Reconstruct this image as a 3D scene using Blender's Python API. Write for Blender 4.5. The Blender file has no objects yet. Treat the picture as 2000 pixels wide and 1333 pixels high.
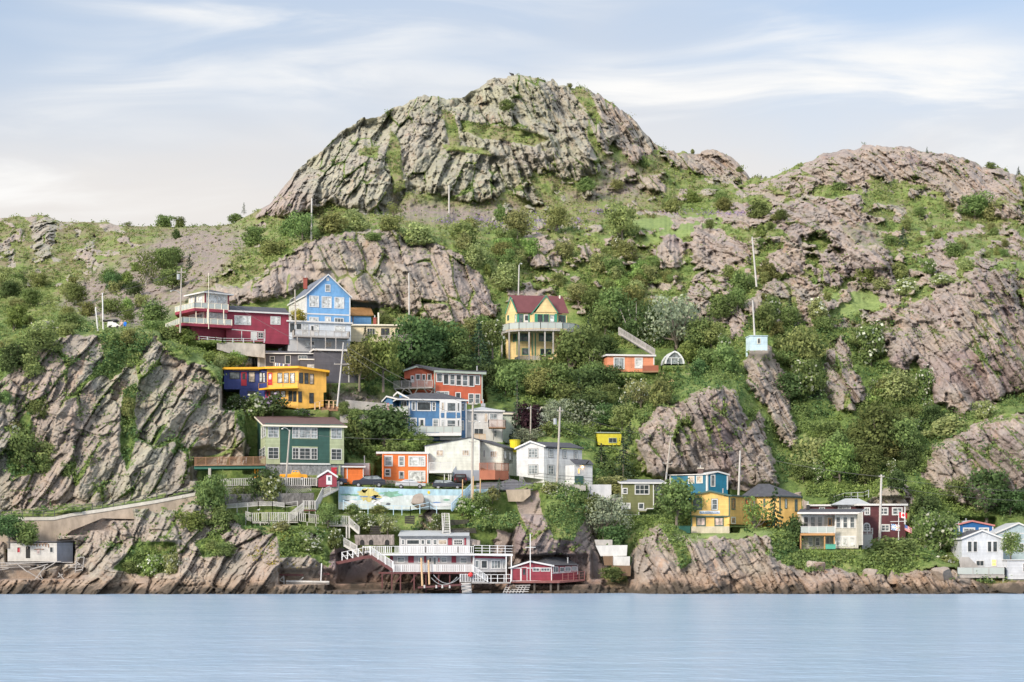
import bpy, bmesh, math, random
import numpy as np
from mathutils import Vector, Matrix
R = math.radians
C = bpy.context.scene.collection
sc = bpy.context.scene

# ---------------------------------------------------------------- camera, sky, sun
F = 3720.0      # focal length in photo pixels (photo is 2000 wide)
CH = 5.0        # eye height above the water
HZ = 1098.0     # photo row of the eye level
cam_d = bpy.data.cameras.new('camera'); cam = bpy.data.objects.new('camera', cam_d); C.objects.link(cam)
cam_d.sensor_width = 36.0; cam_d.lens = 36.0 * F / 2000.0
cam.location = (0, 0, CH); cam.rotation_euler = (R(90), 0, 0)
cam_d.shift_y = (HZ - 666.5) / 2000.0
cam_d.clip_start = 0.5; cam_d.clip_end = 9000
sc.camera = cam

SUN_EL, SUN_AZ = R(30), R(-138)      # azimuth measured from +Y towards +X
world = bpy.data.worlds.new("World"); sc.world = world; world.use_nodes = True
nt = world.node_tree; nt.nodes.clear()
def N(nt, t, **kw):
    n = nt.nodes.new(t)
    for k, v in kw.items():
        if k.startswith('i_'):
            n.inputs[int(k[2:]) if k[2:].isdigit() else k[2:].replace('_', ' ')].default_value = v
        else: setattr(n, k, v)
    return n
def build_world():
    L = nt.links.new
    out = N(nt, 'ShaderNodeOutputWorld'); bg = N(nt, 'ShaderNodeBackground'); bg.inputs[1].default_value = 0.13
    sky = N(nt, 'ShaderNodeTexSky', sky_type='NISHITA', sun_disc=False, sun_elevation=SUN_EL, sun_rotation=SUN_AZ, air_density=1.0, dust_density=1.2, ozone_density=1.5)
    tc = N(nt, 'ShaderNodeTexCoord'); sep = N(nt, 'ShaderNodeSeparateXYZ'); L(tc.outputs['Generated'], sep.inputs[0])
    mp = N(nt, 'ShaderNodeMapping'); mp.inputs['Scale'].default_value = (2.6, 2.6, 9.0); mp.inputs['Location'].default_value = (8.3, 5.5, 6.6)
    mp.inputs['Rotation'].default_value = (0, R(4), 0)
    L(tc.outputs['Generated'], mp.inputs[0])
    warp = N(nt, 'ShaderNodeTexNoise'); warp.inputs['Scale'].default_value = 1.2; warp.inputs['Detail'].default_value = 2
    L(mp.outputs[0], warp.inputs['Vector'])
    wm = N(nt, 'ShaderNodeMix', data_type='RGBA', blend_type='LINEAR_LIGHT'); wm.inputs[0].default_value = 0.35
    L(mp.outputs[0], wm.inputs[6]); L(warp.outputs['Color'], wm.inputs[7])
    n1 = N(nt, 'ShaderNodeTexNoise'); n1.inputs['Scale'].default_value = 1.35; n1.inputs['Detail'].default_value = 7; n1.inputs['Roughness'].default_value = 0.5
    L(wm.outputs[2], n1.inputs['Vector'])
    # a thin veil, thick low over the hills, with bright wisps in it
    def rng(src, a, b, c, d, it='LINEAR'):
        r = N(nt, 'ShaderNodeMapRange', interpolation_type=it)
        for k, v in zip((1, 2, 3, 4), (a, b, c, d)): r.inputs[k].default_value = v
        L(src, r.inputs[0]); return r.outputs[0]
    def mth(op, a, b):
        m = N(nt, 'ShaderNodeMath', operation=op, use_clamp=True); L(a, m.inputs[0]); L(b, m.inputs[1]); return m.outputs[0]
    def mixc(f, a, b):
        m = N(nt, 'ShaderNodeMix', data_type='RGBA'); L(f, m.inputs[0])
        for i, v in ((6, a), (7, b)):
            if isinstance(v, tuple): m.inputs[i].default_value = (*v, 1)
            else: L(v, m.inputs[i])
        return m.outputs[2]
    veil = mth('ADD', rng(sep.outputs[2], .17, .29, 1.0, .45), rng(n1.outputs[0], .35, .65, -.12, .2))
    grey = mixc(rng(sep.outputs[2], .18, .27, 0, 1), (4.6, 4.42, 4.28), (3.75, 3.95, 4.3))
    n2 = N(nt, 'ShaderNodeTexNoise'); n2.inputs['Scale'].default_value = 1.0; n2.inputs['Detail'].default_value = 3; L(mp.outputs[0], n2.inputs['Vector'])
    mp2 = N(nt, 'ShaderNodeMapping'); mp2.inputs['Scale'].default_value = (4.6, 4.6, 8); mp2.inputs['Rotation'].default_value = (0, R(-9), 0); L(wm.outputs[2], mp2.inputs[0])
    n3 = N(nt, 'ShaderNodeTexNoise'); n3.inputs['Scale'].default_value = .42; n3.inputs['Detail'].default_value = 8; n3.inputs['Roughness'].default_value = .55; n3.inputs['Distortion'].default_value = .5; L(mp2.outputs[0], n3.inputs['Vector'])
    wisp = mth('MULTIPLY', rng(n2.outputs[0], .44, .62, 0, 1, 'SMOOTHSTEP'), rng(n3.outputs[0], .40, .66, .1, 1, 'SMOOTHSTEP'))
    mx = N(nt, 'ShaderNodeMix', data_type='RGBA'); L(wisp, mx.inputs[0]); mx.inputs[7].default_value = (5.5, 5.45, 5.35, 1); L(mixc(veil, sky.outputs[0], grey), mx.inputs[6])
    zn = N(nt, 'ShaderNodeMapRange', interpolation_type='SMOOTHSTEP'); zn.inputs[1].default_value = .28; zn.inputs[2].default_value = .85; zn.inputs[3].default_value = 1; zn.inputs[4].default_value = 2.0; L(sep.outputs[2], zn.inputs[0])   # cloud brightens overhead, out of view; added to lift the ambient light
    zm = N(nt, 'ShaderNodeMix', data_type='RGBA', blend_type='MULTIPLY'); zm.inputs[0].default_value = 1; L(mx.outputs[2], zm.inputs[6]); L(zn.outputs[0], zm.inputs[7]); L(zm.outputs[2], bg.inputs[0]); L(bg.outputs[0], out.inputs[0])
build_world()
sun_d = bpy.data.lights.new('sun', 'SUN'); sun_d.energy = 2.9; sun_d.angle = R(14); sun_d.color = (1.0, 0.88, 0.74)
sun = bpy.data.objects.new('sun', sun_d); C.objects.link(sun)
sdir = Vector((math.cos(SUN_EL) * math.sin(SUN_AZ), math.cos(SUN_EL) * math.cos(SUN_AZ), math.sin(SUN_EL)))
sun.rotation_euler = sdir.to_track_quat('Z', 'Y').to_euler()
sc.view_settings.view_transform = 'Standard'; sc.view_settings.look = 'None'; sc.view_settings.exposure = 0.5; sc.view_settings.gamma = 1.0
sc.view_settings.use_curve_mapping = False

def P(px, py, Y):
    """the point of the place that lies Y metres out behind photo position (px, py)"""
    return Vector(((px - 1000.0) * Y / F, Y, CH + (HZ - py) * Y / F))

# ---------------------------------------------------------------- materials
MATS = {}
def mat(name, col, rough=0.7, bump=0.0, bscale=8.0, var=0.10, metal=0.0, spec=0.4, board=None, emit=None, vscale=1.2):
    """painted or plain surface with a little blotchy wear; board = pitch of clapboards in metres"""
    if name in MATS: return MATS[name]
    m = bpy.data.materials.new(name); m.use_nodes = True; t = m.node_tree; L = t.links.new
    b = t.nodes['Principled BSDF']; b.inputs['Roughness'].default_value = rough; b.inputs['Metallic'].default_value = metal
    b.inputs['Specular IOR Level'].default_value = spec
    geo = N(t, 'ShaderNodeNewGeometry')
    n1 = N(t, 'ShaderNodeTexNoise'); n1.inputs['Scale'].default_value = vscale; n1.inputs['Detail'].default_value = 6; n1.inputs['Roughness'].default_value = 0.65
    mp = N(t, 'ShaderNodeMapping'); mp.inputs['Scale'].default_value = (1, 1, 0.45); L(geo.outputs['Position'], mp.inputs[0]); L(mp.outputs[0], n1.inputs['Vector'])
    r = N(t, 'ShaderNodeMapRange'); r.inputs[1].default_value = 0.3; r.inputs[2].default_value = 0.7; r.inputs[3].default_value = 1 - var * 1.3; r.inputs[4].default_value = 1 + var * 0.7
    L(n1.outputs[0], r.inputs[0])
    last = r.outputs[0]
    if board:
        sp = N(t, 'ShaderNodeSeparateXYZ'); L(geo.outputs['Position'], sp.inputs[0])
        dv = N(t, 'ShaderNodeMath', operation='DIVIDE'); L(sp.outputs[2], dv.inputs[0]); dv.inputs[1].default_value = board
        fr = N(t, 'ShaderNodeMath', operation='FRACT'); L(dv.outputs[0], fr.inputs[0])
        bm_ = N(t, 'ShaderNodeBump'); bm_.inputs['Strength'].default_value = 0.8; bm_.inputs['Distance'].default_value = board * 0.15; bm_.invert = True
        L(fr.outputs[0], bm_.inputs['Height']); L(bm_.outputs[0], b.inputs['Normal'])
        fl = N(t, 'ShaderNodeMath', operation='FLOOR'); L(dv.outputs[0], fl.inputs[0])
        wn = N(t, 'ShaderNodeTexWhiteNoise', noise_dimensions='1D'); L(fl.outputs[0], wn.inputs['W'])
        r2 = N(t, 'ShaderNodeMapRange'); r2.inputs[3].default_value = 0.93; r2.inputs[4].default_value = 1.05; L(wn.outputs[0], r2.inputs[0])
        mm = N(t, 'ShaderNodeMath', operation='MULTIPLY'); L(last, mm.inputs[0]); L(r2.outputs[0], mm.inputs[1]); last = mm.outputs[0]
    elif bump:
        n3 = N(t, 'ShaderNodeTexNoise'); n3.inputs['Scale'].default_value = bscale; n3.inputs['Detail'].default_value = 5; L(geo.outputs['Position'], n3.inputs['Vector'])
        bm_ = N(t, 'ShaderNodeBump'); bm_.inputs['Strength'].default_value = bump; bm_.inputs['Distance'].default_value = 0.1
        L(n3.outputs[0], bm_.inputs['Height']); L(bm_.outputs[0], b.inputs['Normal'])
    cm = N(t, 'ShaderNodeMix', data_type='RGBA', blend_type='MULTIPLY'); cm.inputs[0].default_value = 1.0
    cm.inputs[6].default_value = (*col, 1); L(last, cm.inputs[7]); L(cm.outputs[2], b.inputs['Base Color'])
    if emit:
        b.inputs['Emission Color'].default_value = (*emit[0], 1); b.inputs['Emission Strength'].default_value = emit[1]
    MATS[name] = m; return m
# ---------------------------------------------------------------- noise
def hsh(ix, iy, seed):
    h = (ix.astype(np.int64) * 374761393 + iy.astype(np.int64) * 668265263 + seed * 1442695041) & 0xFFFFFFFF
    h = ((h ^ (h >> 13)) * 1274126177) & 0xFFFFFFFF
    h = (h ^ (h >> 16)) * 2246822519 & 0xFFFFFFFF
    return ((h ^ (h >> 15)) & 0xFFFFFF) / float(0xFFFFFF)
def vnoise(x, y, seed=0):
    ix = np.floor(x); iy = np.floor(y); fx = x - ix; fy = y - iy
    fx = fx * fx * (3 - 2 * fx); fy = fy * fy * (3 - 2 * fy)
    a = hsh(ix, iy, seed); b = hsh(ix + 1, iy, seed); c = hsh(ix, iy + 1, seed); d = hsh(ix + 1, iy + 1, seed)
    return (a * (1 - fx) + b * fx) * (1 - fy) + (c * (1 - fx) + d * fx) * fy
def fbm(x, y, seed=0, octv=4, g=0.5):
    s = 0; a = 1; t = 0
    for k in range(octv):
        s = s + a * vnoise(x * 2 ** k + 17.3 * k, y * 2 ** k - 9.1 * k, seed + k); t += a; a *= g
    return s / t
def facets(x, y, seed=0, slope=1.0):
    """broken blocks: every cell is a tilted plane of its own; returns relief (-1..1) and distance to the nearest joint"""
    ix = np.floor(x); iy = np.floor(y)
    f1 = np.full(x.shape, 9.0); f2 = np.full(x.shape, 9.0); val = np.zeros(x.shape)
    for dx in (-1, 0, 1):
        for dy in (-1, 0, 1):
            cx = ix + dx; cy = iy + dy
            ox = cx + 0.1 + 0.8 * hsh(cx, cy, seed); oy = cy + 0.1 + 0.8 * hsh(cx, cy, seed + 7)
            ddx = x - ox; ddy = y - oy; d = np.sqrt(ddx * ddx + ddy * ddy)
            v = (hsh(cx, cy, seed + 11) * 2 - 1) + slope * (ddx * (hsh(cx, cy, seed + 13) * 2 - 0.6) + ddy * (hsh(cx, cy, seed + 17) * 2 - 1))
            closer = d < f1
            f2 = np.where(closer, f1, np.minimum(f2, d)); val = np.where(closer, v, val); f1 = np.where(closer, d, f1)
    return val, f2 - f1
def sst(a, b, x):
    t = np.clip((x - a) / (b - a), 0, 1); return t * t * (3 - 2 * t)

# ---------------------------------------------------------------- the hillside: contour lines from the shore to the crest, (east, height, distance)
def ct(*a): return np.array(a, float).reshape(-1, 3)
K = [
 ct(-300,1186,296, 0,1186,296, 540,1186,296, 620,1186,298, 700,1186,296, 850,1186,300, 1100,1186,300, 1180,1186,304, 1240,1186,300, 1300,1186,296, 1880,1186,296, 1930,1186,300, 2300,1186,297),
 ct(-300,1110,304, 0,1105,303, 150,1100,304, 200,1128,302, 250,1130,303, 350,1130,303, 420,1090,303, 520,1075,303, 560,1085,304, 640,1105,303, 750,1100,307, 900,1100,309, 1000,1100,309, 1060,1100,307, 1150,1130,309, 1230,1145,308, 1260,1120,304, 1300,1100,303, 1500,1090,303, 1560,1125,302, 1650,1132,302, 1700,1130,302, 1820,1118,303, 1870,1130,303, 1900,1140,305, 1960,1140,305, 2000,1135,304, 2300,1130,304),
 ct(-300,1060,308, 0,1060,307, 150,1045,306, 300,1020,307, 440,1030,309, 500,1030,309, 560,1015,309, 640,1030,310, 700,1045,311, 850,1030,313, 950,1010,312, 1030,1040,309, 1120,1050,309, 1160,1070,312, 1200,1060,320, 1240,1050,314, 1300,1040,307, 1400,1050,306, 1500,1050,307, 1560,1085,307, 1700,1080,309, 1800,1080,310, 1870,1100,309, 2000,1085,311, 2300,1085,312),
 ct(-300,1016,308, 0,1010,308.5, 150,996,309, 300,976,310, 380,961,311, 440,975,313, 560,985,313.5, 650,1000,314, 700,1002,315, 850,1000,315.5, 930,990,315.5, 1000,965,316.3, 1100,955,317, 1150,975,319, 1210,1008,322, 1290,1006,322, 1330,1036,312.5, 1400,1041,312, 1480,1036,313, 1540,1030,318, 1565,1074,312, 1700,1072,314, 1790,1064,317, 1860,1064,320, 1880,1064,322, 2300,1062,326),
 ct(-300,1012,315, 0,1006,315, 150,991,316, 300,971,317, 380,956,318, 440,951,316.5, 560,954,316.3, 660,960,316.9, 700,960,317.1, 850,962,317.2, 930,961,317.3, 1000,956,317.5, 1100,944,319, 1150,955,321, 1200,960,334, 1290,970,332, 1400,975,330, 1520,975,330, 1570,1010,328, 1700,1000,328, 1790,1000,328, 1860,1005,330, 2300,1000,335),
 ct(-300,1006,317, 0,1000,317, 150,985,318, 300,965,319, 380,949,321, 440,944,327, 560,946,328, 660,951,327, 750,952,328, 850,952,329, 930,946,329, 1000,935,330, 1100,915,332, 1150,925,334, 1200,935,340, 1290,940,338, 1400,945,338, 1520,950,338, 1570,985,334, 1700,970,334, 1790,975,333, 1860,985,333, 2300,985,338),
 ct(-300,800,322, 0,745,324, 60,690,327, 130,655,329, 200,645,331, 300,652,333, 380,694,332, 430,735,331, 470,830,328, 490,880,327, 520,850,335, 600,810,339, 700,850,340, 800,868,340, 870,860,343, 1000,860,345, 1100,850,346, 1200,840,346, 1250,810,342, 1330,775,342, 1400,752,342, 1440,775,343, 1480,850,345, 1520,935,340, 1600,900,345, 1700,880,348, 1820,895,342, 1900,828,345, 2000,804,345, 2300,780,345),
 ct(-300,740,380, 0,705,372, 60,676,371, 120,647,366, 180,636,360, 250,637,358, 300,643,356, 350,672,355, 430,695,353, 520,700,353, 600,712,355, 700,760,352, 800,752,358, 900,748,362, 1000,712,376, 1100,708,378, 1200,722,375, 1300,712,375, 1400,690,372, 1480,690,366, 1540,740,366, 1600,780,362, 1700,800,362, 1800,800,362, 1850,790,360, 1900,786,362, 2000,780,365, 2300,760,365),
 ct(-300,640,405, 0,625,405, 150,612,405, 250,610,398, 320,606,390, 400,605,380, 500,622,376, 600,622,378, 700,628,382, 800,632,385, 900,650,385, 970,645,390, 1100,600,400, 1200,600,398, 1300,600,392, 1400,600,390, 1500,602,388, 1600,610,386, 1700,640,382, 1740,610,382, 1800,585,383, 1840,562,384, 1900,522,386, 1960,530,387, 2000,570,386, 2300,560,388),
 ct(-300,530,450, 0,520,452, 200,510,450, 330,505,435, 430,515,405, 540,480,402, 640,455,402, 740,446,404, 850,466,402, 960,500,408, 1050,460,425, 1150,450,430, 1300,450,430, 1400,460,425, 1500,455,418, 1600,470,412, 1700,490,410, 1800,490,410, 1900,490,405, 2000,500,405, 2300,500,405),
 ct(-300,470,478, 0,465,478, 200,465,478, 350,460,468, 450,448,458, 560,430,448, 700,415,448, 850,410,452, 1000,400,458, 1150,390,462, 1300,408,462, 1400,398,462, 1480,398,455, 1560,395,442, 1680,388,438, 1750,400,440, 1900,440,436, 2000,440,436, 2300,440,436),
 ct(-300,455,488, 0,445,488, 200,450,488, 350,450,486, 450,442,478, 550,390,456, 700,330,462, 850,310,466, 1000,280,472, 1150,290,478, 1250,330,482, 1350,350,486, 1460,366,484, 1500,370,466, 1560,360,456, 1700,350,448, 1800,362,448, 1900,395,446, 2000,405,446, 2300,410,448)]
SKY = ct(-300,440,505, 0,428,505, 40,423,505, 85,421,505, 120,432,505, 150,435,505, 210,433,505, 228,441,505, 290,443,505, 420,441,502, 445,444,498, 480,430,488, 520,407,476, 558,366,472, 573,342,472, 600,318,474, 638,290,476, 660,262,480, 690,241,482, 740,222,486, 780,206,488, 830,190,492, 880,195,494, 900,188,496, 930,169,498, 975,151,502, 1010,148,502, 1050,149,502, 1080,157,503, 1090,169,503, 1130,170,503, 1170,186,502, 1200,201,502, 1235,230,502, 1260,259,502, 1275,281,502, 1300,291,503, 1322,301,504, 1350,299,505, 1392,293,505, 1430,311,503, 1450,329,500, 1465,349,498, 1492,349,485, 1530,336,478, 1600,305,475, 1650,289,474, 1720,285,474, 1780,291,474, 1860,301,474, 1900,319,474, 1960,331,474, 1985,339,474, 2000,339,474, 2300,370,474)
# rock faces: outline, how far they stand proud (m), edge softness (px), lean of the joints (deg, + leans right), hue (0 olive grey .5 warm grey 1 mauve pink)
def pl(*a): return np.array(a, float).reshape(-1, 2)
ROCKS = [
 (pl(-300,760, 0,748, 60,692, 130,655, 190,652, 215,690, 180,720, 215,740, 270,700, 300,655, 330,690, 400,720, 432,750, 462,820, 486,880, 478,915, 385,915, 380,960, 200,990, 0,1008, -300,1010), 1, 8, 24, .42),
 (pl(-300,1200, -300,1040, 0,1040, 150,1010, 235,996, 300,978, 385,960, 425,1000, 480,1030, 560,1050, 600,1040, 640,1060, 700,1075, 720,1200), 1, 6, 27, .5),
 (pl(610,1200, 630,1090, 690,1060, 780,1110, 960,1090, 975,960, 1020,955, 1150,985, 1180,1080, 1190,1200), 2.0, 8, 20, .95),
 (pl(1215,1200, 1240,1060, 1285,1015, 1325,1046, 1400,1052, 1500,1045, 1522,1095, 1560,1112, 1600,1100, 1640,1112, 1700,1128, 1740,1105, 1770,1120, 1830,1110, 1880,1112, 1930,1145, 2000,1130, 2300,1130, 2300,1200), 1.5, 6, -24, .62),
 (pl(1243,900, 1245,835, 1290,785, 1330,790, 1360,760, 1400,752, 1440,765, 1462,830, 1480,800, 1505,880, 1520,950, 1500,965, 1300,945, 1250,925), 4, 6, -26, .72),
 (pl(1450,700, 1475,678, 1500,674, 1532,725, 1545,795, 1560,865, 1540,885, 1508,820, 1460,745), 3.5, 4, -22, .6),
 (pl(1608,760, 1612,680, 1640,650, 1664,700, 1692,775, 1672,810, 1630,800), 3.5, 4, -20, .6),
 (pl(1725,650, 1760,600, 1810,580, 1850,555, 1905,520, 1960,528, 1992,570, 2010,640, 2300,640, 2300,790, 2000,770, 1900,800, 1885,815, 1825,790, 1790,700, 1760,740, 1735,700), 5, 6, -24, .75),
 (pl(1805,930, 1820,868, 1865,850, 1900,826, 2000,806, 2300,790, 2300,980, 2000,965, 1925,1000, 1870,985), 4, 6, -28, .72),
 (pl(1488,422, 1540,398, 1590,392, 1666,380, 1686,413, 1704,463, 1742,514, 1728,534, 1674,540, 1650,508, 1615,458, 1580,462, 1553,474, 1525,450), 3.5, 4, -28, .75),
 (pl(1700,560, 1720,500, 1745,520, 1760,590, 1735,600), 2.5, 3, -24, .75), (pl(1555,610, 1560,575, 1600,560, 1625,600, 1600,620), 2, 3, -20, .7), (pl(1690,655, 1700,610, 1735,600, 1745,660, 1720,700), 3, 4, -22, .75), (pl(1500,500, 1530,480, 1575,490, 1560,530, 1520,535), 2.2, 3, -30, .72), (pl(1400,420, 1470,405, 1500,430, 1440,448), 1.5, 3, -40, .65),
 (pl(1595,560, 1600,495, 1640,488, 1655,540, 1640,560), 2.5, 3, -20, .7), (pl(1640,530, 1660,480, 1720,460, 1750,520, 1730,545, 1680,550), 3, 3, -25, .75),
 (pl(1785,500, 1820,480, 1858,470, 1870,530, 1850,545, 1825,510), 2.5, 3, -20, .75), (pl(1935,470, 2000,460, 2300,460, 2300,520, 1990,505), 2.5, 3, -25, .75),
 (pl(1275,490, 1300,460, 1325,456, 1340,490, 1325,528, 1290,528), 3, 4, 0, .7), (pl(1348,457, 1394,441, 1440,465, 1465,487, 1468,508, 1396,534, 1352,512), 2, 5, -40, .7),
 (pl(1322,592, 1352,560, 1420,526, 1450,540, 1415,572, 1360,594), 2.0, 4, -50, .6), (pl(1480,575, 1510,545, 1560,538, 1612,560, 1600,580, 1520,585), 2.0, 4, -30, .65),
 (pl(1370,600, 1395,590, 1405,620, 1380,630), 1.6, 3, 0, .65), (pl(1420,625, 1450,610, 1450,650, 1430,660), 1.6, 3, 0, .65),(pl(1430,595, 1480,580, 1490,600, 1440,612), 1.5, 3, 0, .6),
 (pl(1480,362, 1530,340, 1600,304, 1650,284, 1725,280, 1800,285, 1870,296, 1910,320, 1985,340, 2000,380, 2000,432, 1950,425, 1905,385, 1860,405, 1830,370, 1760,350, 1700,345, 1660,362, 1600,365, 1550,380), 3, 5, -24, .68),
 (pl(500,425, 540,370, 560,340, 640,270, 740,205, 830,170, 900,170, 960,130, 1060,130, 1120,165, 1200,195, 1260,250, 1285,290, 1240,325, 1200,280, 1160,340, 1100,350, 1060,330, 1000,372, 930,398, 860,380, 790,380, 760,418, 700,415, 640,398, 575,428, 540,420), 3, 8, 10, .12),
 (pl(1300,292, 1395,280, 1440,310, 1470,352, 1400,350, 1340,335, 1310,320), 2, 5, -28, .5), (pl(1245,345, 1290,340, 1300,380, 1262,372), 2, 4, -20, .6),
 (pl(380,590, 420,555, 470,560, 520,525, 560,490, 640,458, 720,446, 765,450, 800,478, 850,474, 900,500, 945,550, 968,620, 900,640, 800,618, 760,600, 690,600, 660,560, 600,555, 560,580, 500,592, 440,600), 4, 6, -22, .55),
 (pl(1028,490, 1055,465, 1085,470, 1105,505, 1090,525, 1040,522), 2.5, 4, -20, .75), (pl(1015,575, 1035,560, 1065,570, 1055,590, 1020,592), 2, 4, -10, .75),
 (pl(62,470, 66,440, 88,424, 112,432, 110,455, 92,505, 70,510), 3, 4, 14, .3), (pl(165,486, 182,460, 190,465, 175,484), 1.5, 3, 20, .3), (pl(190,440, 230,435, 245,455, 215,455), 1.5, 3, 0, .4),
 (pl(-20,480, 15,470, 20,500, -20,520), 2, 3, 20, .3), (pl(325,600, 345,560, 372,550, 365,590), 2, 3, -20, .55),
 (pl(425,690, 500,700, 535,710, 520,725, 455,712), 1.5, 4, 0, .6), (pl(1545,975, 1560,950, 1578,985, 1575,1010), 1.5, 3, 0, .6), (pl(1690,985, 1735,945, 1765,950, 1790,985, 1770,1000, 1730,1000), 3, 4, -10, .45),
 (pl(820,1080, 822,1010, 845,985, 862,1010, 860,1060), 2, 3, 0, .95), (pl(868,955, 790,985, 800,975, 820,968, 840,966), 1, 2, 0, .9)]
GREENS = [pl(195,655, 215,640, 290,640, 300,662, 262,702, 238,690, 215,722, 170,752, 140,775, 180,730, 205,700), pl(20,880, 40,820, 60,800, 66,830, 50,870, 70,925, 35,935, 15,920), pl(240,760, 262,745, 268,860, 250,920, 235,880),
 pl(960,960, 1000,955, 1015,1010, 1000,1040, 930,1020, 880,1030, 900,970), pl(1050,955, 1130,950, 1150,1000, 1120,1060, 1080,1050, 1060,1000), pl(225,1110, 270,1060, 340,1060, 345,1120, 280,1125),
 pl(380,1060, 430,1040, 455,1080, 400,1090), pl(540,1040, 600,1035, 610,1080, 550,1090), pl(620,1050, 660,1030, 640,1110, 600,1080), pl(1290,1030, 1330,1040, 1350,1100, 1330,1110, 1310,1060), pl(1560,1080, 1720,1080, 1790,1100, 1740,1125, 1700,1120, 1640,1100, 1580,1120, 1550,1100),
 pl(900,235, 1000,250, 1070,275, 1040,290, 950,270, 905,255), pl(860,215, 890,225, 900,290, 880,290), pl(1110,165, 1150,180, 1180,240, 1160,230, 1120,190), pl(860,280, 950,290, 960,305, 870,295), pl(760,250, 780,280, 790,370, 765,380, 755,300), pl(1150,230, 1175,290, 1200,320, 1170,320, 1150,270), pl(700,290, 740,285, 735,310, 700,305)]
SCREE = [pl(370,447, 500,448, 470,500, 400,560, 330,620, 240,640, 120,595, 150,545, 240,515, 310,465), pl(770,395, 940,400, 1010,395, 1000,425, 850,430, 770,425), pl(1130,300, 1240,320, 1260,380, 1180,395, 1100,390, 1180,350), pl(640,768, 700,755, 760,775, 740,790, 660,800), pl(1640,430, 1700,440, 1720,470, 1690,480), pl(1100,1140, 1240,1140, 1240,1200, 1100,1200)]
MEADOW = [pl(1230,430, 1400,415, 1420,440, 1350,465, 1240,480, 1170,470), pl(1600,580, 1740,560, 1760,590, 1660,620, 1610,610), pl(280,690, 420,700, 440,725, 300,700), pl(1330,1046, 1440,1030, 1520,1040, 1500,1056, 1340,1066), pl(1930,515, 2000,510, 2000,530)]

DEPTH_OPS = []     # filled below: ground cut away behind houses, levelled in front
def carve(x0, x1, y0, y1, yf, yb): DEPTH_OPS.append((x0, x1, y0, y1, yf, yb))
# ground cut for each building: left, right, top, base (photo px), front and back distance (m)
for a in [(318,455,560,664,349,364),(445,566,590,668,351,364),(560,690,530,640,365,380),(518,688,618,692,356,367),(498,710,678,735,349,360),(640,710,700,748,350,360),(436,642,712,800,339,350),
    (480,674,800,928,321,335),(376,490,880,940,316,328),(684,808,628,700,363,376),(684,735,596,640,380,390),(786,948,712,788,353,366),(746,928,764,862,340,352),(910,992,792,864,342,353),(988,1045,796,868,350,358),(1044,1092,798,850,356,361),
    (828,1006,850,944,327,340),(1006,1160,860,944,325,338),(734,838,882,944,326,334),(668,724,900,946,325,332),(984,1134,575,702,377,392),(1186,1290,686,728,364,376),(1296,1338,684,714,366,374),
    (1168,1209,844,872,345,348.6),(1463,1502,652,684,361,367),(1209,1300,935,1006,322,332),(1300,1420,926,985,330,337.5),(1347,1440,958,1041,312.5,330),(1430,1568,950,1030,318,336),(1560,1702,994,1073,312,325),(1580,1776,975,1056,320,333),
    (1866,1945,1015,1085,322,332),(1876,1966,1032,1128,307,319),(1940,2040,1020,1100,316,328),(1962,2060,1090,1133,306,312),(996,1146,1090,1136,303,310),(660,1002,1042,1140,303.5,312),(14,142,1060,1102,303,308.6)]:
    carve(*a)

for (x0, x1, y0, y1, yb) in [(655,1062,956,1004,317.2),(620,660,945,985,316.5),(-20,110,1008,1056,308.6),(100,170,1004,1045,308.9),(165,215,994,1035,309.4),(210,260,986,1016,309.8),(255,305,975,992,310.3),(300,345,966,986,310.8),(340,390,958,976,311.4),
    (430,630,934,975,316.4),(440,615,965,988,314.8),(440,590,985,1003,313.4),(478,620,1000,1026,312.6),(588,620,980,1010,314),(612,665,950,1000,315.5),(612,690,1005,1028,311),(675,720,1005,1050,310.2),(665,700,1045,1090,307.5),(640,730,1062,1095,305.5),(830,960,940,1000,316.6),(850,890,1000,1046,312.2),(0,172,1096,1130,303.6),(545,645,1116,1140,302.6),(700,790,1026,1070,309.3),
    (1150,1212,942,990,320.6),(1158,1236,1050,1130,310.5),(640,1150,1120,1152,303.4),(1000,1190,1100,1140,306.5)]:
    carve(x0, x1, y0, y1, 999, yb)
def in_poly(px, py, poly):
    n = len(poly); ins = np.zeros(px.shape, bool); dmin = np.full(px.shape, 1e9)
    for i in range(n):
        x0, y0 = poly[i]; x1, y1 = poly[(i + 1) % n]
        c = ((y0 > py) != (y1 > py)) & (px < (x1 - x0) * (py - y0) / ((y1 - y0) if y1 != y0 else 1e-9) + x0)
        ins ^= c
        ex, ey = x1 - x0, y1 - y0; l2 = ex * ex + ey * ey + 1e-9
        t = np.clip(((px - x0) * ex + (py - y0) * ey) / l2, 0, 1)
        d = np.hypot(px - x0 - t * ex, py - y0 - t * ey); dmin = np.minimum(dmin, d)
    return np.where(ins, dmin, -dmin)
def field(px, py, polys, soft=5.0):
    """1 inside the outlines, 0 outside, with a ragged edge"""
    out = np.zeros(px.shape)
    for q in polys:
        p = q[0] if isinstance(q, tuple) else q
        m = (px > p[:, 0].min() - 30) & (px < p[:, 0].max() + 30) & (py > p[:, 1].min() - 30) & (py < p[:, 1].max() + 30)
        if m.any(): out[m] = np.maximum(out[m], sst(-soft, soft, in_poly(px[m], py[m], p)))
    return out

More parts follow.
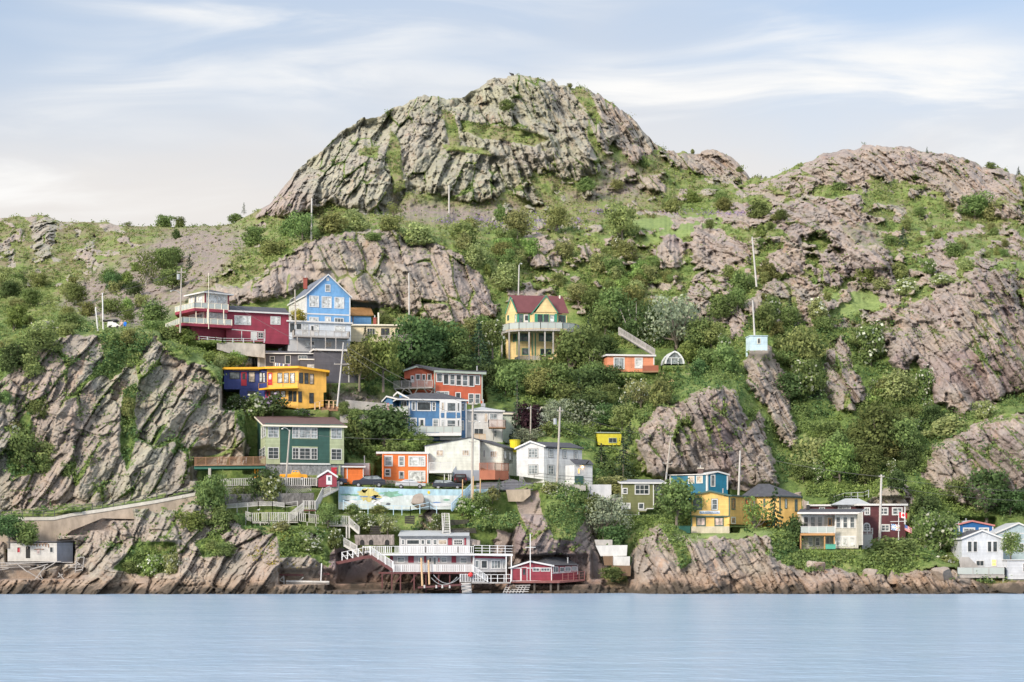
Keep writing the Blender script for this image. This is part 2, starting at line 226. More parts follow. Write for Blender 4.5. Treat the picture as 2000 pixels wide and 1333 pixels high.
def build_hillside():
    step = 1.9
    west = np.arange(-1500, -190, 14.0); xs = np.concatenate([west, np.arange(-190, 2192, step), np.arange(2200, 3500, 14.0)]); NX = len(xs); c0, c1 = len(west), len(west) + len(np.arange(-190, 2192, step))
    NR = 590
    nodes_py = []; nodes_y = []
    for k in K:
        nodes_py.append(np.interp(xs, k[:, 0], k[:, 1])); nodes_y.append(np.interp(xs, k[:, 0], k[:, 2]))
    sp = np.interp(xs, SKY[:, 0], SKY[:, 1])
    rock_top = np.interp(xs, [-200, 480, 520, 1270, 1480, 1500, 1980, 2200], [.35, .4, 1, 1, 1, .8, 1, .6])
    sp = sp + ((fbm(xs / 26, xs * 0, 5, 4) - .5) * 16 + (facets(xs / 14, xs * 0 + .4, 6)[0]) * 2.0) * rock_top
    nodes_py.append(sp); nodes_y.append(np.interp(xs, SKY[:, 0], SKY[:, 2]))
    PYn = np.array(nodes_py); Yn = np.array(nodes_y)
    for k in range(1, len(PYn)): PYn[k] = np.minimum(PYn[k], PYn[k - 1] - 3.0)
    ph = PYn[-1]; t = np.linspace(0, 1, NR)[:, None]
    py = 1186 + (ph[None, :] - 1186) * t
    px = np.repeat(xs[None, :], NR, 0)
    wx = (fbm(px / 45, py / 45, 31, 3) - .5) * 26; wy = (fbm(px / 45, py / 45, 41, 3) - .5) * 20
    edge = sst(0, 30, py - ph[None, :]) * sst(0, 12, 1150 - py)
    wy = wy * edge; wx = wx * edge
    # base distance from the contours
    Y = np.zeros_like(py)
    for j in range(NX):
        Y[:, j] = np.interp(-(py[:, j] + wy[:, j]), -PYn[:, j], Yn[:, j])
    # soften
    def blur(a, n):
        for _ in range(n):
            b = a.copy(); b[1:-1] = (a[:-2] + 2 * a[1:-1] + a[2:]) / 4; a = b
            b = a.copy(); b[:, 1:-1] = (a[:, :-2] + 2 * a[:, 1:-1] + a[:, 2:]) / 4; a = b
        return a
    Y = blur(Y, 5); Yb = Y.copy()
    ex = px + wx * .55; ey = py + wy * .55
    rock = np.zeros_like(py); lean = np.full(py.shape, -22.0); tone = np.full(py.shape, .5)
    rag = (fbm(px / 9, py / 7, 81, 4) - .5) * 16; near = np.zeros_like(py)
    for (poly, amp, soft, ang, hue) in ROCKS:
        m = (px > poly[:, 0].min() - 40) & (px < poly[:, 0].max() + 40) & (py > poly[:, 1].min() - 40) & (py < poly[:, 1].max() + 40)
        if not m.any(): continue
        d = in_poly(ex[m], ey[m], poly)
        d = d + rag[m]; near[m] = np.maximum(near[m], sst(-42, -4, d)); r = sst(-2.5, 2.5, d)
        rock[m] = np.maximum(rock[m], r)
        lean[m] = np.where(d > -6, ang, lean[m]); tone[m] = np.where(d > -4, hue, tone[m])
        Y[m] -= amp * (sst(-1, soft * 1.6, d) * .7 + .3 * sst(0, 40, d))
    # the big mountain: joints lean right on its left half, left on its right half; hue drifts
    mt = (py < 440) & (px > 480) & (px < 1300)
    lean = np.where(mt, np.where(px + 60 * (fbm(px / 80, py / 40, 9, 3) - .5) * 4 < 900 + (py - 150) * .35, 14.0, -20.0), lean)
    tone = np.where(mt, np.clip(.12 + .45 * sst(300, 420, py) * (1 - sst(560, 800, px)) + .35 * sst(1120, 1200, px) + .25 * (1 - sst(540, 640, px)), 0, 1), tone)
    bl = (px < 500) & (py > 640) & (py < 1010)
    tone = np.where(bl, .42 + .2 * np.sin(px / 60) - .3 * sst(350, 420, px), tone)
    # small outcrops poking through the turf
    patch = fbm(px / 22, py / 13, 77, 4)
    zone = ((py < 640) & (px > 960)) * 1.0 + ((py < 560) & (px < 520)) * .8 + ((py > 1080) & (px > 1500)) * .5
    sm = sst(.60, .68, patch + .038 * near * (zone > 0) + .05 * ((px > 1290) & (px < 1790) & (py > 370) & (py < 650)) + .05 * zone * (fbm(px / 90, py / 60, 3, 2) - .3)) * np.minimum(zone, 1)
    rock = np.maximum(rock, sm); Y -= sm * 1.2 * (1 - rock * 0)
    green = field(ex, ey, GREENS, 5)
    rock = rock * (1 - green)
    scree = field(ex + wx, ey + wy, SCREE, 16) * (1 - np.where(mt, rock, 0))
    rock = rock * (1 - .9 * scree * (py < 1100))
    meadow = field(ex, ey, MEADOW, 6)
    # jointed, broken rock
    th = np.radians(lean); X = (px - 1000) * Y / F; Z = CH + (HZ - py) * Y / F; V = Z + .08 * (Y - 300)
    s0 = X * np.sin(th) + V * np.cos(th); a0 = X * np.cos(th) - V * np.sin(th)
    wob = (fbm(X / 7, V / 7, 51, 4) - .5) * 1.9; a1 = a0 + wob; s1 = s0 + (fbm(X / 6, V / 6, 61, 4) - .5) * 2.4
    relief = np.zeros_like(Y)
    kr = (px > 1195) | ((px > 1000) & (py < 440)); d1, e1 = facets(a1 / np.where(kr, 2.9, 3.9), s1 / np.where(kr, 15, 11), 101, 1.5); d2, e2 = facets(a1 / 1.45 + 9, s1 / 4.0, 103, 1.7)
    d3, e3 = facets(a1 / .7, s1 / 1.6 + 5, 107, 1.6)
    d4, e4 = facets(a0 / .33, s0 / .8, 109, 1.6)
    relief = 1.45 * d1 + .62 * d2 + .26 * d3 + .10 * d4
    d5, e5 = facets(a1 / 5.0, s1 / 1.5 + 3, 113, 1.3); relief += .42 * d5 * sst(.4, .6, fbm(X / 10, V / 10, 73, 2)); relief -= .3 * (1 - sst(0, .1, e5)) * sst(.45, .62, fbm(X / 6, V / 6, 74, 2))
    relief -= .75 * (1 - sst(0, .09, e1)) * sst(.35, .6, fbm(X / 5, V / 5, 71, 2)) + .45 * (1 - sst(0, .10, e2)) * sst(.3, .6, fbm(X / 2, V / 2, 72, 2)) + .2 * (1 - sst(0, .2, e3))
    rid = 1 - np.abs(fbm(a1 / 7, s1 / 26, 201, 4) * 2 - 1); relief += (rid - .8) * 3.0 + (fbm(X / 13, V / 13, 203, 3) - .5) * 7
    ribs = (1 - np.abs(fbm(a0 / 2.4 + 5, s0 / 34, 231, 3) * 2 - 1) - .75) * np.where(kr, 3.4, 1.2) * (.3 + 1.1 * fbm(X / 14, V / 14, 75, 2)); relief += ribs
    big = np.where(mt, 1.0, .88)
    gul = np.where(mt, (1 - np.abs(fbm(a0 / 26 + 3, s0 / 60, 207, 3) * 2 - 1) - .8) * 8, 0)
    far = np.clip(Y / 330, 1, 1.5)
    calm = np.ones_like(Y)
    for (x0, x1, y0, y1, yf, yb) in DEPTH_OPS:
        if yf == 999 or (y1 > 1090 and x1 < 1200): continue
        calm = np.minimum(calm, 1 - sst(-10, 0, px - x0) * sst(-10, 0, x1 - px) * sst(-6, 0, py - y0) * sst(-26, 0, y1 + 0 - py))
    for (x0, x1, y0, y1, yf, yb) in DEPTH_OPS[-28:]: pass
    Yr = Y - rock * (relief * big + gul) * far * sst(-4, 16, py - ph[None, :]) * np.maximum(calm, .15)
    soil = (fbm(X / 6, V / 6, 301, 4) - .5) * 4.5 + (fbm(X / 1.1, V / 1.1, 311, 3) - .5) * 1.0
    chips = facets(X / .7, V / .7, 321, 1.5)[0] * .28
    Yr -= (1 - rock) * soil * np.maximum(calm, .05) * far
    Yr -= scree * (chips + .5 * facets(X / 1.8, V / 1.5, 322, 1.2)[0]) * (1 - rock)
    Y = Yr
    road = np.zeros_like(Y)
    # ledges collect turf
    dY = np.zeros_like(Y); dY[3:-3] = Y[6:] - Y[:-6]
    Zz = CH + (HZ - py) * Y / F; dZ = np.zeros_like(Y); dZ[3:-3] = Zz[6:] - Zz[:-6]
    bY = np.zeros_like(Y); bY[3:-3] = Yb[6:] - Yb[:-6]; Zq = CH + (HZ - py) * Yb / F; bZ = np.ones_like(Y); bZ[3:-3] = Zq[6:] - Zq[:-6]
    flat = dY / np.maximum(dZ, .15) - .85 * np.clip(bY / np.maximum(bZ, .1) - .4, 0, 3.2)
    turf = sst(1.0, 2.6, blur(flat, 2) + (fbm(px / 16, py / 16, 401, 3) - .5) * 2.6)
    tshare = np.where(py > 1090, .15, .5 - .05 * mt)
    rock = rock * (1 - turf * tshare)
    dry = np.clip(.42 + .42 * sst(620, 520, py) * sst(560, 420, px) + .2 * (mt * 1.0) + .16 * sst(520, 400, py) - .22 * sst(560, 700, py), 0, 1); tone = np.where(rock < .5, dry, tone)
    cr = (1 - sst(.03, .12, e1)) * sst(.45, .6, fbm(px / 60, py / 60, 411, 3)); rock = rock * (1 - .8 * cr * (py < 1080))
    # cut behind buildings, level in front
    for (x0, x1, y0, y1, yf, yb) in DEPTH_OPS:
        side = sst(-7, 0, px - x0) * sst(-7, 0, x1 - px); jx = wx * .8; jy = wy * .8
        up = sst(-7, 1, px - x0 + np.minimum(jx, 0) * .6) * sst(-7, 1, x1 - px - np.maximum(jx, 0) * .6) * sst(-8, 1, py - y0 - np.minimum(jy, 0)) * sst(-3, 0, y1 - py)
        ybe = yb + .3 - np.clip(rock * relief + (1 - rock) * soil * .5, -3, .0 if yf == 999 else .6) * (.7 if yf < 999 or y1 > 1100 else .3)
        Y = Y + up * np.maximum(ybe - Y, 0)
        if yf == 999: continue
        dn = side * sst(-2, 1, py - y1) * (1 - sst(6, 34, py - y1))
        Y = Y + dn * np.minimum(yf - .4 - Y, 0)
    # mesh rows beyond the crest, going back and down
    Xw = (px - 1000) * Y / F; Zw = CH + (HZ - py) * Y / F
    rows = [(Xw, Y, Zw)]
    last = (Xw[-1], Y[-1], Zw[-1]); extra = []
    for q, (dy, dz) in enumerate([(3, -.3), (10, -1.5), (25, -5), (60, -20), (140, -60), (260, -140)]):
        extra.append((last[0] * (1 + dy / 500), last[1] + dy, np.maximum(last[2] + dz, -6)))
    XX = np.vstack([Xw] + [e[0][None] for e in extra]); YY = np.vstack([Y] + [e[1][None] for e in extra]); ZZ = np.vstack([Zw] + [e[2][None] for e in extra])
    ne = len(extra)
    padv = lambda a: np.vstack([a, np.repeat(a[-1:], ne, 0)])
    rockp, screep, tonep, meadp = padv(rock), padv(scree), padv(tone), padv(meadow)
    nr = NR + ne
    co = np.stack([XX, YY, ZZ], -1).reshape(-1, 3).astype(np.float32)
    idx = np.arange(nr * NX).reshape(nr, NX)
    q = np.stack([idx[:-1, :-1], idx[:-1, 1:], idx[1:, 1:], idx[1:, :-1]], -1).reshape(-1, 4)
    me = bpy.data.meshes.new('hillside'); me.vertices.add(len(co)); me.vertices.foreach_set('co', co.ravel())
    me.loops.add(q.size); me.loops.foreach_set('vertex_index', q.ravel().astype(np.int32))
    me.polygons.add(len(q)); me.polygons.foreach_set('loop_start', np.arange(0, q.size, 4, dtype=np.int32)); me.polygons.foreach_set('loop_total', np.full(len(q), 4, np.int32))
    me.update()
    ca = me.color_attributes.new('ground', 'FLOAT_COLOR', 'POINT')
    ca.data.foreach_set('color', np.stack([rockp, screep, tonep, meadp], -1).reshape(-1).astype(np.float32))
    o = bpy.data.objects.new('hillside', me); C.objects.link(o); o['kind'] = 'structure'
    cc = slice(c0, c1); return o, dict(px=px[:, cc], py=py[:, cc], Y=Y[:, cc], rock=rock[:, cc], scree=scree[:, cc], meadow=meadow[:, cc], xs=xs[cc], ph=ph[cc], NR=NR, step=step)

def ground_material():
    m = bpy.data.materials.new('rock_and_turf'); m.use_nodes = True; t = m.node_tree; L = t.links.new
    b = t.nodes['Principled BSDF']; b.inputs['Roughness'].default_value = .9; b.inputs['Specular IOR Level'].default_value = .2
    at = N(t, 'ShaderNodeAttribute', attribute_name='ground'); sp = N(t, 'ShaderNodeSeparateColor'); L(at.outputs['Color'], sp.inputs[0])
    geo = N(t, 'ShaderNodeNewGeometry')
    def noise(scale, det=6, ro=.6, vec=None, sc3=None):
        n = N(t, 'ShaderNodeTexNoise'); n.inputs['Scale'].default_value = scale; n.inputs['Detail'].default_value = det; n.inputs['Roughness'].default_value = ro
        if sc3:
            mp = N(t, 'ShaderNodeMapping'); mp.inputs['Scale'].default_value = sc3; L(geo.outputs['Position'], mp.inputs[0]); L(mp.outputs[0], n.inputs['Vector'])
        else: L(geo.outputs['Position'], n.inputs['Vector'])
        return n.outputs[0]
    def ramp(src, stops):
        r = N(t, 'ShaderNodeValToRGB'); e = r.color_ramp.elements
        while len(e) < len(stops): e.new(.5)
        for i, (p, c) in enumerate(stops): e[i].position = p; e[i].color = (*c, 1)
        L(src, r.inputs[0]); return r.outputs[0]
    def mix(f, a, c, bt='MIX'):
        x = N(t, 'ShaderNodeMix', data_type='RGBA', blend_type=bt)
        if isinstance(f, float): x.inputs[0].default_value = f
        else: L(f, x.inputs[0])
        for i, v in ((6, a), (7, c)):
            if isinstance(v, tuple): x.inputs[i].default_value = (*v, 1)
            else: L(v, x.inputs[i])
        return x.outputs[2]
    def rng(src, a, b_, c=0., d=1.):
        r = N(t, 'ShaderNodeMapRange'); r.inputs[1].default_value = a; r.inputs[2].default_value = b_; r.inputs[3].default_value = c; r.inputs[4].default_value = d; L(src, r.inputs[0]); return r.outputs[0]
    big = noise(.07, 5, .55); mid = noise(.5, 8, .65); fine = noise(3.0, 8, .7)
    tn = N(t, 'ShaderNodeMath', operation='ADD'); L(sp.outputs[2], tn.inputs[0]); L(rng(big, .3, .7, -.28, .28), tn.inputs[1])
    rockc = ramp(tn.outputs[0], [(0, (.37, .37, .275)), (.3, (.38, .36, .30)), (.55, (.385, .325, .275)), (.8, (.37, .318, .292)), (1, (.26, .20, .195))])
    rockc = mix(rng(mid, .35, .68), mix(1.0, rockc, (.72, .72, .74), 'MULTIPLY'), mix(1.0, rockc, (1.18, 1.15, 1.1), 'MULTIPLY'))
    lich = noise(1.3, 9, .75); rockc = mix(rng(lich, .58, .72, 0, .75), rockc, (.46, .46, .41))
    rust = noise(.33, 6, .7, sc3=(1, 1, .4)); rockc = mix(rng(rust, .56, .7, 0, .6), rockc, (.42, .26, .17))
    dark = noise(.8, 7, .7, sc3=(1.6, 1, .35)); rockc = mix(rng(dark, .54, .66, 0, .6), rockc, (.17, .16, .15)); rockc = mix(rng(noise(.12, 7, .7, sc3=(1.4, 1, .5)), .46, .62, 0, .45), rockc, (.24, .225, .20))
    # grass and low heath
    gsel = noise(.16, 7, .68); gf = noise(1.4, 6, .7)
    gdr = N(t, 'ShaderNodeMath', operation='ADD'); L(gsel, gdr.inputs[0]); L(rng(sp.outputs[2], 0, 1, -.14, .14), gdr.inputs[1])
    gadd = N(t, 'ShaderNodeMath', operation='ADD'); L(gdr.outputs[0], gadd.inputs[0]); L(rng(gf, .3, .7, -.13, .13), gadd.inputs[1])
    grass = ramp(gadd.outputs[0], [(.30, (.085, .13, .04)), (.42, (.14, .205, .055)), (.53, (.21, .255, .085)), (.63, (.23, .215, .115)), (.74, (.21, .17, .11))])
    mead = ramp(noise(.8, 6, .6, sc3=(1, 1, 3)), [(.3, (.16, .225, .075)), (.7, (.26, .33, .12))])
    grass = mix(at.outputs['Alpha'], grass, mead)
    sc_ = noise(2.2, 8, .75); screec = ramp(sc_, [(.3, (.15, .12, .105)), (.5, (.27, .225, .2)), (.7, (.37, .32, .29))])
    sm = N(t, 'ShaderNodeMath', operation='MULTIPLY'); L(sp.outputs[1], sm.inputs[0]); L(rng(noise(.35, 7, .75, sc3=(1, 1, 1)), .3, .5), sm.inputs[1])
    base = mix(sm.outputs[0], grass, screec)
    ra = N(t, 'ShaderNodeMath', operation='ADD'); L(sp.outputs[0], ra.inputs[0]); L(rng(noise(.9, 6, .7), .3, .7, -.3, .3), ra.inputs[1])
    rf = rng(ra.outputs[0], .42, .6); base = mix(rf, base, rockc)
    # tide mark: orange-brown then black weed near the water
    pos = N(t, 'ShaderNodeSeparateXYZ'); L(geo.outputs['Position'], pos.inputs[0])
    zz = N(t, 'ShaderNodeMath', operation='ADD'); L(pos.outputs[2], zz.inputs[0]); L(rng(noise(.25, 5), .3, .7, -1.2, 1.0), zz.inputs[1])
    base = mix(rng(zz.outputs[0], 3.6, 1.6, 0, .5), base, (.33, .21, .13))
    base = mix(rng(zz.outputs[0], 1.7, .6, 0, .85), base, (.05, .045, .035))
    L(base, b.inputs['Base Color'])
    bp = N(t, 'ShaderNodeBump'); bp.inputs['Strength'].default_value = .8; bp.inputs['Distance'].default_value = .32
    L(noise(1.6, 10, .75), bp.inputs['Height']); L(bp.outputs[0], b.inputs['Normal'])
    return m
hill, G = build_hillside()
hill.data.materials.append(ground_material())
def ground_Y(px, py):
    """distance of the ground seen at a photo position"""
    j = int(round((px - G['xs'][0]) / G['step'])); j = max(0, min(len(G['xs']) - 1, j))
    t = (1186 - py) / (1186 - G['ph'][j]); i = max(0, min(G['NR'] - 1, int(round(t * (G['NR'] - 1)))))
    return float(G['Y'][i, j])
def ground_at(px, py, back=0.0): return P(px, py, ground_Y(px, py) + back)
_hx = np.array([v for v in (0,)])

def ground_z(x, y):
    """height of the ground under a place: the column of the hillside through it"""
    px = 1000 + x * F / y
    j = int(round((px - G['xs'][0]) / G['step'])); j = max(0, min(len(G['xs']) - 1, j))
    Yc = G['Y'][:, j]; Zc = CH + (HZ - G['py'][:, j]) * Yc / F
    k = np.nonzero(Yc > y)[0]
    return float(Zc[k[0]]) if len(k) else float(Zc[-1])

# ---------------------------------------------------------------- water
def build_water():
    bm = bmesh.new()
    vs = [bm.verts.new(v) for v in ((-6000, -400, 0), (6000, -400, 0), (6000, 8000, 0), (-6000, 8000, 0))]
    bm.faces.new(vs); me = bpy.data.meshes.new('water'); bm.to_mesh(me); bm.free()
    o = bpy.data.objects.new('water', me); C.objects.link(o); o['kind'] = 'structure'
    m = bpy.data.materials.new('water'); m.use_nodes = True; t = m.node_tree; L = t.links.new
    b = t.nodes['Principled BSDF']; b.inputs['Roughness'].default_value = .22; b.inputs['IOR'].default_value = 1.33
    geo = N(t, 'ShaderNodeNewGeometry')
    h = None
    mq = N(t, 'ShaderNodeMapping'); mq.inputs['Scale'].default_value = (.05, .08, 1); L(geo.outputs['Position'], mq.inputs[0]); nq = N(t, 'ShaderNodeTexNoise'); nq.inputs['Scale'].default_value = 1; nq.inputs['Detail'].default_value = 6; L(mq.outputs[0], nq.inputs['Vector'])
    cq = N(t, 'ShaderNodeValToRGB'); cq.color_ramp.elements[0].position = .35; cq.color_ramp.elements[0].color = (.32, .45, .595, 1); cq.color_ramp.elements[1].position = .65; cq.color_ramp.elements[1].color = (.36, .485, .625, 1); L(nq.outputs[0], cq.inputs[0]); L(cq.outputs[0], b.inputs['Base Color'])
    for scl, s3, w in ((.8, (1, 1.1, 1), .5), (.22, (1, 1.2, 1), 1.0)):
        mp = N(t, 'ShaderNodeMapping'); mp.inputs['Scale'].default_value = s3; L(geo.outputs['Position'], mp.inputs[0])
        n = N(t, 'ShaderNodeTexNoise'); n.inputs['Scale'].default_value = scl; n.inputs['Detail'].default_value = 4; L(mp.outputs[0], n.inputs['Vector'])
        mu = N(t, 'ShaderNodeMath', operation='MULTIPLY'); L(n.outputs[0], mu.inputs[0]); mu.inputs[1].default_value = w
        if h is None: h = mu.outputs[0]
        else:
            ad = N(t, 'ShaderNodeMath', operation='ADD'); L(h, ad.inputs[0]); L(mu.outputs[0], ad.inputs[1]); h = ad.outputs[0]
    bp = N(t, 'ShaderNodeBump'); bp.inputs['Strength'].default_value = 1.0; bp.inputs['Distance'].default_value = .3
    L(h, bp.inputs['Height']); L(bp.outputs[0], b.inputs['Normal'])
    me.materials.append(m); return o
build_water()
# ---------------------------------------------------------------- building tools
def link(name, verts, faces, material, parent=None, smooth=False):
    me = bpy.data.meshes.new(name); me.from_pydata([tuple(v) for v in verts], [], faces)
    bm = bmesh.new(); bm.from_mesh(me); bmesh.ops.recalc_face_normals(bm, faces=bm.faces); bm.to_mesh(me); bm.free()
    if smooth:
        for p in me.polygons: p.use_smooth = True
    me.materials.append(material); o = bpy.data.objects.new(name, me); C.objects.link(o)
    if parent is not None:
        o.parent = parent; o.matrix_parent_inverse = Matrix.Translation(-parent.location)
    return o
class MB:
    """collects solids and builds them as one mesh"""
    def __init__(s): s.v = []; s.f = []
    def add(s, vs, fs):
        n = len(s.v); s.v += [Vector(v) for v in vs]; s.f += [tuple(i + n for i in f) for f in fs]; return s
    def prism(s, pts, d):
        """polygon pts swept by vector d"""
        n = len(pts); d = Vector(d); a = [Vector(p) for p in pts]
        return s.add(a + [p + d for p in a], [tuple(range(n))[::-1], tuple(range(n, 2 * n))] + [(i, (i + 1) % n, n + (i + 1) % n, n + i) for i in range(n)])
    def box(s, a, b):
        x0, y0, z0 = a; x1, y1, z1 = b
        return s.prism([(x0, y0, z0), (x1, y0, z0), (x1, y1, z0), (x0, y1, z0)], (0, 0, z1 - z0))
    def bar(s, a, b, w=.1, h=None, up=Vector((0, 0, 1))):
        """square beam from a to b"""
        a = Vector(a); b = Vector(b); h = h or w; d = b - a
        if d.length < 1e-5: return s
        x = d.cross(up)
        if x.length < 1e-4 * d.length: x = d.cross(Vector((0, 1, 0)))
        x.normalize(); y = x.cross(d).normalized(); x = x * w / 2; y = y * h / 2
        return s.prism([a - x - y, a + x - y, a + x + y, a - x + y], d)
    def tube(s, a, b, r0, r1=None, n=8):
        a = Vector(a); b = Vector(b); r1 = r0 if r1 is None else r1; d = b - a
        x = d.orthogonal().normalized(); y = d.cross(x).normalized(); vs = []
        for p, r in ((a, r0), (b, r1)):
            vs += [p + (x * math.cos(k * 2 * math.pi / n) + y * math.sin(k * 2 * math.pi / n)) * r for k in range(n)]
        return s.add(vs, [tuple(range(n))[::-1], tuple(range(n, 2 * n))] + [(i, (i + 1) % n, n + (i + 1) % n, n + i) for i in range(n)])
    def ball(s, c, r, n=8, sz=1.0):
        c = Vector(c); vs = [c + Vector((0, 0, r * sz))]; rings = n // 2
        for i in range(1, rings):
            a = math.pi * i / rings
            vs += [c + Vector((r * math.sin(a) * math.cos(2 * math.pi * k / n), r * math.sin(a) * math.sin(2 * math.pi * k / n), r * sz * math.cos(a))) for k in range(n)]
        vs.append(c - Vector((0, 0, r * sz))); fs = [(0, 1 + k, 1 + (k + 1) % n) for k in range(n)]
        for i in range(rings - 2):
            b0 = 1 + i * n; fs += [(b0 + k, b0 + n + k, b0 + n + (k + 1) % n, b0 + (k + 1) % n) for k in range(n)]
        l = len(vs) - 1; b0 = 1 + (rings - 2) * n; fs += [(l, b0 + (k + 1) % n, b0 + k) for k in range(n)]
        return s.add(vs, fs)
    def build(s, name, material, parent=None, smooth=False): return link(name, s.v, s.f, material, parent, smooth) if s.v else None
def tag(o, label, cat, group=None):
    o['label'] = label; o['category'] = cat
    if group: o['group'] = group
    LANDMARKS.append((o, cat)); return o
LANDMARKS = []
def thing(name, label, cat, loc=(0, 0, 0), group=None):
    o = bpy.data.objects.new(name, None); C.objects.link(o); o.location = loc; o.empty_display_size = .5
    bpy.context.view_layer.update() if False else None
    return tag(o, label, cat, group)

class Crop:
    """a photo detail: its own x, y map to photo pixels"""
    def __init__(s, x0, y0, sc_): s.x0, s.y0, s.s = x0, y0, sc_
    def __call__(s, x, y): return (s.x0 + x / s.s, s.y0 + y / s.s)
    def P(s, x, y, Y): return P(*s(x, y), Y)
cA = Crop(300, 500, 4.165); cB = Crop(660, 500, 4.165); cC = Crop(950, 540, 4.165); cD = Crop(360, 780, 4.165); cE = Crop(700, 740, 4.1667)
cF = Crop(600, 920, 3.448); cG = Crop(1140, 780, 3.3326); cH = Crop(1520, 900, 4.1667); cI = Crop(0, 800, 3.5087); cJ = Crop(0, 380, 4.0); cL = Crop(420, 930, 5.333)
cM = Crop(640, 940, 6.25); cN = Crop(1340, 940, 8.333); cO = Crop(1240, 540, 5.128); cP = Crop(0, 0, 1.0)

class Plane:
    """an upright wall plane; at(x, y) is the point of it seen at a detail position"""
    def __init__(s, cr, o, u):
        s.c = cr; s.o = Vector(o); s.u = Vector((u[0], u[1], 0)).normalized()
        s.n = Vector((-s.u.y, s.u.x, 0))            # points into the building when u runs left to right
    def at(s, x, y, off=0.0):
        px, py = s.c(x, y); d = Vector(((px - 1000) / F, 1.0, (HZ - py) / F)); o = s.o - s.n * off
        k = s.n.dot(o - Vector((0, 0, CH))) / s.n.dot(d)
        return Vector((0, 0, CH)) + d * k
    def shift(s, off): return Plane(s.c, s.o - s.n * off, s.u)
def front(cr, xa, Ya, xb, Yb):
    a = cr.P(xa, 0, Ya); b = cr.P(xb, 0, Yb); return Plane(cr, a, b - a)
def left_side(fp, x):
    """plane running back from the front plane at x; seen on the building's left"""
    p = fp.at(x, 0); q = Plane(fp.c, p, -fp.n); return q
def right_side(fp, x):
    p = fp.at(x, 0); return Plane(fp.c, p, fp.n)

CAS = mat('white_trim', (.68, .68, .67), .5, var=.05)
GLASS = {}
def glass(kind):
    if kind in GLASS: return GLASS[kind]
    cols = {'dark': (.035, .045, .05), 'grey': (.10, .12, .13), 'curtain': (.52, .54, .53), 'warm': (.45, .38, .30), 'half': (.22, .25, .26), 'pink': (.55, .42, .38), 'red': (.35, .03, .04), 'lit': (.5, .3, .12)}
    m = bpy.data.materials.new('glass_' + kind); m.use_nodes = True; t = m.node_tree; L = t.links.new; b = t.nodes['Principled BSDF']
    b.inputs['Roughness'].default_value = .06; b.inputs['Specular IOR Level'].default_value = .55
    geo = N(t, 'ShaderNodeNewGeometry'); n = N(t, 'ShaderNodeTexNoise'); n.inputs['Scale'].default_value = 1.7; n.inputs['Detail'].default_value = 3
    L(geo.outputs['Position'], n.inputs['Vector']); r = N(t, 'ShaderNodeMapRange'); r.inputs[1].default_value = .35; r.inputs[2].default_value = .65; r.inputs[3].default_value = .55; r.inputs[4].default_value = 1.5; L(n.outputs[0], r.inputs[0])
    c = N(t, 'ShaderNodeMix', data_type='RGBA', blend_type='MULTIPLY'); c.inputs[0].default_value = 1; c.inputs[6].default_value = (*cols[kind], 1); L(r.outputs[0], c.inputs[7]); L(c.outputs[2], b.inputs['Base Color'])
    if kind == 'lit': b.inputs['Emission Color'].default_value = (1, .5, .15, 1); b.inputs['Emission Strength'].default_value = .9
    GLASS[kind] = m; return m

def window(par, pl_, x0, y0, x1, y1, cols=1, rows=1, fr=None, g='dark', w=.09, name='window', trim=None):
    """casing, sash bars and pane on a wall plane; corners in detail coordinates"""
    a = pl_.at(x0, y1); c = pl_.at(x1, y0); u = pl_.u; W = (c - a).dot(u); ym = pl_.at((x0 + x1) / 2, (y0 + y1) / 2)
    m = pl_.at((x0 + x1) / 2, y0).z, pl_.at((x0 + x1) / 2, y1).z
    z1, z0 = m; H = z1 - z0; base = Vector((a.x, a.y, z0)); n = -pl_.n
    if W < 0: base = base + u * W; W = -W
    def q(s, t, o): return base + u * s + Vector((0, 0, t)) + n * o
    f = MB(); d0, d1 = -.03, .07
    def bx(s0, t0, s1, t1, o1=d1): f.prism([q(s0, t0, d0), q(s1, t0, d0), q(s1, t1, d0), q(s0, t1, d0)], n * (o1 - d0))
    w = min(w, W * .22, H * .22)
    bx(0, 0, W, w); bx(0, H - w, W, H); bx(0, w, w, H - w); bx(W - w, w, W, H - w)
    b = w * .5
    for i in range(1, cols):
        s = w + (W - 2 * w) * i / cols; bx(s - b / 2, w, s + b / 2, H - w, .05)
    for i in range(1, rows):
        t = w + (H - 2 * w) * i / rows
        for k in range(cols):
            s0 = w + (W - 2 * w) * k / cols + b / 2; s1 = w + (W - 2 * w) * (k + 1) / cols - b / 2; bx(s0, t - b / 2, s1, t + b / 2, .05)
    o = f.build(name, fr or CAS, par)
    p = MB().prism([q(w, w, .004), q(W - w, w, .004), q(W - w, H - w, .004), q(w, H - w, .004)], n * .012)
    p.build('pane', glass(g), o)
    if trim is not None:
        tr = MB(); tw = .07
        def by(s0, t0, s1, t1): tr.prism([q(s0, t0, -.02), q(s1, t0, -.02), q(s1, t1, -.02), q(s0, t1, -.02)], n * .06)
        by(-tw, -tw, W + tw, 0); by(-tw, H, W + tw, H + tw); by(-tw, 0, 0, H); by(W, 0, W + tw, H)
        tr.build('casing', trim, o)
    return o
def windows(par, pl_, rows_, **kw):
    for r in rows_:
        k = dict(kw); r = list(r)
        if len(r) > 4: k['cols'] = r[4]
        if len(r) > 5: k['rows'] = r[5]
        if len(r) > 6: k['g'] = r[6]
        window(par, pl_, *r[:4], **k)
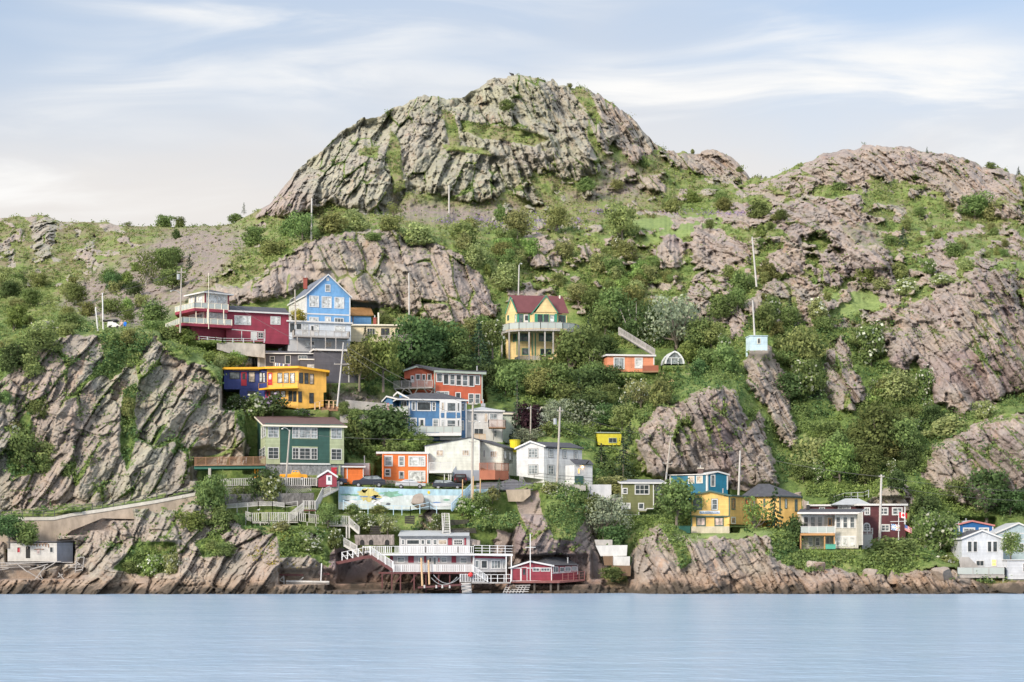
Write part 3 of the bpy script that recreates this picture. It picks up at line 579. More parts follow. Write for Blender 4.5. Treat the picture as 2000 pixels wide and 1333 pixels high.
def door(par, pl_, x0, y0, x1, y1, m, lite=True, trim=None, g='dark'):
    a = pl_.at(x0, y1); c = pl_.at(x1, y1); t = pl_.at(x0, y0); u = pl_.u; n = -pl_.n; W = (c - a).dot(u); H = t.z - a.z
    def q(s, z, o): return a + u * s + Vector((0, 0, z)) + n * o
    o = MB().prism([q(0, 0, -.03), q(W, 0, -.03), q(W, H, -.03), q(0, H, -.03)], n * .09).build('door', m, par)
    if lite: MB().prism([q(W * .22, H * .45, .05), q(W * .78, H * .45, .05), q(W * .78, H * .9, .05), q(W * .22, H * .9, .05)], n * .02).build('pane', glass(g), o)
    MB().ball(q(W * .88, H * .45, .1), .05, 6).build('handle', mat('dark_metal', (.06, .06, .06), .4), o)
    if trim is not None:
        f = MB(); w = .1
        for (s0, t0, s1, t1) in ((-w, 0, 0, H), (W, 0, W + w, H), (-w, H, W + w, H + w)): f.prism([q(s0, t0, -.02), q(s1, t0, -.02), q(s1, t1, -.02), q(s0, t1, -.02)], n * .07)
        f.build('door_frame', trim, o)
    return o
def wall(par, pl_, pts, depth, m, name='wall'):
    """solid body: wall outline on a plane swept inwards"""
    return MB().prism([pl_.at(*p) for p in pts], pl_.n * depth).build(name, m, par)
def panel(par, pl_, pts, m, name, off=.02, th=.06):
    return MB().prism([pl_.at(*p, -.01) for p in pts], -pl_.n * (off + th)).build(name, m, par)
def strip(par, pl_, segs, m, w=.14, name='trim', th=.05):
    if name == 'corner_board' and len(segs) > 1: return [strip(par, pl_, [s_], m, w, name, th) for s_ in segs][-1]
    f = MB()
    for (x0, y0, x1, y1) in segs:
        a = pl_.at(x0, y0); b = pl_.at(x1, y1); d = (b - a).normalized(); s = d.cross(pl_.n) * (w / 2)
        f.prism([a - s + pl_.n * .02, b - s + pl_.n * .02, b + s + pl_.n * .02, a + s + pl_.n * .02], -pl_.n * (th + .02))
    return f.build(name, m, par)
def roof(par, pl_, pts, depth, m, over=.35, th=.14, fascia=None, name='roof', back=None):
    """roof slabs above a gable or shed line drawn on a plane, swept inwards; pts left to right"""
    A = [pl_.at(*p) for p in pts]; n = pl_.n; f = MB(); e = MB()
    d0 = (A[0] - A[1]).normalized() * over; d1 = (A[-1] - A[-2]).normalized() * over
    A[0] = A[0] + d0; A[-1] = A[-1] + d1
    back = over if back is None else back
    lo = [p - n * over for p in A]; up = Vector((0, 0, th))
    poly = [p + Vector((0, 0, .01)) for p in lo] + [p + up for p in reversed(lo)]
    o = f.prism(poly, n * (depth + over + back)).build(name, m, par)
    if fascia is not None:
        g = MB()
        for p, q in zip(lo[:-1], lo[1:]):
            dn = Vector((0, 0, -.12)); g.prism([p - n * .04 + dn, q - n * .04 + dn, q - n * .04 + up * 1.1, p - n * .04 + up * 1.1], n * .08)
        for p in (lo[0], lo[-1]):
            s = (lo[1] - lo[0]).normalized() * .04; s.z = 0; sg = -1 if p is lo[0] else 1; dn = Vector((0, 0, -.12)); q0 = p + s * sg * 1.2 + n * .05
            g.prism([q0 + dn, q0 + s * sg + dn, q0 + s * sg + up, q0 + up], n * (depth + over + back - .08))
        g.build('fascia', fascia, o)
    return o
def polyroof(par, polys, m, th=.14, name='roof', fascia=None):
    """roof slabs given corner by corner in space"""
    f = MB()
    for q in polys: f.prism(q, Vector((0, 0, th)))
    o = f.build(name, m, par)
    return o
def railing(par, pts, h=1.0, m=None, post=1.8, name='railing', bal=.14, balw=.045, postw=.11, glassm=None, mids=0, drop=0.0, postm=None):
    """railing along a line of floor points"""
    m = m or CAS; f = MB(); g = MB() if glassm else None; pf = MB()
    for a, b in zip(pts[:-1], pts[1:]):
        a = Vector(a); b = Vector(b); L_ = (b - a).length
        if L_ < .05: continue
        k = max(1, round(L_ / post)); up = Vector((0, 0, 1))
        f.bar(a + up * h, b + up * h, postw, .07); 
        if bal or glassm: f.bar(a + up * .1, b + up * .1, .06, .06)
        for i in range(mids): f.bar(a + up * h * (i + 1) / (mids + 1), b + up * h * (i + 1) / (mids + 1), .05, .07)
        for i in range(k + 1):
            p = a.lerp(b, i / k); (pf if postm else f).bar(p - up * drop, p + up * (h + .06), postw)
        if glassm:
            g.prism([a + up * .16, b + up * .16, b + up * (h - .06), a + up * (h - .06)], Vector((b - a)).cross(up).normalized() * .02)
        elif bal:
            nb = max(1, int(L_ / bal))
            for i in range(nb):
                p = a.lerp(b, (i + .5) / nb); f.bar(p + up * .1, p + up * h, balw)
    o = f.build(name, m, par)
    if postm: pf.build('post', postm, o if par is not None else None)
    if g: g.build('glass_panel', glassm, o)
    return o
def slab(par, pts, th, m, name='deck'):
    return MB().prism([Vector(p) for p in pts], Vector((0, 0, -th))).build(name, m, par)
def posts(par, pts, m, w=.16, name='post'):
    """upright posts, each its own part: (top point, bottom height)"""
    for p, zb in pts: MB().bar(Vector((p[0], p[1], zb)), Vector(p), w).build(name, m, par)
def chimney(par, p, w, h, m, cap=None):
    o = MB().box((p[0] - w / 2, p[1] - w / 2, p[2] - .6), (p[0] + w / 2, p[1] + w / 2, p[2] + h)).build('chimney', m, par)
    MB().box((p[0] - w * .62, p[1] - w * .62, p[2] + h), (p[0] + w * .62, p[1] + w * .62, p[2] + h + .12)).build('chimney_cap', cap or m, o)
    MB().tube((p[0], p[1], p[2] + h + .12), (p[0], p[1], p[2] + h + .6), .12, .1).build('flue', mat('zinc', (.45, .46, .47), .4, metal=.6), o)
    return o
def flue(par, p, h, r=.12):
    o = MB().tube((p[0], p[1], p[2] - .4), (p[0], p[1], p[2] + h), r).build('flue', mat('zinc', (.45, .46, .47), .4, metal=.6), par)
    MB().tube((p[0], p[1], p[2] + h), (p[0], p[1], p[2] + h + .12), r * 1.6, r * .6).build('flue_cap', mat('zinc', (.45, .46, .47)), o); return o
def house(name, label, cr, x, y, Y, cat='house'):
    return thing(name, label, cat, cr.P(x, y, Y))
ASPH = mat('dark_shingle', (.075, .078, .09), .9, bump=.5, bscale=6, var=.22)
DKF = mat('dark_metal', (.06, .06, .06), .4)
GREYW = mat('weathered_wood', (.42, .40, .38), .85, bump=.4, var=.2)
BROWNW = mat('brown_wood', (.30, .17, .10), .8, bump=.3, var=.2)
TANW = mat('tan_wood', (.62, .42, .24), .8, bump=.3, var=.15)
CONC = mat('concrete', (.42, .40, .37), .9, bump=.4, var=.25)
CLEAR = mat('clear_panel', (.45, .50, .48), .1, var=.05)
GREYS = mat('grey_shingle', (.40, .42, .43), .9, bump=.3, var=.12)
# ---------------------------------------------------------------- houses
def pz(cr, x, Y, z): return Vector(((cr(x, 0)[0] - 1000) * Y / F, Y, z))
def zof(cr, y, Y): return CH + (HZ - cr(0, y)[1]) * Y / F
def bwall(par, pl_, x0, x1, yt, yb, depth, m, xr=None, name='wall', out=0.0):
    """box body behind a wall plane: top and bottom heights read at xr"""
    xr = x0 if xr is None else xr
    zt = pl_.at(xr, yt).z; zb = pl_.at(xr, yb).z; a = pl_.at(x0, yt); b = pl_.at(x1, yt); o = -pl_.n * out
    a = Vector((a.x, a.y, zb)) + o; b = Vector((b.x, b.y, zb)) + o
    up = Vector((0, 0, zt - zb)); d = pl_.n * depth
    return MB().prism([a, b, b + d, a + d], up).build(name, m, par)
def run(pl_, x): 
    p = pl_.at(x, 0); return (Vector((p.x, p.y, 0)) - Vector((pl_.o.x, pl_.o.y, 0))).length
def span(pl_, xa, xb):
    a = pl_.at(xa, 0); b = pl_.at(xb, 0); return math.hypot(a.x - b.x, a.y - b.y)
def cladding(n, c, pitch=.22): return mat(n, c, .6, board=pitch, var=.17)
def flatroof(par, pl_, x0, x1, y, depth, m, over=.3, th=.16, xr=None, fascia=None, tilt=0.0, name='roof'):
    """low roof over a box body; tilt = rise towards the back"""
    xr = x0 if xr is None else xr; z = pl_.at(xr, y).z + .012; a = pl_.at(x0, y); b = pl_.at(x1, y); u = pl_.u; n = pl_.n
    a = Vector((a.x, a.y, z)) - u * over - n * over; b = Vector((b.x, b.y, z)) + u * over - n * over; d = n * (depth + 2 * over) + Vector((0, 0, tilt))
    o = MB().prism([a, b, b + d, a + d], Vector((0, 0, th))).build(name, m, par)
    if fascia is not None:
        f = MB(); h = Vector((0, 0, th + .05)); lo = Vector((0, 0, -.08))
        for p, q, w in ((a, b, -n * .05), (a, a + d, -u * .05), (b, b + d, u * .05)): f.prism([p + lo, q + lo, q + h, p + h], w)
        f.build('fascia', fascia, o)
    return o
def hiproof(par, pl_, x0, x1, y, depth, rise, m, over=.35, inset=None, fascia=None, xr=None, th=.1):
    xr = x0 if xr is None else xr; z = pl_.at(xr, y).z + .012; u, n = pl_.u, pl_.n
    a = pl_.at(x0, y); b = pl_.at(x1, y); a = Vector((a.x, a.y, z)) - u * over - n * over; b = Vector((b.x, b.y, z)) + u * over - n * over
    D = depth + 2 * over; W = (b - a).length; c = b + n * D; d = a + n * D; ins = min(W, D) / 2 if inset is None else inset
    up = Vector((0, 0, rise + th)); t = Vector((0, 0, th))
    if W >= D: r0 = a + u * ins + n * D / 2 + up; r1 = b - u * ins + n * D / 2 + up
    else: r0 = a + u * W / 2 + n * ins + up; r1 = d + u * W / 2 - n * ins + up
    f = MB(); vs = [a, b, c, d, a + t, b + t, c + t, d + t, r0, r1]
    if W >= D: tops = [(4, 5, 9, 8), (5, 6, 9), (6, 7, 8, 9), (7, 4, 8)]
    else: tops = [(4, 5, 8), (5, 6, 9, 8), (6, 7, 9), (7, 4, 8, 9)]
    o = f.add(vs, [(3, 2, 1, 0), (0, 1, 5, 4), (1, 2, 6, 5), (2, 3, 7, 6), (3, 0, 4, 7)] + tops).build('roof', m, par)
    if fascia is not None:
        g = MB(); lo = Vector((0, 0, -.12)); h = Vector((0, 0, th + .03))
        for p, q, w in ((a, b, -n * .05), (d, a, -u * .05), (b, c, u * .05)): g.prism([p + lo, q + lo, q + h, p + h], w)
        g.build('fascia', fascia, o)
    return o

# --- red house with two decks, dark roof
RED = cladding('red_clapboard', (.29, .04, .07)); CREAM = mat('cream_paint', (.80, .74, .60), .6, var=.05); WHITEW = cladding('white_clapboard', (.66, .67, .67)); OFFW = cladding('off_white_clapboard', (.62, .62, .60))
t = house('clapboard_house', 'dark red house with a glassed cream tower room and two wraparound decks', cA, 450, 690, 353)
f = front(cA, 600, 353, 1100, 357); fd = 7.5
bwall(t, f, 590, 1100, 452, 700, fd, RED)
S = left_side(f, 590)
A = [f.at(585, 450), f.at(1108, 450)]; z0 = f.at(590, 452).z + .02; pk = 1.6
a = Vector((A[0].x, A[0].y, z0)) - f.n * .4; b = Vector((A[1].x, A[1].y, z0)) - f.n * .4
r = MB().prism([a, a + f.n * 4.2 + Vector((0, 0, pk)), a + f.n * 8.4], b - a).build('roof', ASPH, t)
strip(r, f.shift(.42), [(585, 446, 1108, 446 + 26)], CAS, .26, 'fascia')
windows(t, f, [(657, 487, 792, 562, 4, 1, 'curtain'), (950, 493, 1032, 560, 3, 1, 'curtain')])
window(t, f, 848, 625, 893, 670, 2, 2); door(t, f, 790, 618, 842, 684, CAS, False)
strip(t, f, [(605, 597, 905, 620), (716, 612, 716, 690), (905, 600, 905, 695)], CAS, .14)
tw = front(cA, 420, 350, 610, 353.2); ts = left_side(tw, 420); td = span(ts, 285, 420)
bwall(t, tw, 420, 612, 300, 430, td, CREAM, name='tower_room')
bwall(t, tw, 420, 612, 445, 566, td, CREAM, name='lower_room')
bwall(t, tw.shift(-.8), 300, 604, 566, 690, td + 3, RED, xr=420, name='basement_wall')
hiproof(t, tw, 420, 612, 300, td, .95, ASPH, .65, fascia=CAS)
windows(t, tw, [(436, 316, 515, 405, 2, 1, 'curtain'), (520, 318, 592, 408, 2, 1, 'curtain'), (436, 465, 515, 550, 2, 1, 'curtain'), (520, 467, 592, 555, 2, 1, 'curtain')])
windows(t, ts, [(300, 332, 325, 405, 1, 1, 'curtain'), (332, 328, 352, 408, 1, 1, 'grey'), (362, 326, 400, 408, 2, 1, 'curtain'), (300, 480, 340, 550, 2, 1, 'curtain'), (350, 475, 400, 552, 2, 1, 'grey')])
strip(t, tw, [(420, 300, 420, 560), (608, 305, 608, 560)], RED, .3, 'corner_board')
for (yy, xs_, Ys, hh) in ((436, (175, 335, 606), (354.5, 348.3, 351.3), 1.05), (556, (98, 235, 636), (357, 346.8, 351), 1.05)):
    z = zof(cA, yy - 12, Ys[1]); pts = [pz(cA, x, Y, z) for x, Y in zip(xs_, Ys)]; bk = [pz(cA, xs_[2], 353.5, z), pz(cA, 290, 357.5, z), pz(cA, xs_[0] + 20, 358.5, z)]
    slab(t, pts + bk, .5, RED, 'deck'); railing(t, [p + Vector((0, .1, 0)) for p in pts], hh, CREAM, 1.3, glassm=CLEAR)
posts(t, [((pz(cA, x, 348.9, 0).x, 348.9, zof(cA, 430, 348.5)), zof(cA, 550, 348.5)) for x in (345, 440, 570)], CREAM)

# --- tall blue house, steep gable
LBL = cladding('sky_blue_clapboard', (.17, .38, .66)); PBL = cladding('pale_blue_clapboard', (.62, .68, .74)); BRICK = mat('brick', (.30, .08, .06), .9, bump=.4)
t = house('clapboard_house', 'tall sky blue house with steep white trimmed gable and a brick chimney', cA, 1420, 640, 367)
f = front(cA, 1238, 366, 1600, 369); S = left_side(f, 1238); dd = max(7.0, span(S, 1100, 1238))
wall(t, f, [(1238, 760), (1600, 760), (1600, 335), (1418, 157), (1238, 318)], dd, LBL)
roof(t, f, [(1238, 318), (1418, 155), (1602, 333)], dd, mat('slate_shingle', (.15, .17, .21), .85, bump=.3), .3, fascia=CAS)
bwall(t, S.shift(.04), 1100, 1236, 325, 760, .2, OFFW, xr=1236, name='side_wall')
windows(t, f, [(1265, 325, 1345, 418, 3, 1, 'curtain'), (1367, 331, 1448, 425, 3, 1, 'curtain'), (1470, 337, 1550, 430, 3, 1, 'curtain'), (1395, 233, 1438, 295, 1, 2, 'half'), (1404, 176, 1428, 203, 1, 1, 'curtain'), (1265, 498, 1342, 560, 3, 1, 'curtain'), (1393, 495, 1443, 570, 2, 2, 'curtain'), (1470, 505, 1547, 565, 3, 1, 'grey')], w=.14)
windows(t, S, [(1112, 345, 1150, 428, 3, 1, 'dark'), (1175, 340, 1225, 415, 3, 1, 'dark')])
strip(t, f, [(1240, 470, 1600, 484), (1243, 322, 1243, 560), (1596, 340, 1596, 560)], CAS, .24)
q = cA.P(1235, 245, 369); chimney(t, q, .75, 1.4, BRICK)

# --- white flat-roofed house in front of it
t = house('flat_roofed_house', 'white flat roofed house with a long grey balcony below the tall blue house', cA, 1300, 750, 358)
f = front(cA, 1095, 357, 1605, 360.5); S = left_side(f, 1095); dd = span(S, 915, 1095)
bwall(t, f, 1095, 1605, 535, 680, dd, PBL); bwall(t, f.shift(-.1), 1095, 1600, 680, 790, dd, mat('pale_grey_render', (.55, .56, .57)), name='basement_wall')
bwall(t, S.shift(.05), 918, 1092, 540, 700, .3, WHITEW, xr=1092, name='side_wall')
flatroof(t, f, 1095, 1605, 534, dd, GREYS, .3, .16, fascia=CAS)
windows(t, f, [(1105, 545, 1150, 625), (1158, 548, 1205, 602), (1210, 550, 1258, 640, 2, 1, 'curtain'), (1305, 560, 1345, 620, 1, 1, 'curtain'), (1472, 570, 1558, 622, 3, 1, 'curtain'), (1230, 695, 1275, 745, 1, 1, 'curtain'), (1395, 702, 1450, 745, 2, 1, 'warm')])
door(t, f, 1275, 562, 1308, 655, CAS); door(t, f, 1278, 695, 1312, 745, CAS)
windows(t, S, [(945, 568, 1000, 640, 4, 1), (1015, 558, 1040, 638, 1, 1, 'red'), (1058, 552, 1084, 628, 1, 1, 'grey')])
g = f.shift(2.3); z = f.at(1140, 658).z
d0 = f.at(1130, 650); d1 = f.at(1575, 650); slab(t, [Vector((p.x, p.y, z)) - f.n * k for p, k in ((d0, 0), (d1, 0), (d1, 2.2), (d0, 2.2))], .25, GREYW)
railing(t, [Vector((p.x, p.y, z)) - f.n * k for p, k in ((d0, .1), (d0, 2.15), (d1, 2.15), (d1, .1))], 1.05, GREYW, 1.6)
posts(t, [(Vector((p.x, p.y, z - .25)) - f.n * 2.1, z - 3.2) for p in [d0.lerp(d1, k) for k in (.05, .3, .56, .75)]], GREYW)

# --- grey house with black roof
GRY = cladding('charcoal_clapboard', (.10, .10, .12)); 
t = house('clapboard_house', 'charcoal grey low house with white corner boards above the yellow and blue house', cA, 1200, 930, 351)
f = front(cA, 848, 350, 1310, 352); bwall(t, f, 848, 1310, 800, 935, 7, GRY)
fb = front(cA, 1310, 350, 1585, 351.5); bwall(t, fb, 1310, 1660, 770, 1035, 7.5, GRY, name='wing')
a, b = f.at(838, 795), f.at(1318, 795); b.z = a.z
MB().prism([a - f.n * .3, a + f.n * 3.5 + Vector((0, 0, .95)), a + f.n * 7.3], b - a).build('roof', ASPH, t)
flatroof(t, fb, 1310, 1660, 768, 7.5, ASPH, .3, .2, fascia=CAS)
fp2 = f.shift(1.4); bwall(t, fp2, 1195, 1410, 845, 960, 1.6, GRY, name='porch'); flatroof(t, fp2, 1195, 1410, 844, 1.5, GREYS, .12, .1, fascia=CAS)
windows(t, f, [(945, 817, 985, 868, 1, 2), (1068, 808, 1115, 882, 1, 1), (1175, 812, 1250, 850, 3, 1, 'grey')])
window(t, fp2, 1250, 885, 1315, 920, 2, 1, g='curtain')
door(t, f, 862, 812, 905, 905, mat('grey_door', (.25, .26, .27)), False, CAS)
strip(t, f, [(851, 800, 851, 905), (1307, 795, 1307, 840)], CAS, .2, 'corner_board'); strip(t, fb, [(1588, 880, 1588, 1030)], CAS, .2, 'corner_board')
window(t, fb, 1603, 888, 1626, 948, 1, 3); strip(t, f.shift(.32), [(838, 793, 1318, 795)], CAS, .2, 'fascia')

# --- yellow and blue house
YEL = cladding('yellow_clapboard', (.80, .45, .09)); NAVY = cladding('navy_clapboard', (.045, .065, .23)); YTR = mat('yellow_trim', (.85, .45, .03), .5); REDD = mat('red_paint', (.50, .03, .05), .4); BLK = mat('black_trim', (.04, .04, .045), .5)
t = house('flat_roofed_house', 'flat roofed house half navy blue and half bright yellow on the slope', cA, 1100, 1250, 340)
fy = front(cA, 920, 342.5, 1175, 339.5); fr = front(cA, 1175, 339.5, 1405, 341.5); fbl = front(cA, 572, 344, 860, 344.5)
bwall(t, fbl, 572, 862, 925, 1085, 5.5, NAVY, name='blue_wall'); bwall(t, fbl, 700, 862, 1080, 1180, 5.5, NAVY, name='blue_wall')
bl2 = front(cA, 860, 344.5, 918, 342.4); wall(t, bl2, [(860, 925), (918, 922), (918, 1190), (860, 1190)], 4, NAVY, 'blue_wall')
wall(t, fy, [(916, 915), (1175, 912), (1175, 1245), (916, 1200)], 6, YEL); wall(t, fr, [(1175, 912), (1405, 945), (1405, 1110), (1382, 1112), (1382, 1225), (1270, 1240), (1175, 1246)], 6, YEL)
MB().prism([pz(cA, 540, 343.3, zof(cA, 925, 343.5)), pz(cA, 860, 343.5, zof(cA, 922, 343.5)), pz(cA, 905, 341.3, zof(cA, 921, 341.8)), pz(cA, 1178, 338.6, zof(cA, 915, 339)), pz(cA, 1432, 340.9, zof(cA, 948, 340.6)), pz(cA, 1425, 349, zof(cA, 945, 340.6)), pz(cA, 560, 351, zof(cA, 925, 343.5))], Vector((0, 0, .38))).build('roof', YTR, t)
windows(t, fbl, [(618, 945, 700, 1003, 2, 1, 'grey'), (772, 942, 825, 1028, 1, 2, 'warm'), (765, 1100, 828, 1130, 2, 1)], fr=BLK)
door(t, fbl, 712, 945, 757, 1057, REDD); windows(t, bl2, [(862, 948, 885, 1030, 1, 2, 'curtain'), (888, 950, 910, 1032, 1, 2, 'curtain')], fr=BLK)
door(t, fy, 930, 952, 968, 1052, REDD, g='curtain', trim=YTR); door(t, fy, 882 + 30, 1102, 945, 1180, REDD)
windows(t, fy, [(1008, 952, 1048, 1036, 1, 2, 'curtain'), (1060, 952, 1100, 1036, 1, 2, 'curtain'), (1110, 952, 1150, 1036, 1, 2, 'curtain'), (950, 1100, 982, 1150, 1, 1, 'curtain'), (990, 1098, 1028, 1150, 1, 1, 'curtain'), (1035, 1098, 1075, 1150, 1, 1, 'curtain'), (1098, 1100, 1130, 1185, 1, 2), (1135, 1102, 1163, 1187, 1, 2)], fr=BLK)
windows(t, fr, [(1182, 950, 1216, 1038, 1, 2), (1226, 955, 1260, 1042, 1, 2), (1268, 960, 1303, 1045, 1, 2, 'warm'), (1176, 1104, 1206, 1192, 1, 2), (1266, 1115, 1302, 1200, 1, 2)], fr=BLK)
z = zof(cA, 1072, 340); q = [pz(cA, 855, 342, z), pz(cA, 930, 339.8, z), pz(cA, 1175, 337.8, z), pz(cA, 1175, 339.8, z), pz(cA, 920, 342.8, z)]
slab(t, q, .3, YTR, 'balcony'); railing(t, q[:3], .9, BROWNW, 2.5, bal=0)

# --- dark green house
DGR = cladding('dark_green_clapboard', (.032, .092, .075)); LGR = cladding('sage_clapboard', (.40, .45, .28)); MRS = mat('maroon_shingle', (.125, .075, .07), .9, bump=.4, bscale=4, var=.15); STN = mat('grey_stone', (.27, .28, .30), .95, bump=1.0, bscale=3, var=.4, vscale=3)
t = house('clapboard_house', 'two storey dark green house with sage corners and a maroon roof beside the rock face', cD, 980, 620, 322)
f = front(cD, 663, 321, 1298, 324); S = left_side(f, 663); dd = max(span(S, 518, 663), 5.5); FL = span(f, 663, 1298)
gp = [(518, 540), (663, 540), (663, 208), (590, 108), (518, 222)]
xs2 = 663
zb, ze = f.at(663, 525).z, f.at(663, 205).z; zr = ze + 2.55; o3 = Vector((f.at(663, 0).x, f.at(663, 0).y, 0))
def Q(s, b_, z): return o3 + f.u * s + f.n * b_ + Vector((0, 0, z))
MB().prism([Q(0, 0, zb), Q(0, 0, ze), Q(0, dd / 2, zr), Q(0, dd, ze), Q(0, dd, zb)], f.u * FL).build('wall', DGR, t)
rf = MB()
for sg in (0, 1):
    e = Q(-.5, -.55 if not sg else dd + .55, ze - .28); r_ = Q(-.5, dd / 2, zr + .02); rf.prism([e, r_, r_ + Vector((0, 0, .16)), e + Vector((0, 0, .16))], f.u * (FL + 1))
rf = rf.build('roof', MRS, t)
g = MB()
for sg in (0, 1):
    e = Q(-.52, -.55 if not sg else dd + .55, ze - .36); r_ = Q(-.52, dd / 2, zr - .06); g.prism([e, r_, r_ + Vector((0, 0, .26)), e + Vector((0, 0, .26))], f.u * -.06)
g.prism([Q(-.5, -.57, ze - .38), Q(FL + .5, -.57, ze - .38), Q(FL + .5, -.57, ze - .1), Q(-.5, -.57, ze - .1)], -f.n * .06); g.build('fascia', CREAM, rf)
for (x0, x1) in ((663, 778), (1183, 1298)): panel(t, f, [(x0, 212), (x1, 214), (x1, 530), (x0, 527)], LGR, 'corner_panel', .03, .06)
panel(t, S, [(625, 215), (663, 212), (663, 527), (625, 520)], LGR, 'corner_panel', .03, .06); panel(t, S, [(518, 235), (560, 228), (560, 500), (518, 498)], LGR, 'corner_panel', .03, .06)
W = f.shift(.07)
windows(t, W, [(680, 225, 768, 312, 2, 3, 'half'), (680, 392, 768, 486, 2, 3, 'dark'), (1193, 236, 1280, 324, 2, 3, 'half'), (1193, 404, 1280, 495, 2, 3, 'dark'), (878, 226, 932, 318, 2, 3, 'half'), (936, 228, 1026, 318, 2, 3, 'half'), (1030, 232, 1082, 320, 2, 3, 'half'), (878, 395, 932, 488, 2, 3, 'dark'), (936, 397, 1026, 490, 2, 3, 'dark'), (1030, 399, 1082, 492, 2, 3, 'dark')])
windows(t, S.shift(.07), [(522, 232, 556, 325, 2, 3, 'curtain'), (628, 220, 660, 315, 2, 3, 'curtain'), (522, 405, 560, 480, 3, 3, 'half'), (612, 398, 658, 486, 2, 3, 'half')])
for y in (222, 388): strip(t, f, [(876, y, 1086, y + 5), (876, y + 96, 1086, y + 100)], LGR, .2)
bwall(t, f.shift(-.15), 663, 1298, 526, 660, dd, STN, name='foundation'); strip(t, f, [(668, 524, 1190, 528)], CAS, .25, 'sill_board')
door(t, f.shift(-.1), 1195, 555, 1240, 625, REDD, False); strip(t, f.shift(.1), [(1262, 540, 1262, 650)], LGR, .3, 'porch_post')
# its deck on posts
z = zof(cD, 532, 317); pp = [pz(cD, 78, 319, z), pz(cD, 658, 317, z), pz(cD, 660, 323, z), pz(cD, 100, 325, z)]
slab(t, pp, .12, BROWNW); slab(t, [p + Vector((0, .3, -.15)) for p in pp], .5, mat('green_beam', (.03, .13, .10)), 'deck_beam')
railing(t, [pp[3], pp[0], pp[1]], 1.3, BROWNW, 2.0, bal=.13)
posts(t, [((pz(cD, 207, 319, 0).x, 319, z - .5), zof(cD, 640, 318))], CONC, .45); posts(t, [((pz(cD, x, 319, 0).x, 319, z - .5), zof(cD, 640, 318)) for x in (575, 598)], mat('orange_post', (.8, .35, .03)), .25)

# --- cream bungalow on stilts
BEI = cladding('beige_clapboard', (.72, .62, .42))
t = house('bungalow', 'cream bungalow with a grey deck on stilts behind the dark green spruces', cB, 370, 760, 365)
f = front(cB, 200, 364, 548, 364.5); S = left_side(f, 200); bwall(t, f, 105, 548, 568, 700, 8, BEI, xr=300); flatroof(t, f, 105, 548, 566, 8, GREYS, .35, .14, fascia=CREAM, tilt=.2)
windows(t, f, [(235, 588, 304, 668, 3, 1), (462, 595, 528, 660, 3, 1)], fr=CREAM)
for x in (350, 385): door(t, f, x, 590, x + 32, 665, BLK)
z = zof(cB, 702, 362); q = [pz(cB, 350, 362.5, z), pz(cB, 606, 360.5, z), pz(cB, 606, 364, z), pz(cB, 350, 364, z)]; slab(t, q, .25, GREYW)
railing(t, [q[0], q[1], q[2]], 1.3, GREYW, 1.6, bal=.1); posts(t, [(q[1] + Vector((-.2, .2, 0)), z - 4), (pz(cB, 535, 361.5, z), z - 2.5)], GREYW)
MB().bar(q[1] + Vector((-.2, .2, -1)), q[1] + Vector((-1.3, .3, -2.2)), .12).build('brace', GREYW, t)
q = cB.P(330, 560, 367); MB().tube(q, q + Vector((0, 0, 2.3)), .16).build('flue', CREAM, t); chimney(t, q + Vector((-.7, 0, 0)), .6, 1.2, BRICK)

# --- blue house end with brown shingle roof
t = house('clapboard_house', 'small blue house end with a brown mossy roof right of the tall blue house', cB, 190, 560, 382)
f = front(cB, 100, 381, 270, 382); bwall(t, f, 100, 270, 490, 575, 6, LBL); MB().prism([f.at(95, 490) - f.n * .3, f.at(290, 490) - f.n * .3, f.at(288, 415) + f.n * 3, f.at(100, 412) + f.n * 3], Vector((0, 0, .2))).build('roof', mat('mossy_brown_roof', (.30, .16, .06), .9, bump=.6, var=.3), t)
strip(t, f, [(122, 490, 122, 560)], BROWNW, .2, 'corner_board')

# --- terracotta house
TER = cladding('terracotta_clapboard', (.50, .115, .055)); SAGE = mat('sage_trim', (.36, .42, .36), .6)
t = house('clapboard_house', 'terracotta red house with a long window band and a timber balcony', cB, 900, 1150, 355)
f = front(cB, 785, 353.5, 1175, 355); S = left_side(f, 785); dd = 8
fl = front(cB, 540, 356.5, 785, 356)
bwall(t, f, 785, 1178, 945, 1250, dd, TER); wall(t, fl, [(540, 1000), (785, 1000), (785, 935), (640, 903), (540, 935)], 5, TER, 'wing'); wall(t, fl, [(600, 1000), (785, 1000), (785, 1180), (600, 1180)], 5, TER, 'wing')
a = f.at(785, 945); zt = a.z + .02; zl = fl.at(640, 900).z
MB().prism([Vector((f.at(1205, 0).x, f.at(1205, 0).y, zt)) - f.n * .5, Vector((a.x, a.y, zt)) - f.n * .5, fl.at(640, 898) - fl.n * .4, fl.at(640, 898) + fl.n * 8, Vector((f.at(1205, 0).x, f.at(1205, 0).y, zt + .3)) + f.n * 9], Vector((0, 0, .3))).build('roof', ASPH, t)
MB().prism([fl.at(530, 938) - fl.n * .4, fl.at(640, 898) - fl.n * .4, fl.at(640, 898) + fl.n * 8, fl.at(530, 938) + fl.n * 8], Vector((0, 0, .25))).build('roof', ASPH, t)
strip(t, f.shift(.5), [(782, 940, 1207, 957)], SAGE, .4, 'fascia'); strip(t, fl.shift(.45), [(530, 936, 640, 900), (640, 900, 790, 932)], SAGE, .3, 'fascia')
xx = [800, 855, 908, 958, 1010, 1062, 1113, 1160]
for i in range(7): window(t, f, xx[i], 955 + i * 3, xx[i + 1] - 3, 1028 + i * 4 + (18 if 0 < i < 6 else 0), 1, 2 if i in (2, 3, 4) else 1, g='dark' if i % 2 else 'grey', w=.15)
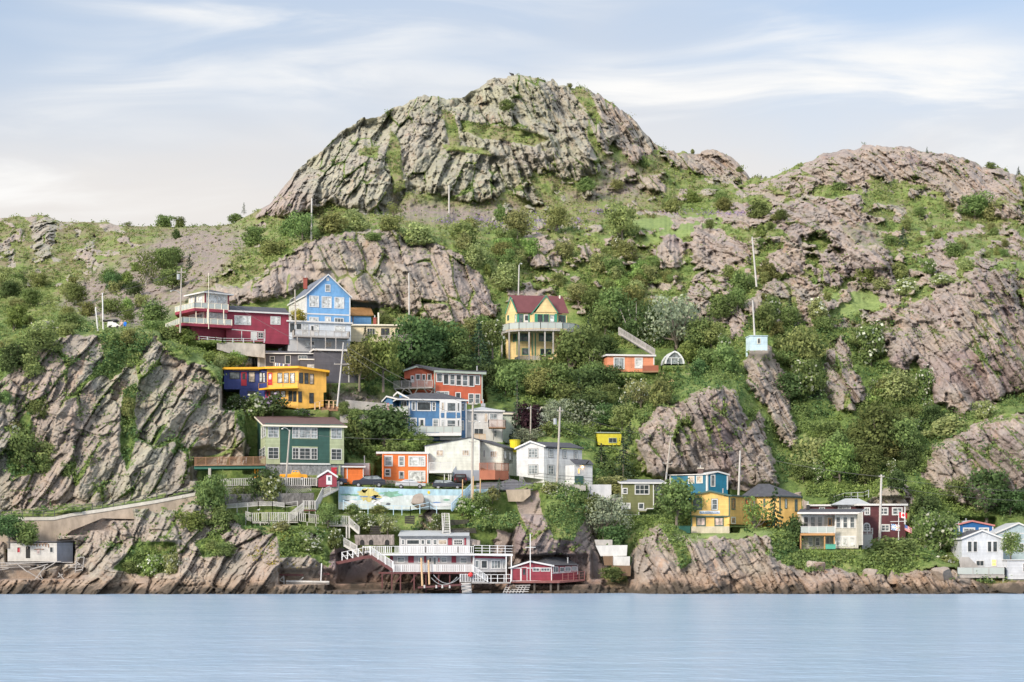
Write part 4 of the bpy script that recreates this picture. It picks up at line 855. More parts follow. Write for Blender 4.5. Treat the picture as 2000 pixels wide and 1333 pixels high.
windows(t, f, [(1060, 1120, 1108, 1205, 1, 2, 'grey'), (1112, 1122, 1158, 1206, 1, 2, 'grey'), (955, 1110, 1000, 1165, 1, 1, 'dark'), (800, 1102, 905, 1135, 3, 1, 'half')], w=.15)
windows(t, fl, [(632, 962, 672, 1010), (682, 962, 715, 1015), (726, 960, 762, 1018)], w=.15); door(t, fl, 592, 975, 622, 1030, CAS)
strip(t, f, [(787, 945, 787, 1120), (1172, 960, 1172, 1180)], SAGE, .25, 'corner_board')
z = zof(cB, 1066, 352.5); q = [pz(cB, 455, 354.5, z), pz(cB, 770, 352.3, z), pz(cB, 783, 355.5, z), pz(cB, 455, 357, z)]; slab(t, q, .25, GREYW)
railing(t, [q[0], q[1]], 1.25, GREYW, 1.5, bal=.12)
for x in (500, 610, 740): 
    p = pz(cB, x, 352.8, z - .3); MB().bar(p + Vector((-.9, 0, 0)), p + Vector((0, 1.2, -1.3)), .15).bar(p + Vector((.9, 0, 0)), p + Vector((0, 1.2, -1.3)), .15).build('brace', GREYW, t)
flue(t, cB.P(1132, 940, 357), .9)

# --- blue house with bay windows
MBL = cladding('mid_blue_clapboard', (.075, .19, .36))
t = house('clapboard_house', 'mid blue two storey house with white bay windows and a glass railed terrace', cE, 650, 520, 342)
f = front(cE, 415, 341, 875, 343); S = left_side(f, 415); dd = 7.5
bwall(t, f, 412, 875, 180, 540, dd, MBL)
lw = front(cE, 335, 343.2, 415, 341.1); wall(t, lw, [(335, 130), (335, 300), (345, 440), (415, 440), (415, 160)], 5, MBL, 'side_wall')
hiproof(t, f, 330, 870, 172, 7.2, 1.5, ASPH, .5, fascia=CAS, xr=420)
por = front(cE, 205, 346, 275, 344.5); wall(t, por, [(205, 180), (205, 260), (278, 260), (278, 170), (240, 150)], 5, MBL, 'porch'); roof(t, por, [(205, 182), (238, 146), (325, 168)], 5, ASPH, .3, fascia=CAS)
window(t, por, 210, 190, 228, 232, 1, 1); door(t, por, 233, 200, 250, 255, REDD, False)
strip(t, lw.shift(.3), [(285, 142, 318, 110), (318, 110, 415, 165)], CAS, .3, 'fascia')
bay = f.shift(.9); bwall(t, bay, 665, 838, 172, 500, 1.0, CAS, name='bay'); 
for (x0, y0, x1, y1) in ((672, 278, 698, 318), (716, 275, 790, 322), (800, 276, 828, 320), (520, 470, 770, 520)): panel(t, bay if y0 < 400 else f, [(x0, y0), (x1, y0), (x1, y1), (x0, y1)], MBL, 'bay_panel', .02, .05)
windows(t, bay, [(672, 190, 700, 265, 1, 1, 'warm'), (718, 192, 796, 270, 1, 1, 'grey'), (804, 195, 822, 268), (672, 333, 700, 402, 1, 2, 'curtain'), (718, 333, 794, 410, 1, 2, 'grey'), (804, 335, 822, 405)], w=.16)
windows(t, f, [(432, 185, 466, 262, 1, 1, 'grey'), (474, 185, 592, 264, 1, 1, 'dark'), (598, 188, 630, 264, 1, 2, 'grey'), (840, 200, 862, 262, 1, 2), (838, 340, 860, 420, 1, 3, 'half'), (420, 318, 475, 403, 1, 2, 'half'), (603, 325, 655, 410, 1, 2, 'half')], w=.17)
windows(t, lw, [(348, 185, 372, 262, 1, 1, 'half'), (370, 178, 395, 262, 1, 1, 'grey'), (370, 318, 405, 402, 1, 2, 'grey')], w=.15)
door(t, f, 495, 325, 538, 428, CAS, trim=CAS); strip(t, f, [(415, 170, 415, 300), (876, 185, 876, 480), (340, 296, 415, 290)], CAS, .25)
z = zof(cE, 440, 338); q = [pz(cE, 410, 339.2, z), pz(cE, 838, 338.5, z), pz(cE, 838, 342, z), pz(cE, 410, 341.8, z)]; slab(t, q, .5, CAS, 'terrace'); railing(t, [q[0], q[1]], 1.2, GREYW, 1.6, glassm=CLEAR)
strip(t, f.shift(1.6), [(510, 470, 510, 520), (775, 468, 775, 500)], CAS, .22, 'terrace_post')
z2 = zof(cE, 292, 343); q = [pz(cE, 280, 343.3, z2), pz(cE, 405, 340.2, z2), pz(cE, 412, 341.6, z2), pz(cE, 300, 345, z2)]; slab(t, q, .3, CAS, 'balcony'); railing(t, [q[0], q[1]], 1.3, GREYW, 1.5, glassm=CLEAR)

# --- pale grey house with small balcony
t = house('clapboard_house', 'pale grey house with a brown balcony beside the mid blue house', cE, 1020, 520, 345)
f = front(cE, 935, 344, 1175, 345); bwall(t, f, 880, 1175, 262, 530, 7, OFFW, xr=935); hiproof(t, f, 880, 1175, 262, 7, .9, GREYS, .3, fascia=CAS, xr=935)
q = cE.P(1015, 235, 348); MB().box(q - Vector((.4, .4, .8)), q + Vector((.4, .4, .7))).build('chimney', mat('zinc', (.45, .46, .47)), t); flue(t, q + Vector((0, 0, .9)), .5)
windows(t, f, [(935, 282, 966, 342, 1, 2, 'grey'), (1022, 280, 1054, 355, 1, 1, 'warm'), (1068, 283, 1130, 332, 2, 1, 'half'), (940, 405, 1018, 455, 2, 1, 'dark'), (1100, 418, 1128, 478, 1, 2, 'grey')])
z = zof(cE, 395, 342); q = [pz(cE, 1060, 344, z), pz(cE, 1060, 341.5, z), pz(cE, 1198, 341.8, z), pz(cE, 1198, 344.5, z)]; slab(t, q, .2, BROWNW, 'balcony'); railing(t, q, 1.25, mat('pinkish_wood', (.45, .32, .27), .8, bump=.3), 1.4, bal=.11)
posts(t, [(pz(cE, x, 342, z), z - 2.3) for x in (1100, 1170)], BLK, .1)
z = zof(cE, 497, 343); q = [pz(cE, 935, 342.8, z), pz(cE, 1032, 342.8, z)]; railing(t, q, 1.0, TANW, 1.2, bal=.12)

# --- pale green houses half hidden by trees
PGR = cladding('pale_green_clapboard', (.55, .62, .50))
t = house('clapboard_house', 'pale green house half hidden behind the dark purple tree', cE, 1240, 500, 353)
f = front(cE, 1175, 352, 1400, 353); bwall(t, f, 1175, 1400, 290, 520, 6, PGR); flatroof(t, f, 1175, 1400, 289, 6, ASPH, .3, .2, fascia=CREAM, tilt=.8)
windows(t, f, [(1228, 450, 1268, 500, 1, 1), (1305, 452, 1345, 500, 2, 1)], fr=BLK)
t = house('clapboard_house', 'pale green house end with grey roof above the leaning street lamp', cE, 1540, 420, 359)
f = front(cE, 1465, 358, 1640, 359); bwall(t, f, 1465, 1640, 275, 470, 6, PGR); roof(t, f, [(1465, 276), (1485, 235), (1625, 238), (1640, 275)], 6, ASPH, .2, fascia=CREAM)
window(t, f, 1468, 300, 1500, 335, 2, 1)
t = thing('water_tank', 'bright yellow open tank between the pale grey and white houses', 'tank', cE.P(1275, 600, 335)); q = cE.P(1275, 600, 335)
YP = mat('yellow_plastic', (.72, .62, .03), .4)
MB().tube(q, q + Vector((0, 0, 2.1)), .85, .95, 16).build('barrel', YP, t); MB().tube(q + Vector((0, 0, 2.1)), q + Vector((0, 0, 2.2)), 1.0, 1.0, 16).build('rim', YP, t)

# --- long cream house with low gables
CRG = cladding('cream_green_clapboard', (.64, .66, .59))
t = house('clapboard_house', 'long pale cream house with a low asymmetric gable and a terracotta fenced yard', cE, 760, 760, 330)
f = front(cE, 543, 328, 985, 327.5)
wall(t, f, [(543, 765), (543, 548), (918, 480), (985, 503), (985, 800), (770, 800)], 9, CRG); f2 = front(cE, 985, 331, 1180, 329.5); wall(t, f2, [(985, 720), (985, 500), (1180, 560), (1180, 780)], 7, CRG, 'wing'); f3 = right_side(f2, 1180)
wall(t, f3, [(1180, 700), (1180, 558), (1262, 585), (1255, 690)], .3, CRG, 'side_wall')
roof(t, f, [(543, 548), (918, 479), (990, 503)], 9, ASPH, .2, .12); roof(t, f2, [(985, 500), (1180, 558)], 7, ASPH, .5, .14)
panel(t, f, [(770, 745), (795, 712), (800, 745), (985, 745), (985, 830), (770, 830)], mat('blue_grey_base', (.28, .32, .38)), 'base_panel', .02, .05)
windows(t, f, [(632, 580, 692, 632, 2, 1, 'warm'), (843, 580, 902, 628, 3, 1, 'warm')]); windows(t, f2, [(1072, 588, 1130, 642, 3, 1, 'warm'), (1018, 580, 1030, 640, 1, 1, 'dark')]); windows(t, f3, [(1188, 590, 1200, 650, 1, 1, 'curtain'), (1228, 600, 1240, 660, 1, 1, 'curtain')])
strip(t, f, [(983, 505, 983, 830), (545, 550, 545, 700)], CAS, .15, 'corner_board')
TERF = mat('terracotta_fence', (.42, .16, .10), .8, board=None, bump=.4)
z = zof(cE, 745, 324); q = [pz(cE, 985, 325.5, z), pz(cE, 985, 324, z), pz(cE, 1112, 323.5, z), pz(cE, 1222, 325.5, z), pz(cE, 1222, 329, z), pz(cE, 985, 329, z)]
MB().prism([v - Vector((0, 0, 1.6)) for v in q[1:5]] + [q[5] - Vector((0, 0, 1.6))], Vector((0, 0, 1.6))).build('yard_wall', mat('terracotta_boards', (.40, .15, .09), .8, bump=.5, var=.15), t)
railing(t, q[1:5], 1.2, TERF, 1.3, bal=.12)
z = zof(cE, 748, 325.5); q = [pz(cE, 575, 325, z), pz(cE, 762, 325, z), pz(cE, 762, 328, z), pz(cE, 575, 328, z)]; slab(t, q, .45, CAS, 'carport_roof'); railing(t, q[:2], 1.35, CAS, 1.6)
posts(t, [(pz(cE, x, 325.4, z - .4), z - 2.9) for x in (700, 735, 752)], CAS)

# --- white house with grey-green roof
t = house('clapboard_house', 'white two storey house with black trimmed windows and a lit porch', cE, 1600, 820, 326)
f = front(cE, 1510, 325.5, 1820, 330.5); fl = front(cE, 1288, 327, 1510, 325.5)
wall(t, fl, [(1288, 790), (1288, 563), (1402, 512), (1510, 545), (1510, 822)], 7.5, WHITEW, 'gable_wall'); bwall(t, f, 1510, 1820, 566, 845, 7, WHITEW)
a = f.at(1500, 545); roof(t, fl, [(1288, 565), (1402, 512), (1512, 548)], 7, ASPH, .3, fascia=CAS)
e0 = f.at(1512, 560) - f.n * .4; e1 = f.at(1826, 560) - f.n * .4; e1.z = e0.z; r0 = fl.at(1405, 512) + Vector((0, 3.4, 0)); r1 = e1 + f.n * 3.8 + Vector((0, 0, 1.1)); r0.z = r1.z
MB().prism([e0, e1, r1, r0], Vector((0, 0, .18))).build('roof', ASPH, t); MB().prism([r0, r1, e1 + f.n * 8, e0 + f.n * 8], Vector((0, 0, .18))).build('roof', ASPH, t)
windows(t, fl, [(1385, 570, 1460, 643, 3, 3, 'half'), (1385, 702, 1460, 778, 3, 3, 'half')], trim=BLK); windows(t, f, [(1550, 575, 1584, 640, 2, 3, 'half'), (1665, 582, 1694, 646, 2, 3, 'half'), (1756, 590, 1784, 652, 2, 3, 'half'), (1542, 704, 1590, 780, 2, 3, 'half'), (1692, 714, 1742, 785, 2, 2, 'lit')], trim=BLK)
pf = front(cE, 1758, 322.5, 1852, 323.5); bwall(t, pf, 1758, 1905, 702, 870, 3.2, WHITEW, name='porch'); roof(t, right_side(pf, 1852), [(1852, 702), (1880, 668), (1908, 700)], .1, ASPH, .1); 
zt = pf.at(1758, 700).z; MB().prism([Vector((pf.at(1758, 0).x, pf.at(1758, 0).y, zt)) - pf.n * .3, Vector((pf.at(1905, 0).x, pf.at(1905, 0).y, zt)) - pf.n * .3, Vector((pf.at(1905, 0).x, pf.at(1905, 0).y, zt + .9)) + pf.n * 1.6, Vector((pf.at(1758, 0).x, pf.at(1758, 0).y, zt + .9)) + pf.n * 1.6], Vector((0, 0, .12))).build('porch_roof', ASPH, t)
window(t, pf, 1782, 728, 1804, 775, 1, 1, g='lit'); door(t, pf, 1756 + 4, 790, 1830, 855, mat('green_gate', (.06, .15, .13)), False)
lm = mat('warm_lamp', (1, .8, .5), emit=((1, .55, .2), 14)); MB().ball(pf.at(1825, 718, .15), .14, 8).build('porch_lamp', lm, t)

# --- orange house
ORG = cladding('orange_clapboard', (.78, .19, .04))
t = house('clapboard_house', 'bright orange flat roofed house with white framed windows by the parked cars', cE, 380, 860, 327)
f = front(cE, 195, 326, 570, 326.6); S = left_side(f, 195); dd = max(5.5, 0)
bwall(t, f, 195, 570, 612, 875, 6.5, ORG); bwall(t, S.shift(.02), 150, 195, 615, 860, .2, ORG, xr=195, name='side_wall'); flatroof(t, f, 150, 570, 612, 6.5, CAS, .12, .35, xr=195)
windows(t, f, [(210, 625, 280, 714, 1, 2, 'half'), (324, 628, 378, 715, 1, 2, 'half'), (406, 628, 546, 716, 1, 1, 'curtain'), (212, 732, 264, 798, 1, 2, 'dark'), (406, 748, 546, 838, 1, 1, 'curtain')], w=.22)
for y0, y1 in ((640, 708), (760, 828)): strip(t, f, [(508, y0, 508, y1), (508, (y0 + y1) / 2, 536, (y0 + y1) / 2)], CAS, .12, 'mullion', .09)
door(t, f, 334, 757, 368, 815, mat('grey_door', (.3, .31, .33)), trim=CAS); strip(t, f, [(198, 615, 198, 870), (563, 615, 563, 875)], CAS, .2, 'corner_board')
panel(t, f, [(190, 820), (400, 838), (400, 880), (190, 880)], mat('cream_stone', (.6, .52, .42), .9, bump=.5), 'base_panel', .02, .08)
# --- orange shed beside it
t = house('shed', 'orange shed with dark red roof at the end of the dark green house', cD, 1390, 680, 325)
f = front(cD, 1322, 324.5, 1458, 325); bwall(t, f, 1297, 1458, 555, 690, 3.5, ORG, xr=1322); flatroof(t, f, 1297, 1458, 553, 3.5, mat('dark_red_roof', (.2, .05, .05)), .3, .12, xr=1322, fascia=CAS, tilt=.4); strip(t, f, [(1325, 560, 1325, 688), (1455, 562, 1455, 680)], CAS, .14)
g = front(cD, 1300, 328.5, 1506, 328.5); bwall(t, g, 1300, 1506, 520, 620, 2, mat('pale_grey_render', (.55, .56, .57)), name='lean_to')
strip(t, g, [(1465, 460, 1465, 540)], CAS, .15, 'mast')

# --- tall cream house on stilts with gables
CYL = cladding('pale_yellow_clapboard', (.78, .60, .30)); GTR = mat('green_trim', (.04, .26, .17), .5); MR2 = mat('dark_red_shingle', (.15, .055, .06), .9, bump=.4)
t = house('clapboard_house', 'tall pale yellow house with maroon gabled roof and curved balcony on stilts', cC, 420, 700, 382)
f = front(cC, 245, 381, 655, 382.5); S = left_side(f, 245); dd = 8
bwall(t, f, 245, 655, 300, 760, dd, CYL); lw = front(cC, 158, 385, 248, 381); wall(t, lw, [(158, 310), (158, 720), (248, 740), (248, 290), (200, 178)], 5, CYL, 'gable_wall')
FLn = span(f, 235, 668); e0 = f.at(240, 298) - f.n * .4; e1 = f.at(668, 298) - f.n * .4; e1.z = e0.z; rz = zof(cC, 165, 384); rb0 = f.at(205, 165) + f.n * 3; rb1 = f.at(640, 165) + f.n * 3; rb0.z = rb1.z = zof(cC, 163, 384.5)
MB().prism([e0, e1, rb1, rb0], Vector((0, 0, .15))).build('roof', MR2, t); MB().prism([rb0, rb1, e1 + f.n * 8, e0 + f.n * 8], Vector((0, 0, .15))).build('roof', MR2, t)
strip(t, lw.shift(.3), [(155, 305, 198, 170), (198, 170, 246, 290)], GTR, .25, 'fascia')
dm = f.shift(1.0); wall(t, dm, [(400, 292), (575, 295), (485, 160)], 3.5, CYL, 'dormer'); roof(t, dm, [(372, 300), (485, 160), (578, 296)], 4.5, MR2, .15, fascia=GTR)
bwall(t, dm, 372, 575, 296, 700, 1.1, CYL, xr=400, name='bay'); 
for x0, x1 in ((248, 262), (340, 352)): panel(t, f, [(x0, 305), (x1, 305), (x1, 385), (x0, 385)], GTR, 'shutter')
for x0, x1 in ((392, 412), (556, 574)): panel(t, dm, [(x0, 305), (x1, 305), (x1, 400), (x0, 400)], GTR, 'shutter')
windows(t, f, [(262, 308, 300, 390, 1, 2, 'grey'), (585, 318, 645, 395, 2, 1, 'dark'), (272, 448, 340, 530, 2, 2, 'grey'), (290, 585, 342, 640, 1, 1, 'grey')], fr=GTR); door(t, f, 304, 310, 348, 400, CAS)
windows(t, dm, [(415, 308, 460, 395, 1, 1, 'dark'), (464, 308, 508, 395, 1, 1, 'dark'), (514, 312, 554, 395, 1, 1, 'curtain'), (426, 445, 480, 530, 2, 2, 'grey'), (482, 448, 535, 530, 2, 2, 'grey'), (438, 590, 528, 640, 2, 1, 'dark')], fr=GTR)
windows(t, lw, [(216, 445, 244, 532, 1, 2, 'grey'), (170, 318, 186, 360, 1, 1, 'grey'), (232, 310, 246, 390, 1, 1, 'curtain')], fr=GTR)
strip(t, dm, [(398, 450, 398, 680), (372, 450, 372, 640)], GTR, .2); strip(t, f, [(248, 450, 248, 640)], GTR, .15)
z = zof(cC, 432, 377); q = [pz(cC, 125, 385, z), pz(cC, 130, 381, z), pz(cC, 185, 378, z), pz(cC, 265, 376.8, z), pz(cC, 440, 376.3, z), pz(cC, 620, 376.8, z), pz(cC, 720, 378.8, z), pz(cC, 755, 382, z), pz(cC, 755, 385, z)]
slab(t, q, .35, GREYW, 'balcony'); railing(t, q[:-1], 1.35, GREYW, 1.6, glassm=CLEAR)
posts(t, [(pz(cC, x, Y, z - .3), zof(cC, 690, 378)) for x, Y in ((125, 381.5), (185, 378.3), (265, 377.2), (347, 377), (476, 376.8), (543, 377))], GREYW, .3)
z = zof(cC, 690, 376); q = [pz(cC, 232, 380, z), pz(cC, 270, 377.5, z), pz(cC, 440, 376.8, z), pz(cC, 480, 378, z), pz(cC, 480, 381, z)]; slab(t, q, .3, GREYW, 'lower_deck')
railing(t, q, 1.1, GREYW, 1.5, bal=.08)
q = cC.P(597, 205, 385); MB().tube(q - Vector((0, 0, 1)), q + Vector((0, 0, 1.2)), .25, .18, 10).build('chimney', CREAM, t)

# --- small orange bungalow under the stairs
SAL = cladding('salmon_clapboard', (.72, .29, .16))
t = house('bungalow', 'salmon orange bungalow with white windows at the foot of the long stair', cC, 1180, 760, 366)
f = front(cC, 985, 365, 1365, 366); bwall(t, f, 985, 1365, 648, 775, 6, SAL); flatroof(t, f, 985, 1365, 646, 6, ASPH, .3, .2, fascia=CAS, tilt=.3)
windows(t, f, [(1034, 660, 1124, 755, 2, 1, 'half'), (1206, 662, 1272, 750, 1, 3, 'curtain')], w=.2); strip(t, f, [(1362, 650, 1362, 720)], CAS, .2)
z = zof(cC, 770, 363); q = [pz(cC, 1270, 363, z), pz(cC, 1400, 362.5, z), pz(cC, 1400, 366, z), pz(cC, 1270, 366, z)]; slab(t, q, .3, BROWNW); MB().prism([q[0], q[1], q[1] + Vector((0, 0, 1)), q[0] + Vector((0, 0, 1))], Vector((0, .1, 0))).build('deck_wall', mat('rust_boards', (.30, .10, .06), .8, bump=.4), t)
# --- arched greenhouse
t = thing('greenhouse', 'white pointed arch glasshouse right of the salmon bungalow', 'greenhouse', cC.P(1530, 720, 367)); WT = mat('white_metal', (.75, .77, .78), .35)
fr_ = front(cC, 1455, 367, 1605, 367.5); prof = [(1455, 712), (1462, 680), (1480, 650), (1505, 625), (1530, 612), (1555, 622), (1582, 648), (1600, 680), (1606, 712)]
m_ = MB(); 
for k in (0, 3.5):
    for p, q in zip(prof[:-1], prof[1:]): m_.bar(fr_.at(*p) + fr_.n * k, fr_.at(*q) + fr_.n * k, .3)
m_.bar(fr_.at(1480, 665), fr_.at(1585, 665), .12).bar(fr_.at(1560, 665), fr_.at(1560, 718), .12).bar(fr_.at(1505, 665), fr_.at(1505, 718), .12); m_.build('arch_frame', WT, t)
MB().prism([fr_.at(*p) + fr_.n * .1 for p in prof], fr_.n * 3.3).build('glazing', glass('half'), t)
# --- yellow shed, pale blue shed
t = house('shed', 'lemon yellow shed behind the spruce left of the pink cliff', cG, 160, 290, 346); LEM = cladding('lemon_clapboard', (.68, .60, .05))
f = front(cG, 103, 345, 245, 345.5); bwall(t, f, 92, 245, 222, 298, 3.5, LEM, xr=103); flatroof(t, f, 92, 245, 221, 3.5, SAGE, .2, .15, xr=103, tilt=.3); window(t, f, 162, 252, 215, 285, 2, 1, fr=SAGE)
t = house('shed', 'pale blue shed perched on top of the rock spur below the tilted pole', cO, 1240, 745, 363); PB2 = cladding('ice_blue_clapboard', (.55, .70, .76), .3)
f = front(cO, 1158, 361, 1328, 361.5); bwall(t, f, 1158, 1328, 600, 790, 3.2, PB2); flatroof(t, f, 1158, 1328, 598, 3.2, PB2, .1, .12); window(t, f, 1226, 620, 1257, 678, 1, 1, g='grey', fr=CREAM)
# --- olive house
OLV = cladding('olive_clapboard', (.17, .18, .075))
t = house('clapboard_house', 'olive green house with white windows and a stepped white base line', cG, 350, 750, 324)
f = front(cG, 245, 323, 458, 323.6); fr2 = right_side(f, 458)
wall(t, f, [(245, 745), (245, 548), (458, 548), (458, 712), (408, 722), (408, 735), (358, 735), (358, 758)], 6.5, OLV); f2 = front(cG, 458, 324, 545, 327); wall(t, f2, [(458, 548), (545, 556), (545, 715), (458, 705)], 3, OLV, 'side_wall')
flatroof(t, f, 245, 530, 548, 6, mat('grey_roof_felt', (.25, .26, .28)), .25, .14, fascia=CAS, tilt=.8)
windows(t, f, [(332, 555, 428, 622, 3, 2, 'dark'), (252, 578, 286, 618, 1, 2), (250, 675, 305, 716, 1, 1, 'curtain'), (354, 675, 393, 717, 1, 1, 'grey')], w=.16); windows(t, f2, [(466, 560, 504, 622, 2, 1, 'half')], w=.16)
strip(t, f, [(248, 550, 248, 750), (454, 550, 454, 710), (248, 755, 358, 755), (358, 735, 358, 755), (358, 722, 408, 722), (408, 712, 408, 722), (408, 712, 455, 712)], CAS, .16, 'corner_board')
flue(t, cG.P(538, 520, 328), 1.0)
# --- teal house
TEA = cladding('teal_clapboard', (.012, .15, .25))
t = house('clapboard_house', 'teal blue house with white trim behind the olive house and its tree', cG, 740, 640, 332)
f = front(cG, 803, 331, 940, 332.3); lf = front(cG, 560, 334.5, 803, 331); wall(t, f, [(803, 620), (803, 487), (870, 472), (938, 492), (938, 625)], 6, TEA); bwall(t, lf, 560, 803, 496, 650, 5, TEA, xr=803, name='side_wall')
roof(t, f, [(803, 487), (870, 472), (940, 491)], 6, CAS, .2, .12, fascia=CAS); flatroof(t, lf, 560, 803, 492, 5, CAS, .2, .15, xr=803)
windows(t, lf, [(680, 500, 722, 550, 1, 2, 'warm'), (733, 498, 776, 548, 1, 1, 'warm')], w=.14); window(t, f, 826, 492, 856, 570, 1, 1, g='grey', w=.14)
strip(t, f, [(806, 490, 806, 600), (935, 495, 935, 590)], CAS, .22, 'corner_board'); strip(t, lf, [(563, 500, 563, 640), (800, 490, 800, 600)], CAS, .22, 'corner_board')
chimney(t, cG.P(760, 475, 334), .9, .6, mat('dark_brick', (.14, .10, .09)), CREAM)
# --- big yellow pottery
MUS = cladding('mustard_clapboard', (.78, .50, .16)); DGT = mat('dark_green_trim', (.07, .13, .11), .6)
t = house('pottery_house', 'large mustard yellow house with dark green trim and a blue sign on its gable', cN, 400, 800, 314)
f = front(cN, 75, 313.8, 705, 313); S = right_side(f, 705); Sd = span(S, 705, 1060)
wall(t, f, [(75, 575), (75, 235), (390, 165), (705, 235), (705, 580)], 9, MUS); fb_ = f.shift(-.25); bwall(t, fb_, 92, 705, 575, 745, 8.5, MUS, name='lower_wall'); bwall(t, fb_.shift(.1), 85, 705, 738, 860, 8, mat('cream_block', (.58, .53, .42), .95, bump=.6, bscale=5, var=.2), name='foundation')
roof(t, f, [(75, 235), (390, 163), (705, 235)], 9, ASPH, .35, .12, fascia=DGT)
strip(t, f, [(78, 240, 78, 570), (702, 240, 702, 575), (78, 572, 702, 572), (95, 236, 690, 240)][:3], DGT, .2); strip(t, fb_, [(92, 580, 92, 740)], DGT, .2)
window(t, f, 112, 275, 260, 470, 1, 1, g='grey', fr=DGT, w=.2); window(t, f, 415, 290, 515, 468, 1, 2, g='grey', w=.14, trim=DGT)
for x0, x1 in ((165, 320), (460, 612)): window(t, fb_, x0, 585, x1, 735, 2, 1, g='pink', fr=DGT, w=.18)
sg = panel(t, f, [(216, 484), (552, 484), (552, 534), (216, 534)], mat('sign_white', (.75, .78, .80), .5), 'sign_board', .02, .05)
SB = mat('sign_blue', (.03, .16, .42), .5)
def text(par, pl_, x0, x1, yb, s, m, h, name='lettering', off=.09):
    cu = bpy.data.curves.new(name, 'FONT'); cu.body = s; cu.size = 1; cu.extrude = .01; cu.materials.append(m); o = bpy.data.objects.new(name, cu); C.objects.link(o)
    bpy.context.view_layer.update(); a = pl_.at(x0, yb, off); b = pl_.at(x1, yb, off); w = (b - a).length; sx = w / max(o.dimensions.x, .01)
    dg = bpy.context.evaluated_depsgraph_get(); me = bpy.data.meshes.new_from_object(o.evaluated_get(dg)); bpy.data.objects.remove(o)
    o = bpy.data.objects.new(name, me); C.objects.link(o); u = (b - a).normalized(); n = -pl_.n
    o.matrix_world = Matrix(((u.x * sx, 0, n.x, a.x), (u.y * sx, 0, n.y, a.y), (0, h, n.z, a.z), (0, 0, 0, 1)))
    mw = o.matrix_world.copy(); o.parent = par; o.matrix_world = mw; return o
text(sg, f, 224, 545, 520, 'BLUE MOON POTTERY', SB, .30)
panel(t, f, [(224, 524), (545, 524), (545, 530), (224, 530)], SB, 'sign_line', .06, .04)
w1 = front(cN, 705, 313, 1060, 320.5); bwall(t, w1, 705, 1110, 245, 700, 5, MUS, name='side_wall'); flatroof(t, w1, 705, 1110, 240, 4, ASPH, .3, .12, fascia=DGT)
windows(t, w1, [(738, 280, 800, 468, 1, 1, 'dark'), (962, 290, 1022, 475, 1, 1, 'red')], fr=DGT, w=.16); window(t, w1, 732, 582, 802, 698, 1, 1, g='grey', w=.16)
w2 = front(cN, 1520, 319.5, 1875, 321.5); w2l = front(cN, 1060, 321.5, 1520, 319.5); bwall(t, w2, 1520, 1875, 255, 800, 8, MUS, name='wing'); bwall(t, w2l, 1060, 1520, 255, 640, 6, MUS, xr=1520, name='wing')
zr = w2.at(1520, 250).z; pk = zr + 2.3; A_ = pz(cN, 1045, 321, zr); B_ = pz(cN, 1530, 318.8, zr); C_ = pz(cN, 1900, 321, zr); D_ = pz(cN, 1900, 330, zr); E_ = pz(cN, 850, 326, zr); T1 = pz(cN, 1180, 324, pk); T2 = pz(cN, 1350, 324, pk); 
MB().add([E_, A_, B_, C_, D_, T1, T2], [(0, 1, 5), (1, 2, 6, 5), (2, 3, 6), (3, 4, 6), (4, 0, 5, 6), (0, 1, 2, 3, 4)]).build('roof', ASPH, t)
strip(t, w2.shift(.35), [(1515, 245, 1895, 262)], DGT, .3, 'fascia'); strip(t, w2, [(1526, 255, 1526, 500)], DGT, .25)
windows(t, w2, [(1605, 288, 1644, 448, 1, 1, 'curtain'), (1768, 298, 1810, 495, 1, 2, 'grey'), (1705, 612, 1740, 750, 1, 1, 'dark'), (1828, 610, 1858, 800, 1, 1, 'dark')], fr=DGT, w=.15)
windows(t, w2l, [(1258, 290, 1290, 420, 1, 1, 'grey')], fr=DGT); strip(t, w2l, [(1110, 300, 1110, 540)], CAS, .3, 'downpipe')
flue(t, cN.P(600, 170, 320), .4)
# --- cream and grey waterfront house
SND = cladding('sand_clapboard', (.55, .53, .46)); ORW = mat('orange_wood', (.55, .30, .13), .7, bump=.2)
t = house('clapboard_house', 'sandy grey two storey house with black low roof and a balcony on orange posts', cH, 400, 715, 313)
f = front(cH, 460, 312.5, 650, 312.2); f0 = front(cH, 182, 314.4, 460, 314); S = right_side(f, 650)
bwall(t, f, 460, 652, 438, 715, 8, SND); bwall(t, f0, 182, 462, 440, 718, 6, SND, name='wing'); bwall(t, S, 652, 690, 430, 690, .2, SND, xr=652, name='side_wall')
z = f.at(460, 432).z; a = pz(cH, 155, 311.2, z); b = pz(cH, 668, 311.2, z); MB().prism([a, b, pz(cH, 708, 321, z + .9), pz(cH, 180, 321, z + .9)], Vector((0, 0, .12))).build('roof', ASPH, t); MB().prism([a - Vector((0, 0, .1)), b - Vector((0, 0, .1)), b + Vector((0, 0, .22)), a + Vector((0, 0, .22))], Vector((0, -.06, 0))).build('fascia', CAS, t)
MB().prism([b - Vector((0, 0, .1)), pz(cH, 708, 321, z + .8), pz(cH, 708, 321, z + 1.1), b + Vector((0, 0, .2))], Vector((.06, 0, 0))).build('fascia', CAS, t)
panel(t, f0, [(195, 445), (375, 445), (375, 580), (195, 580)], CAS, 'window_surround', .01, .03); panel(t, f, [(460, 445), (632, 445), (632, 550), (460, 550)], CAS, 'window_surround', .01, .03); panel(t, f, [(460, 612), (636, 612), (636, 702), (460, 702)], CAS, 'window_surround', .01, .03)
W0 = f0.shift(.04); W1 = f.shift(.04)
windows(t, W0, [(205, 455, 246, 560, 1, 2, 'dark'), (262, 455, 303, 550, 1, 2, 'half'), (318, 455, 360, 556, 1, 2, 'half'), (243, 625, 283, 695, 1, 2, 'half'), (300, 625, 340, 695, 1, 2, 'grey')], w=.1)
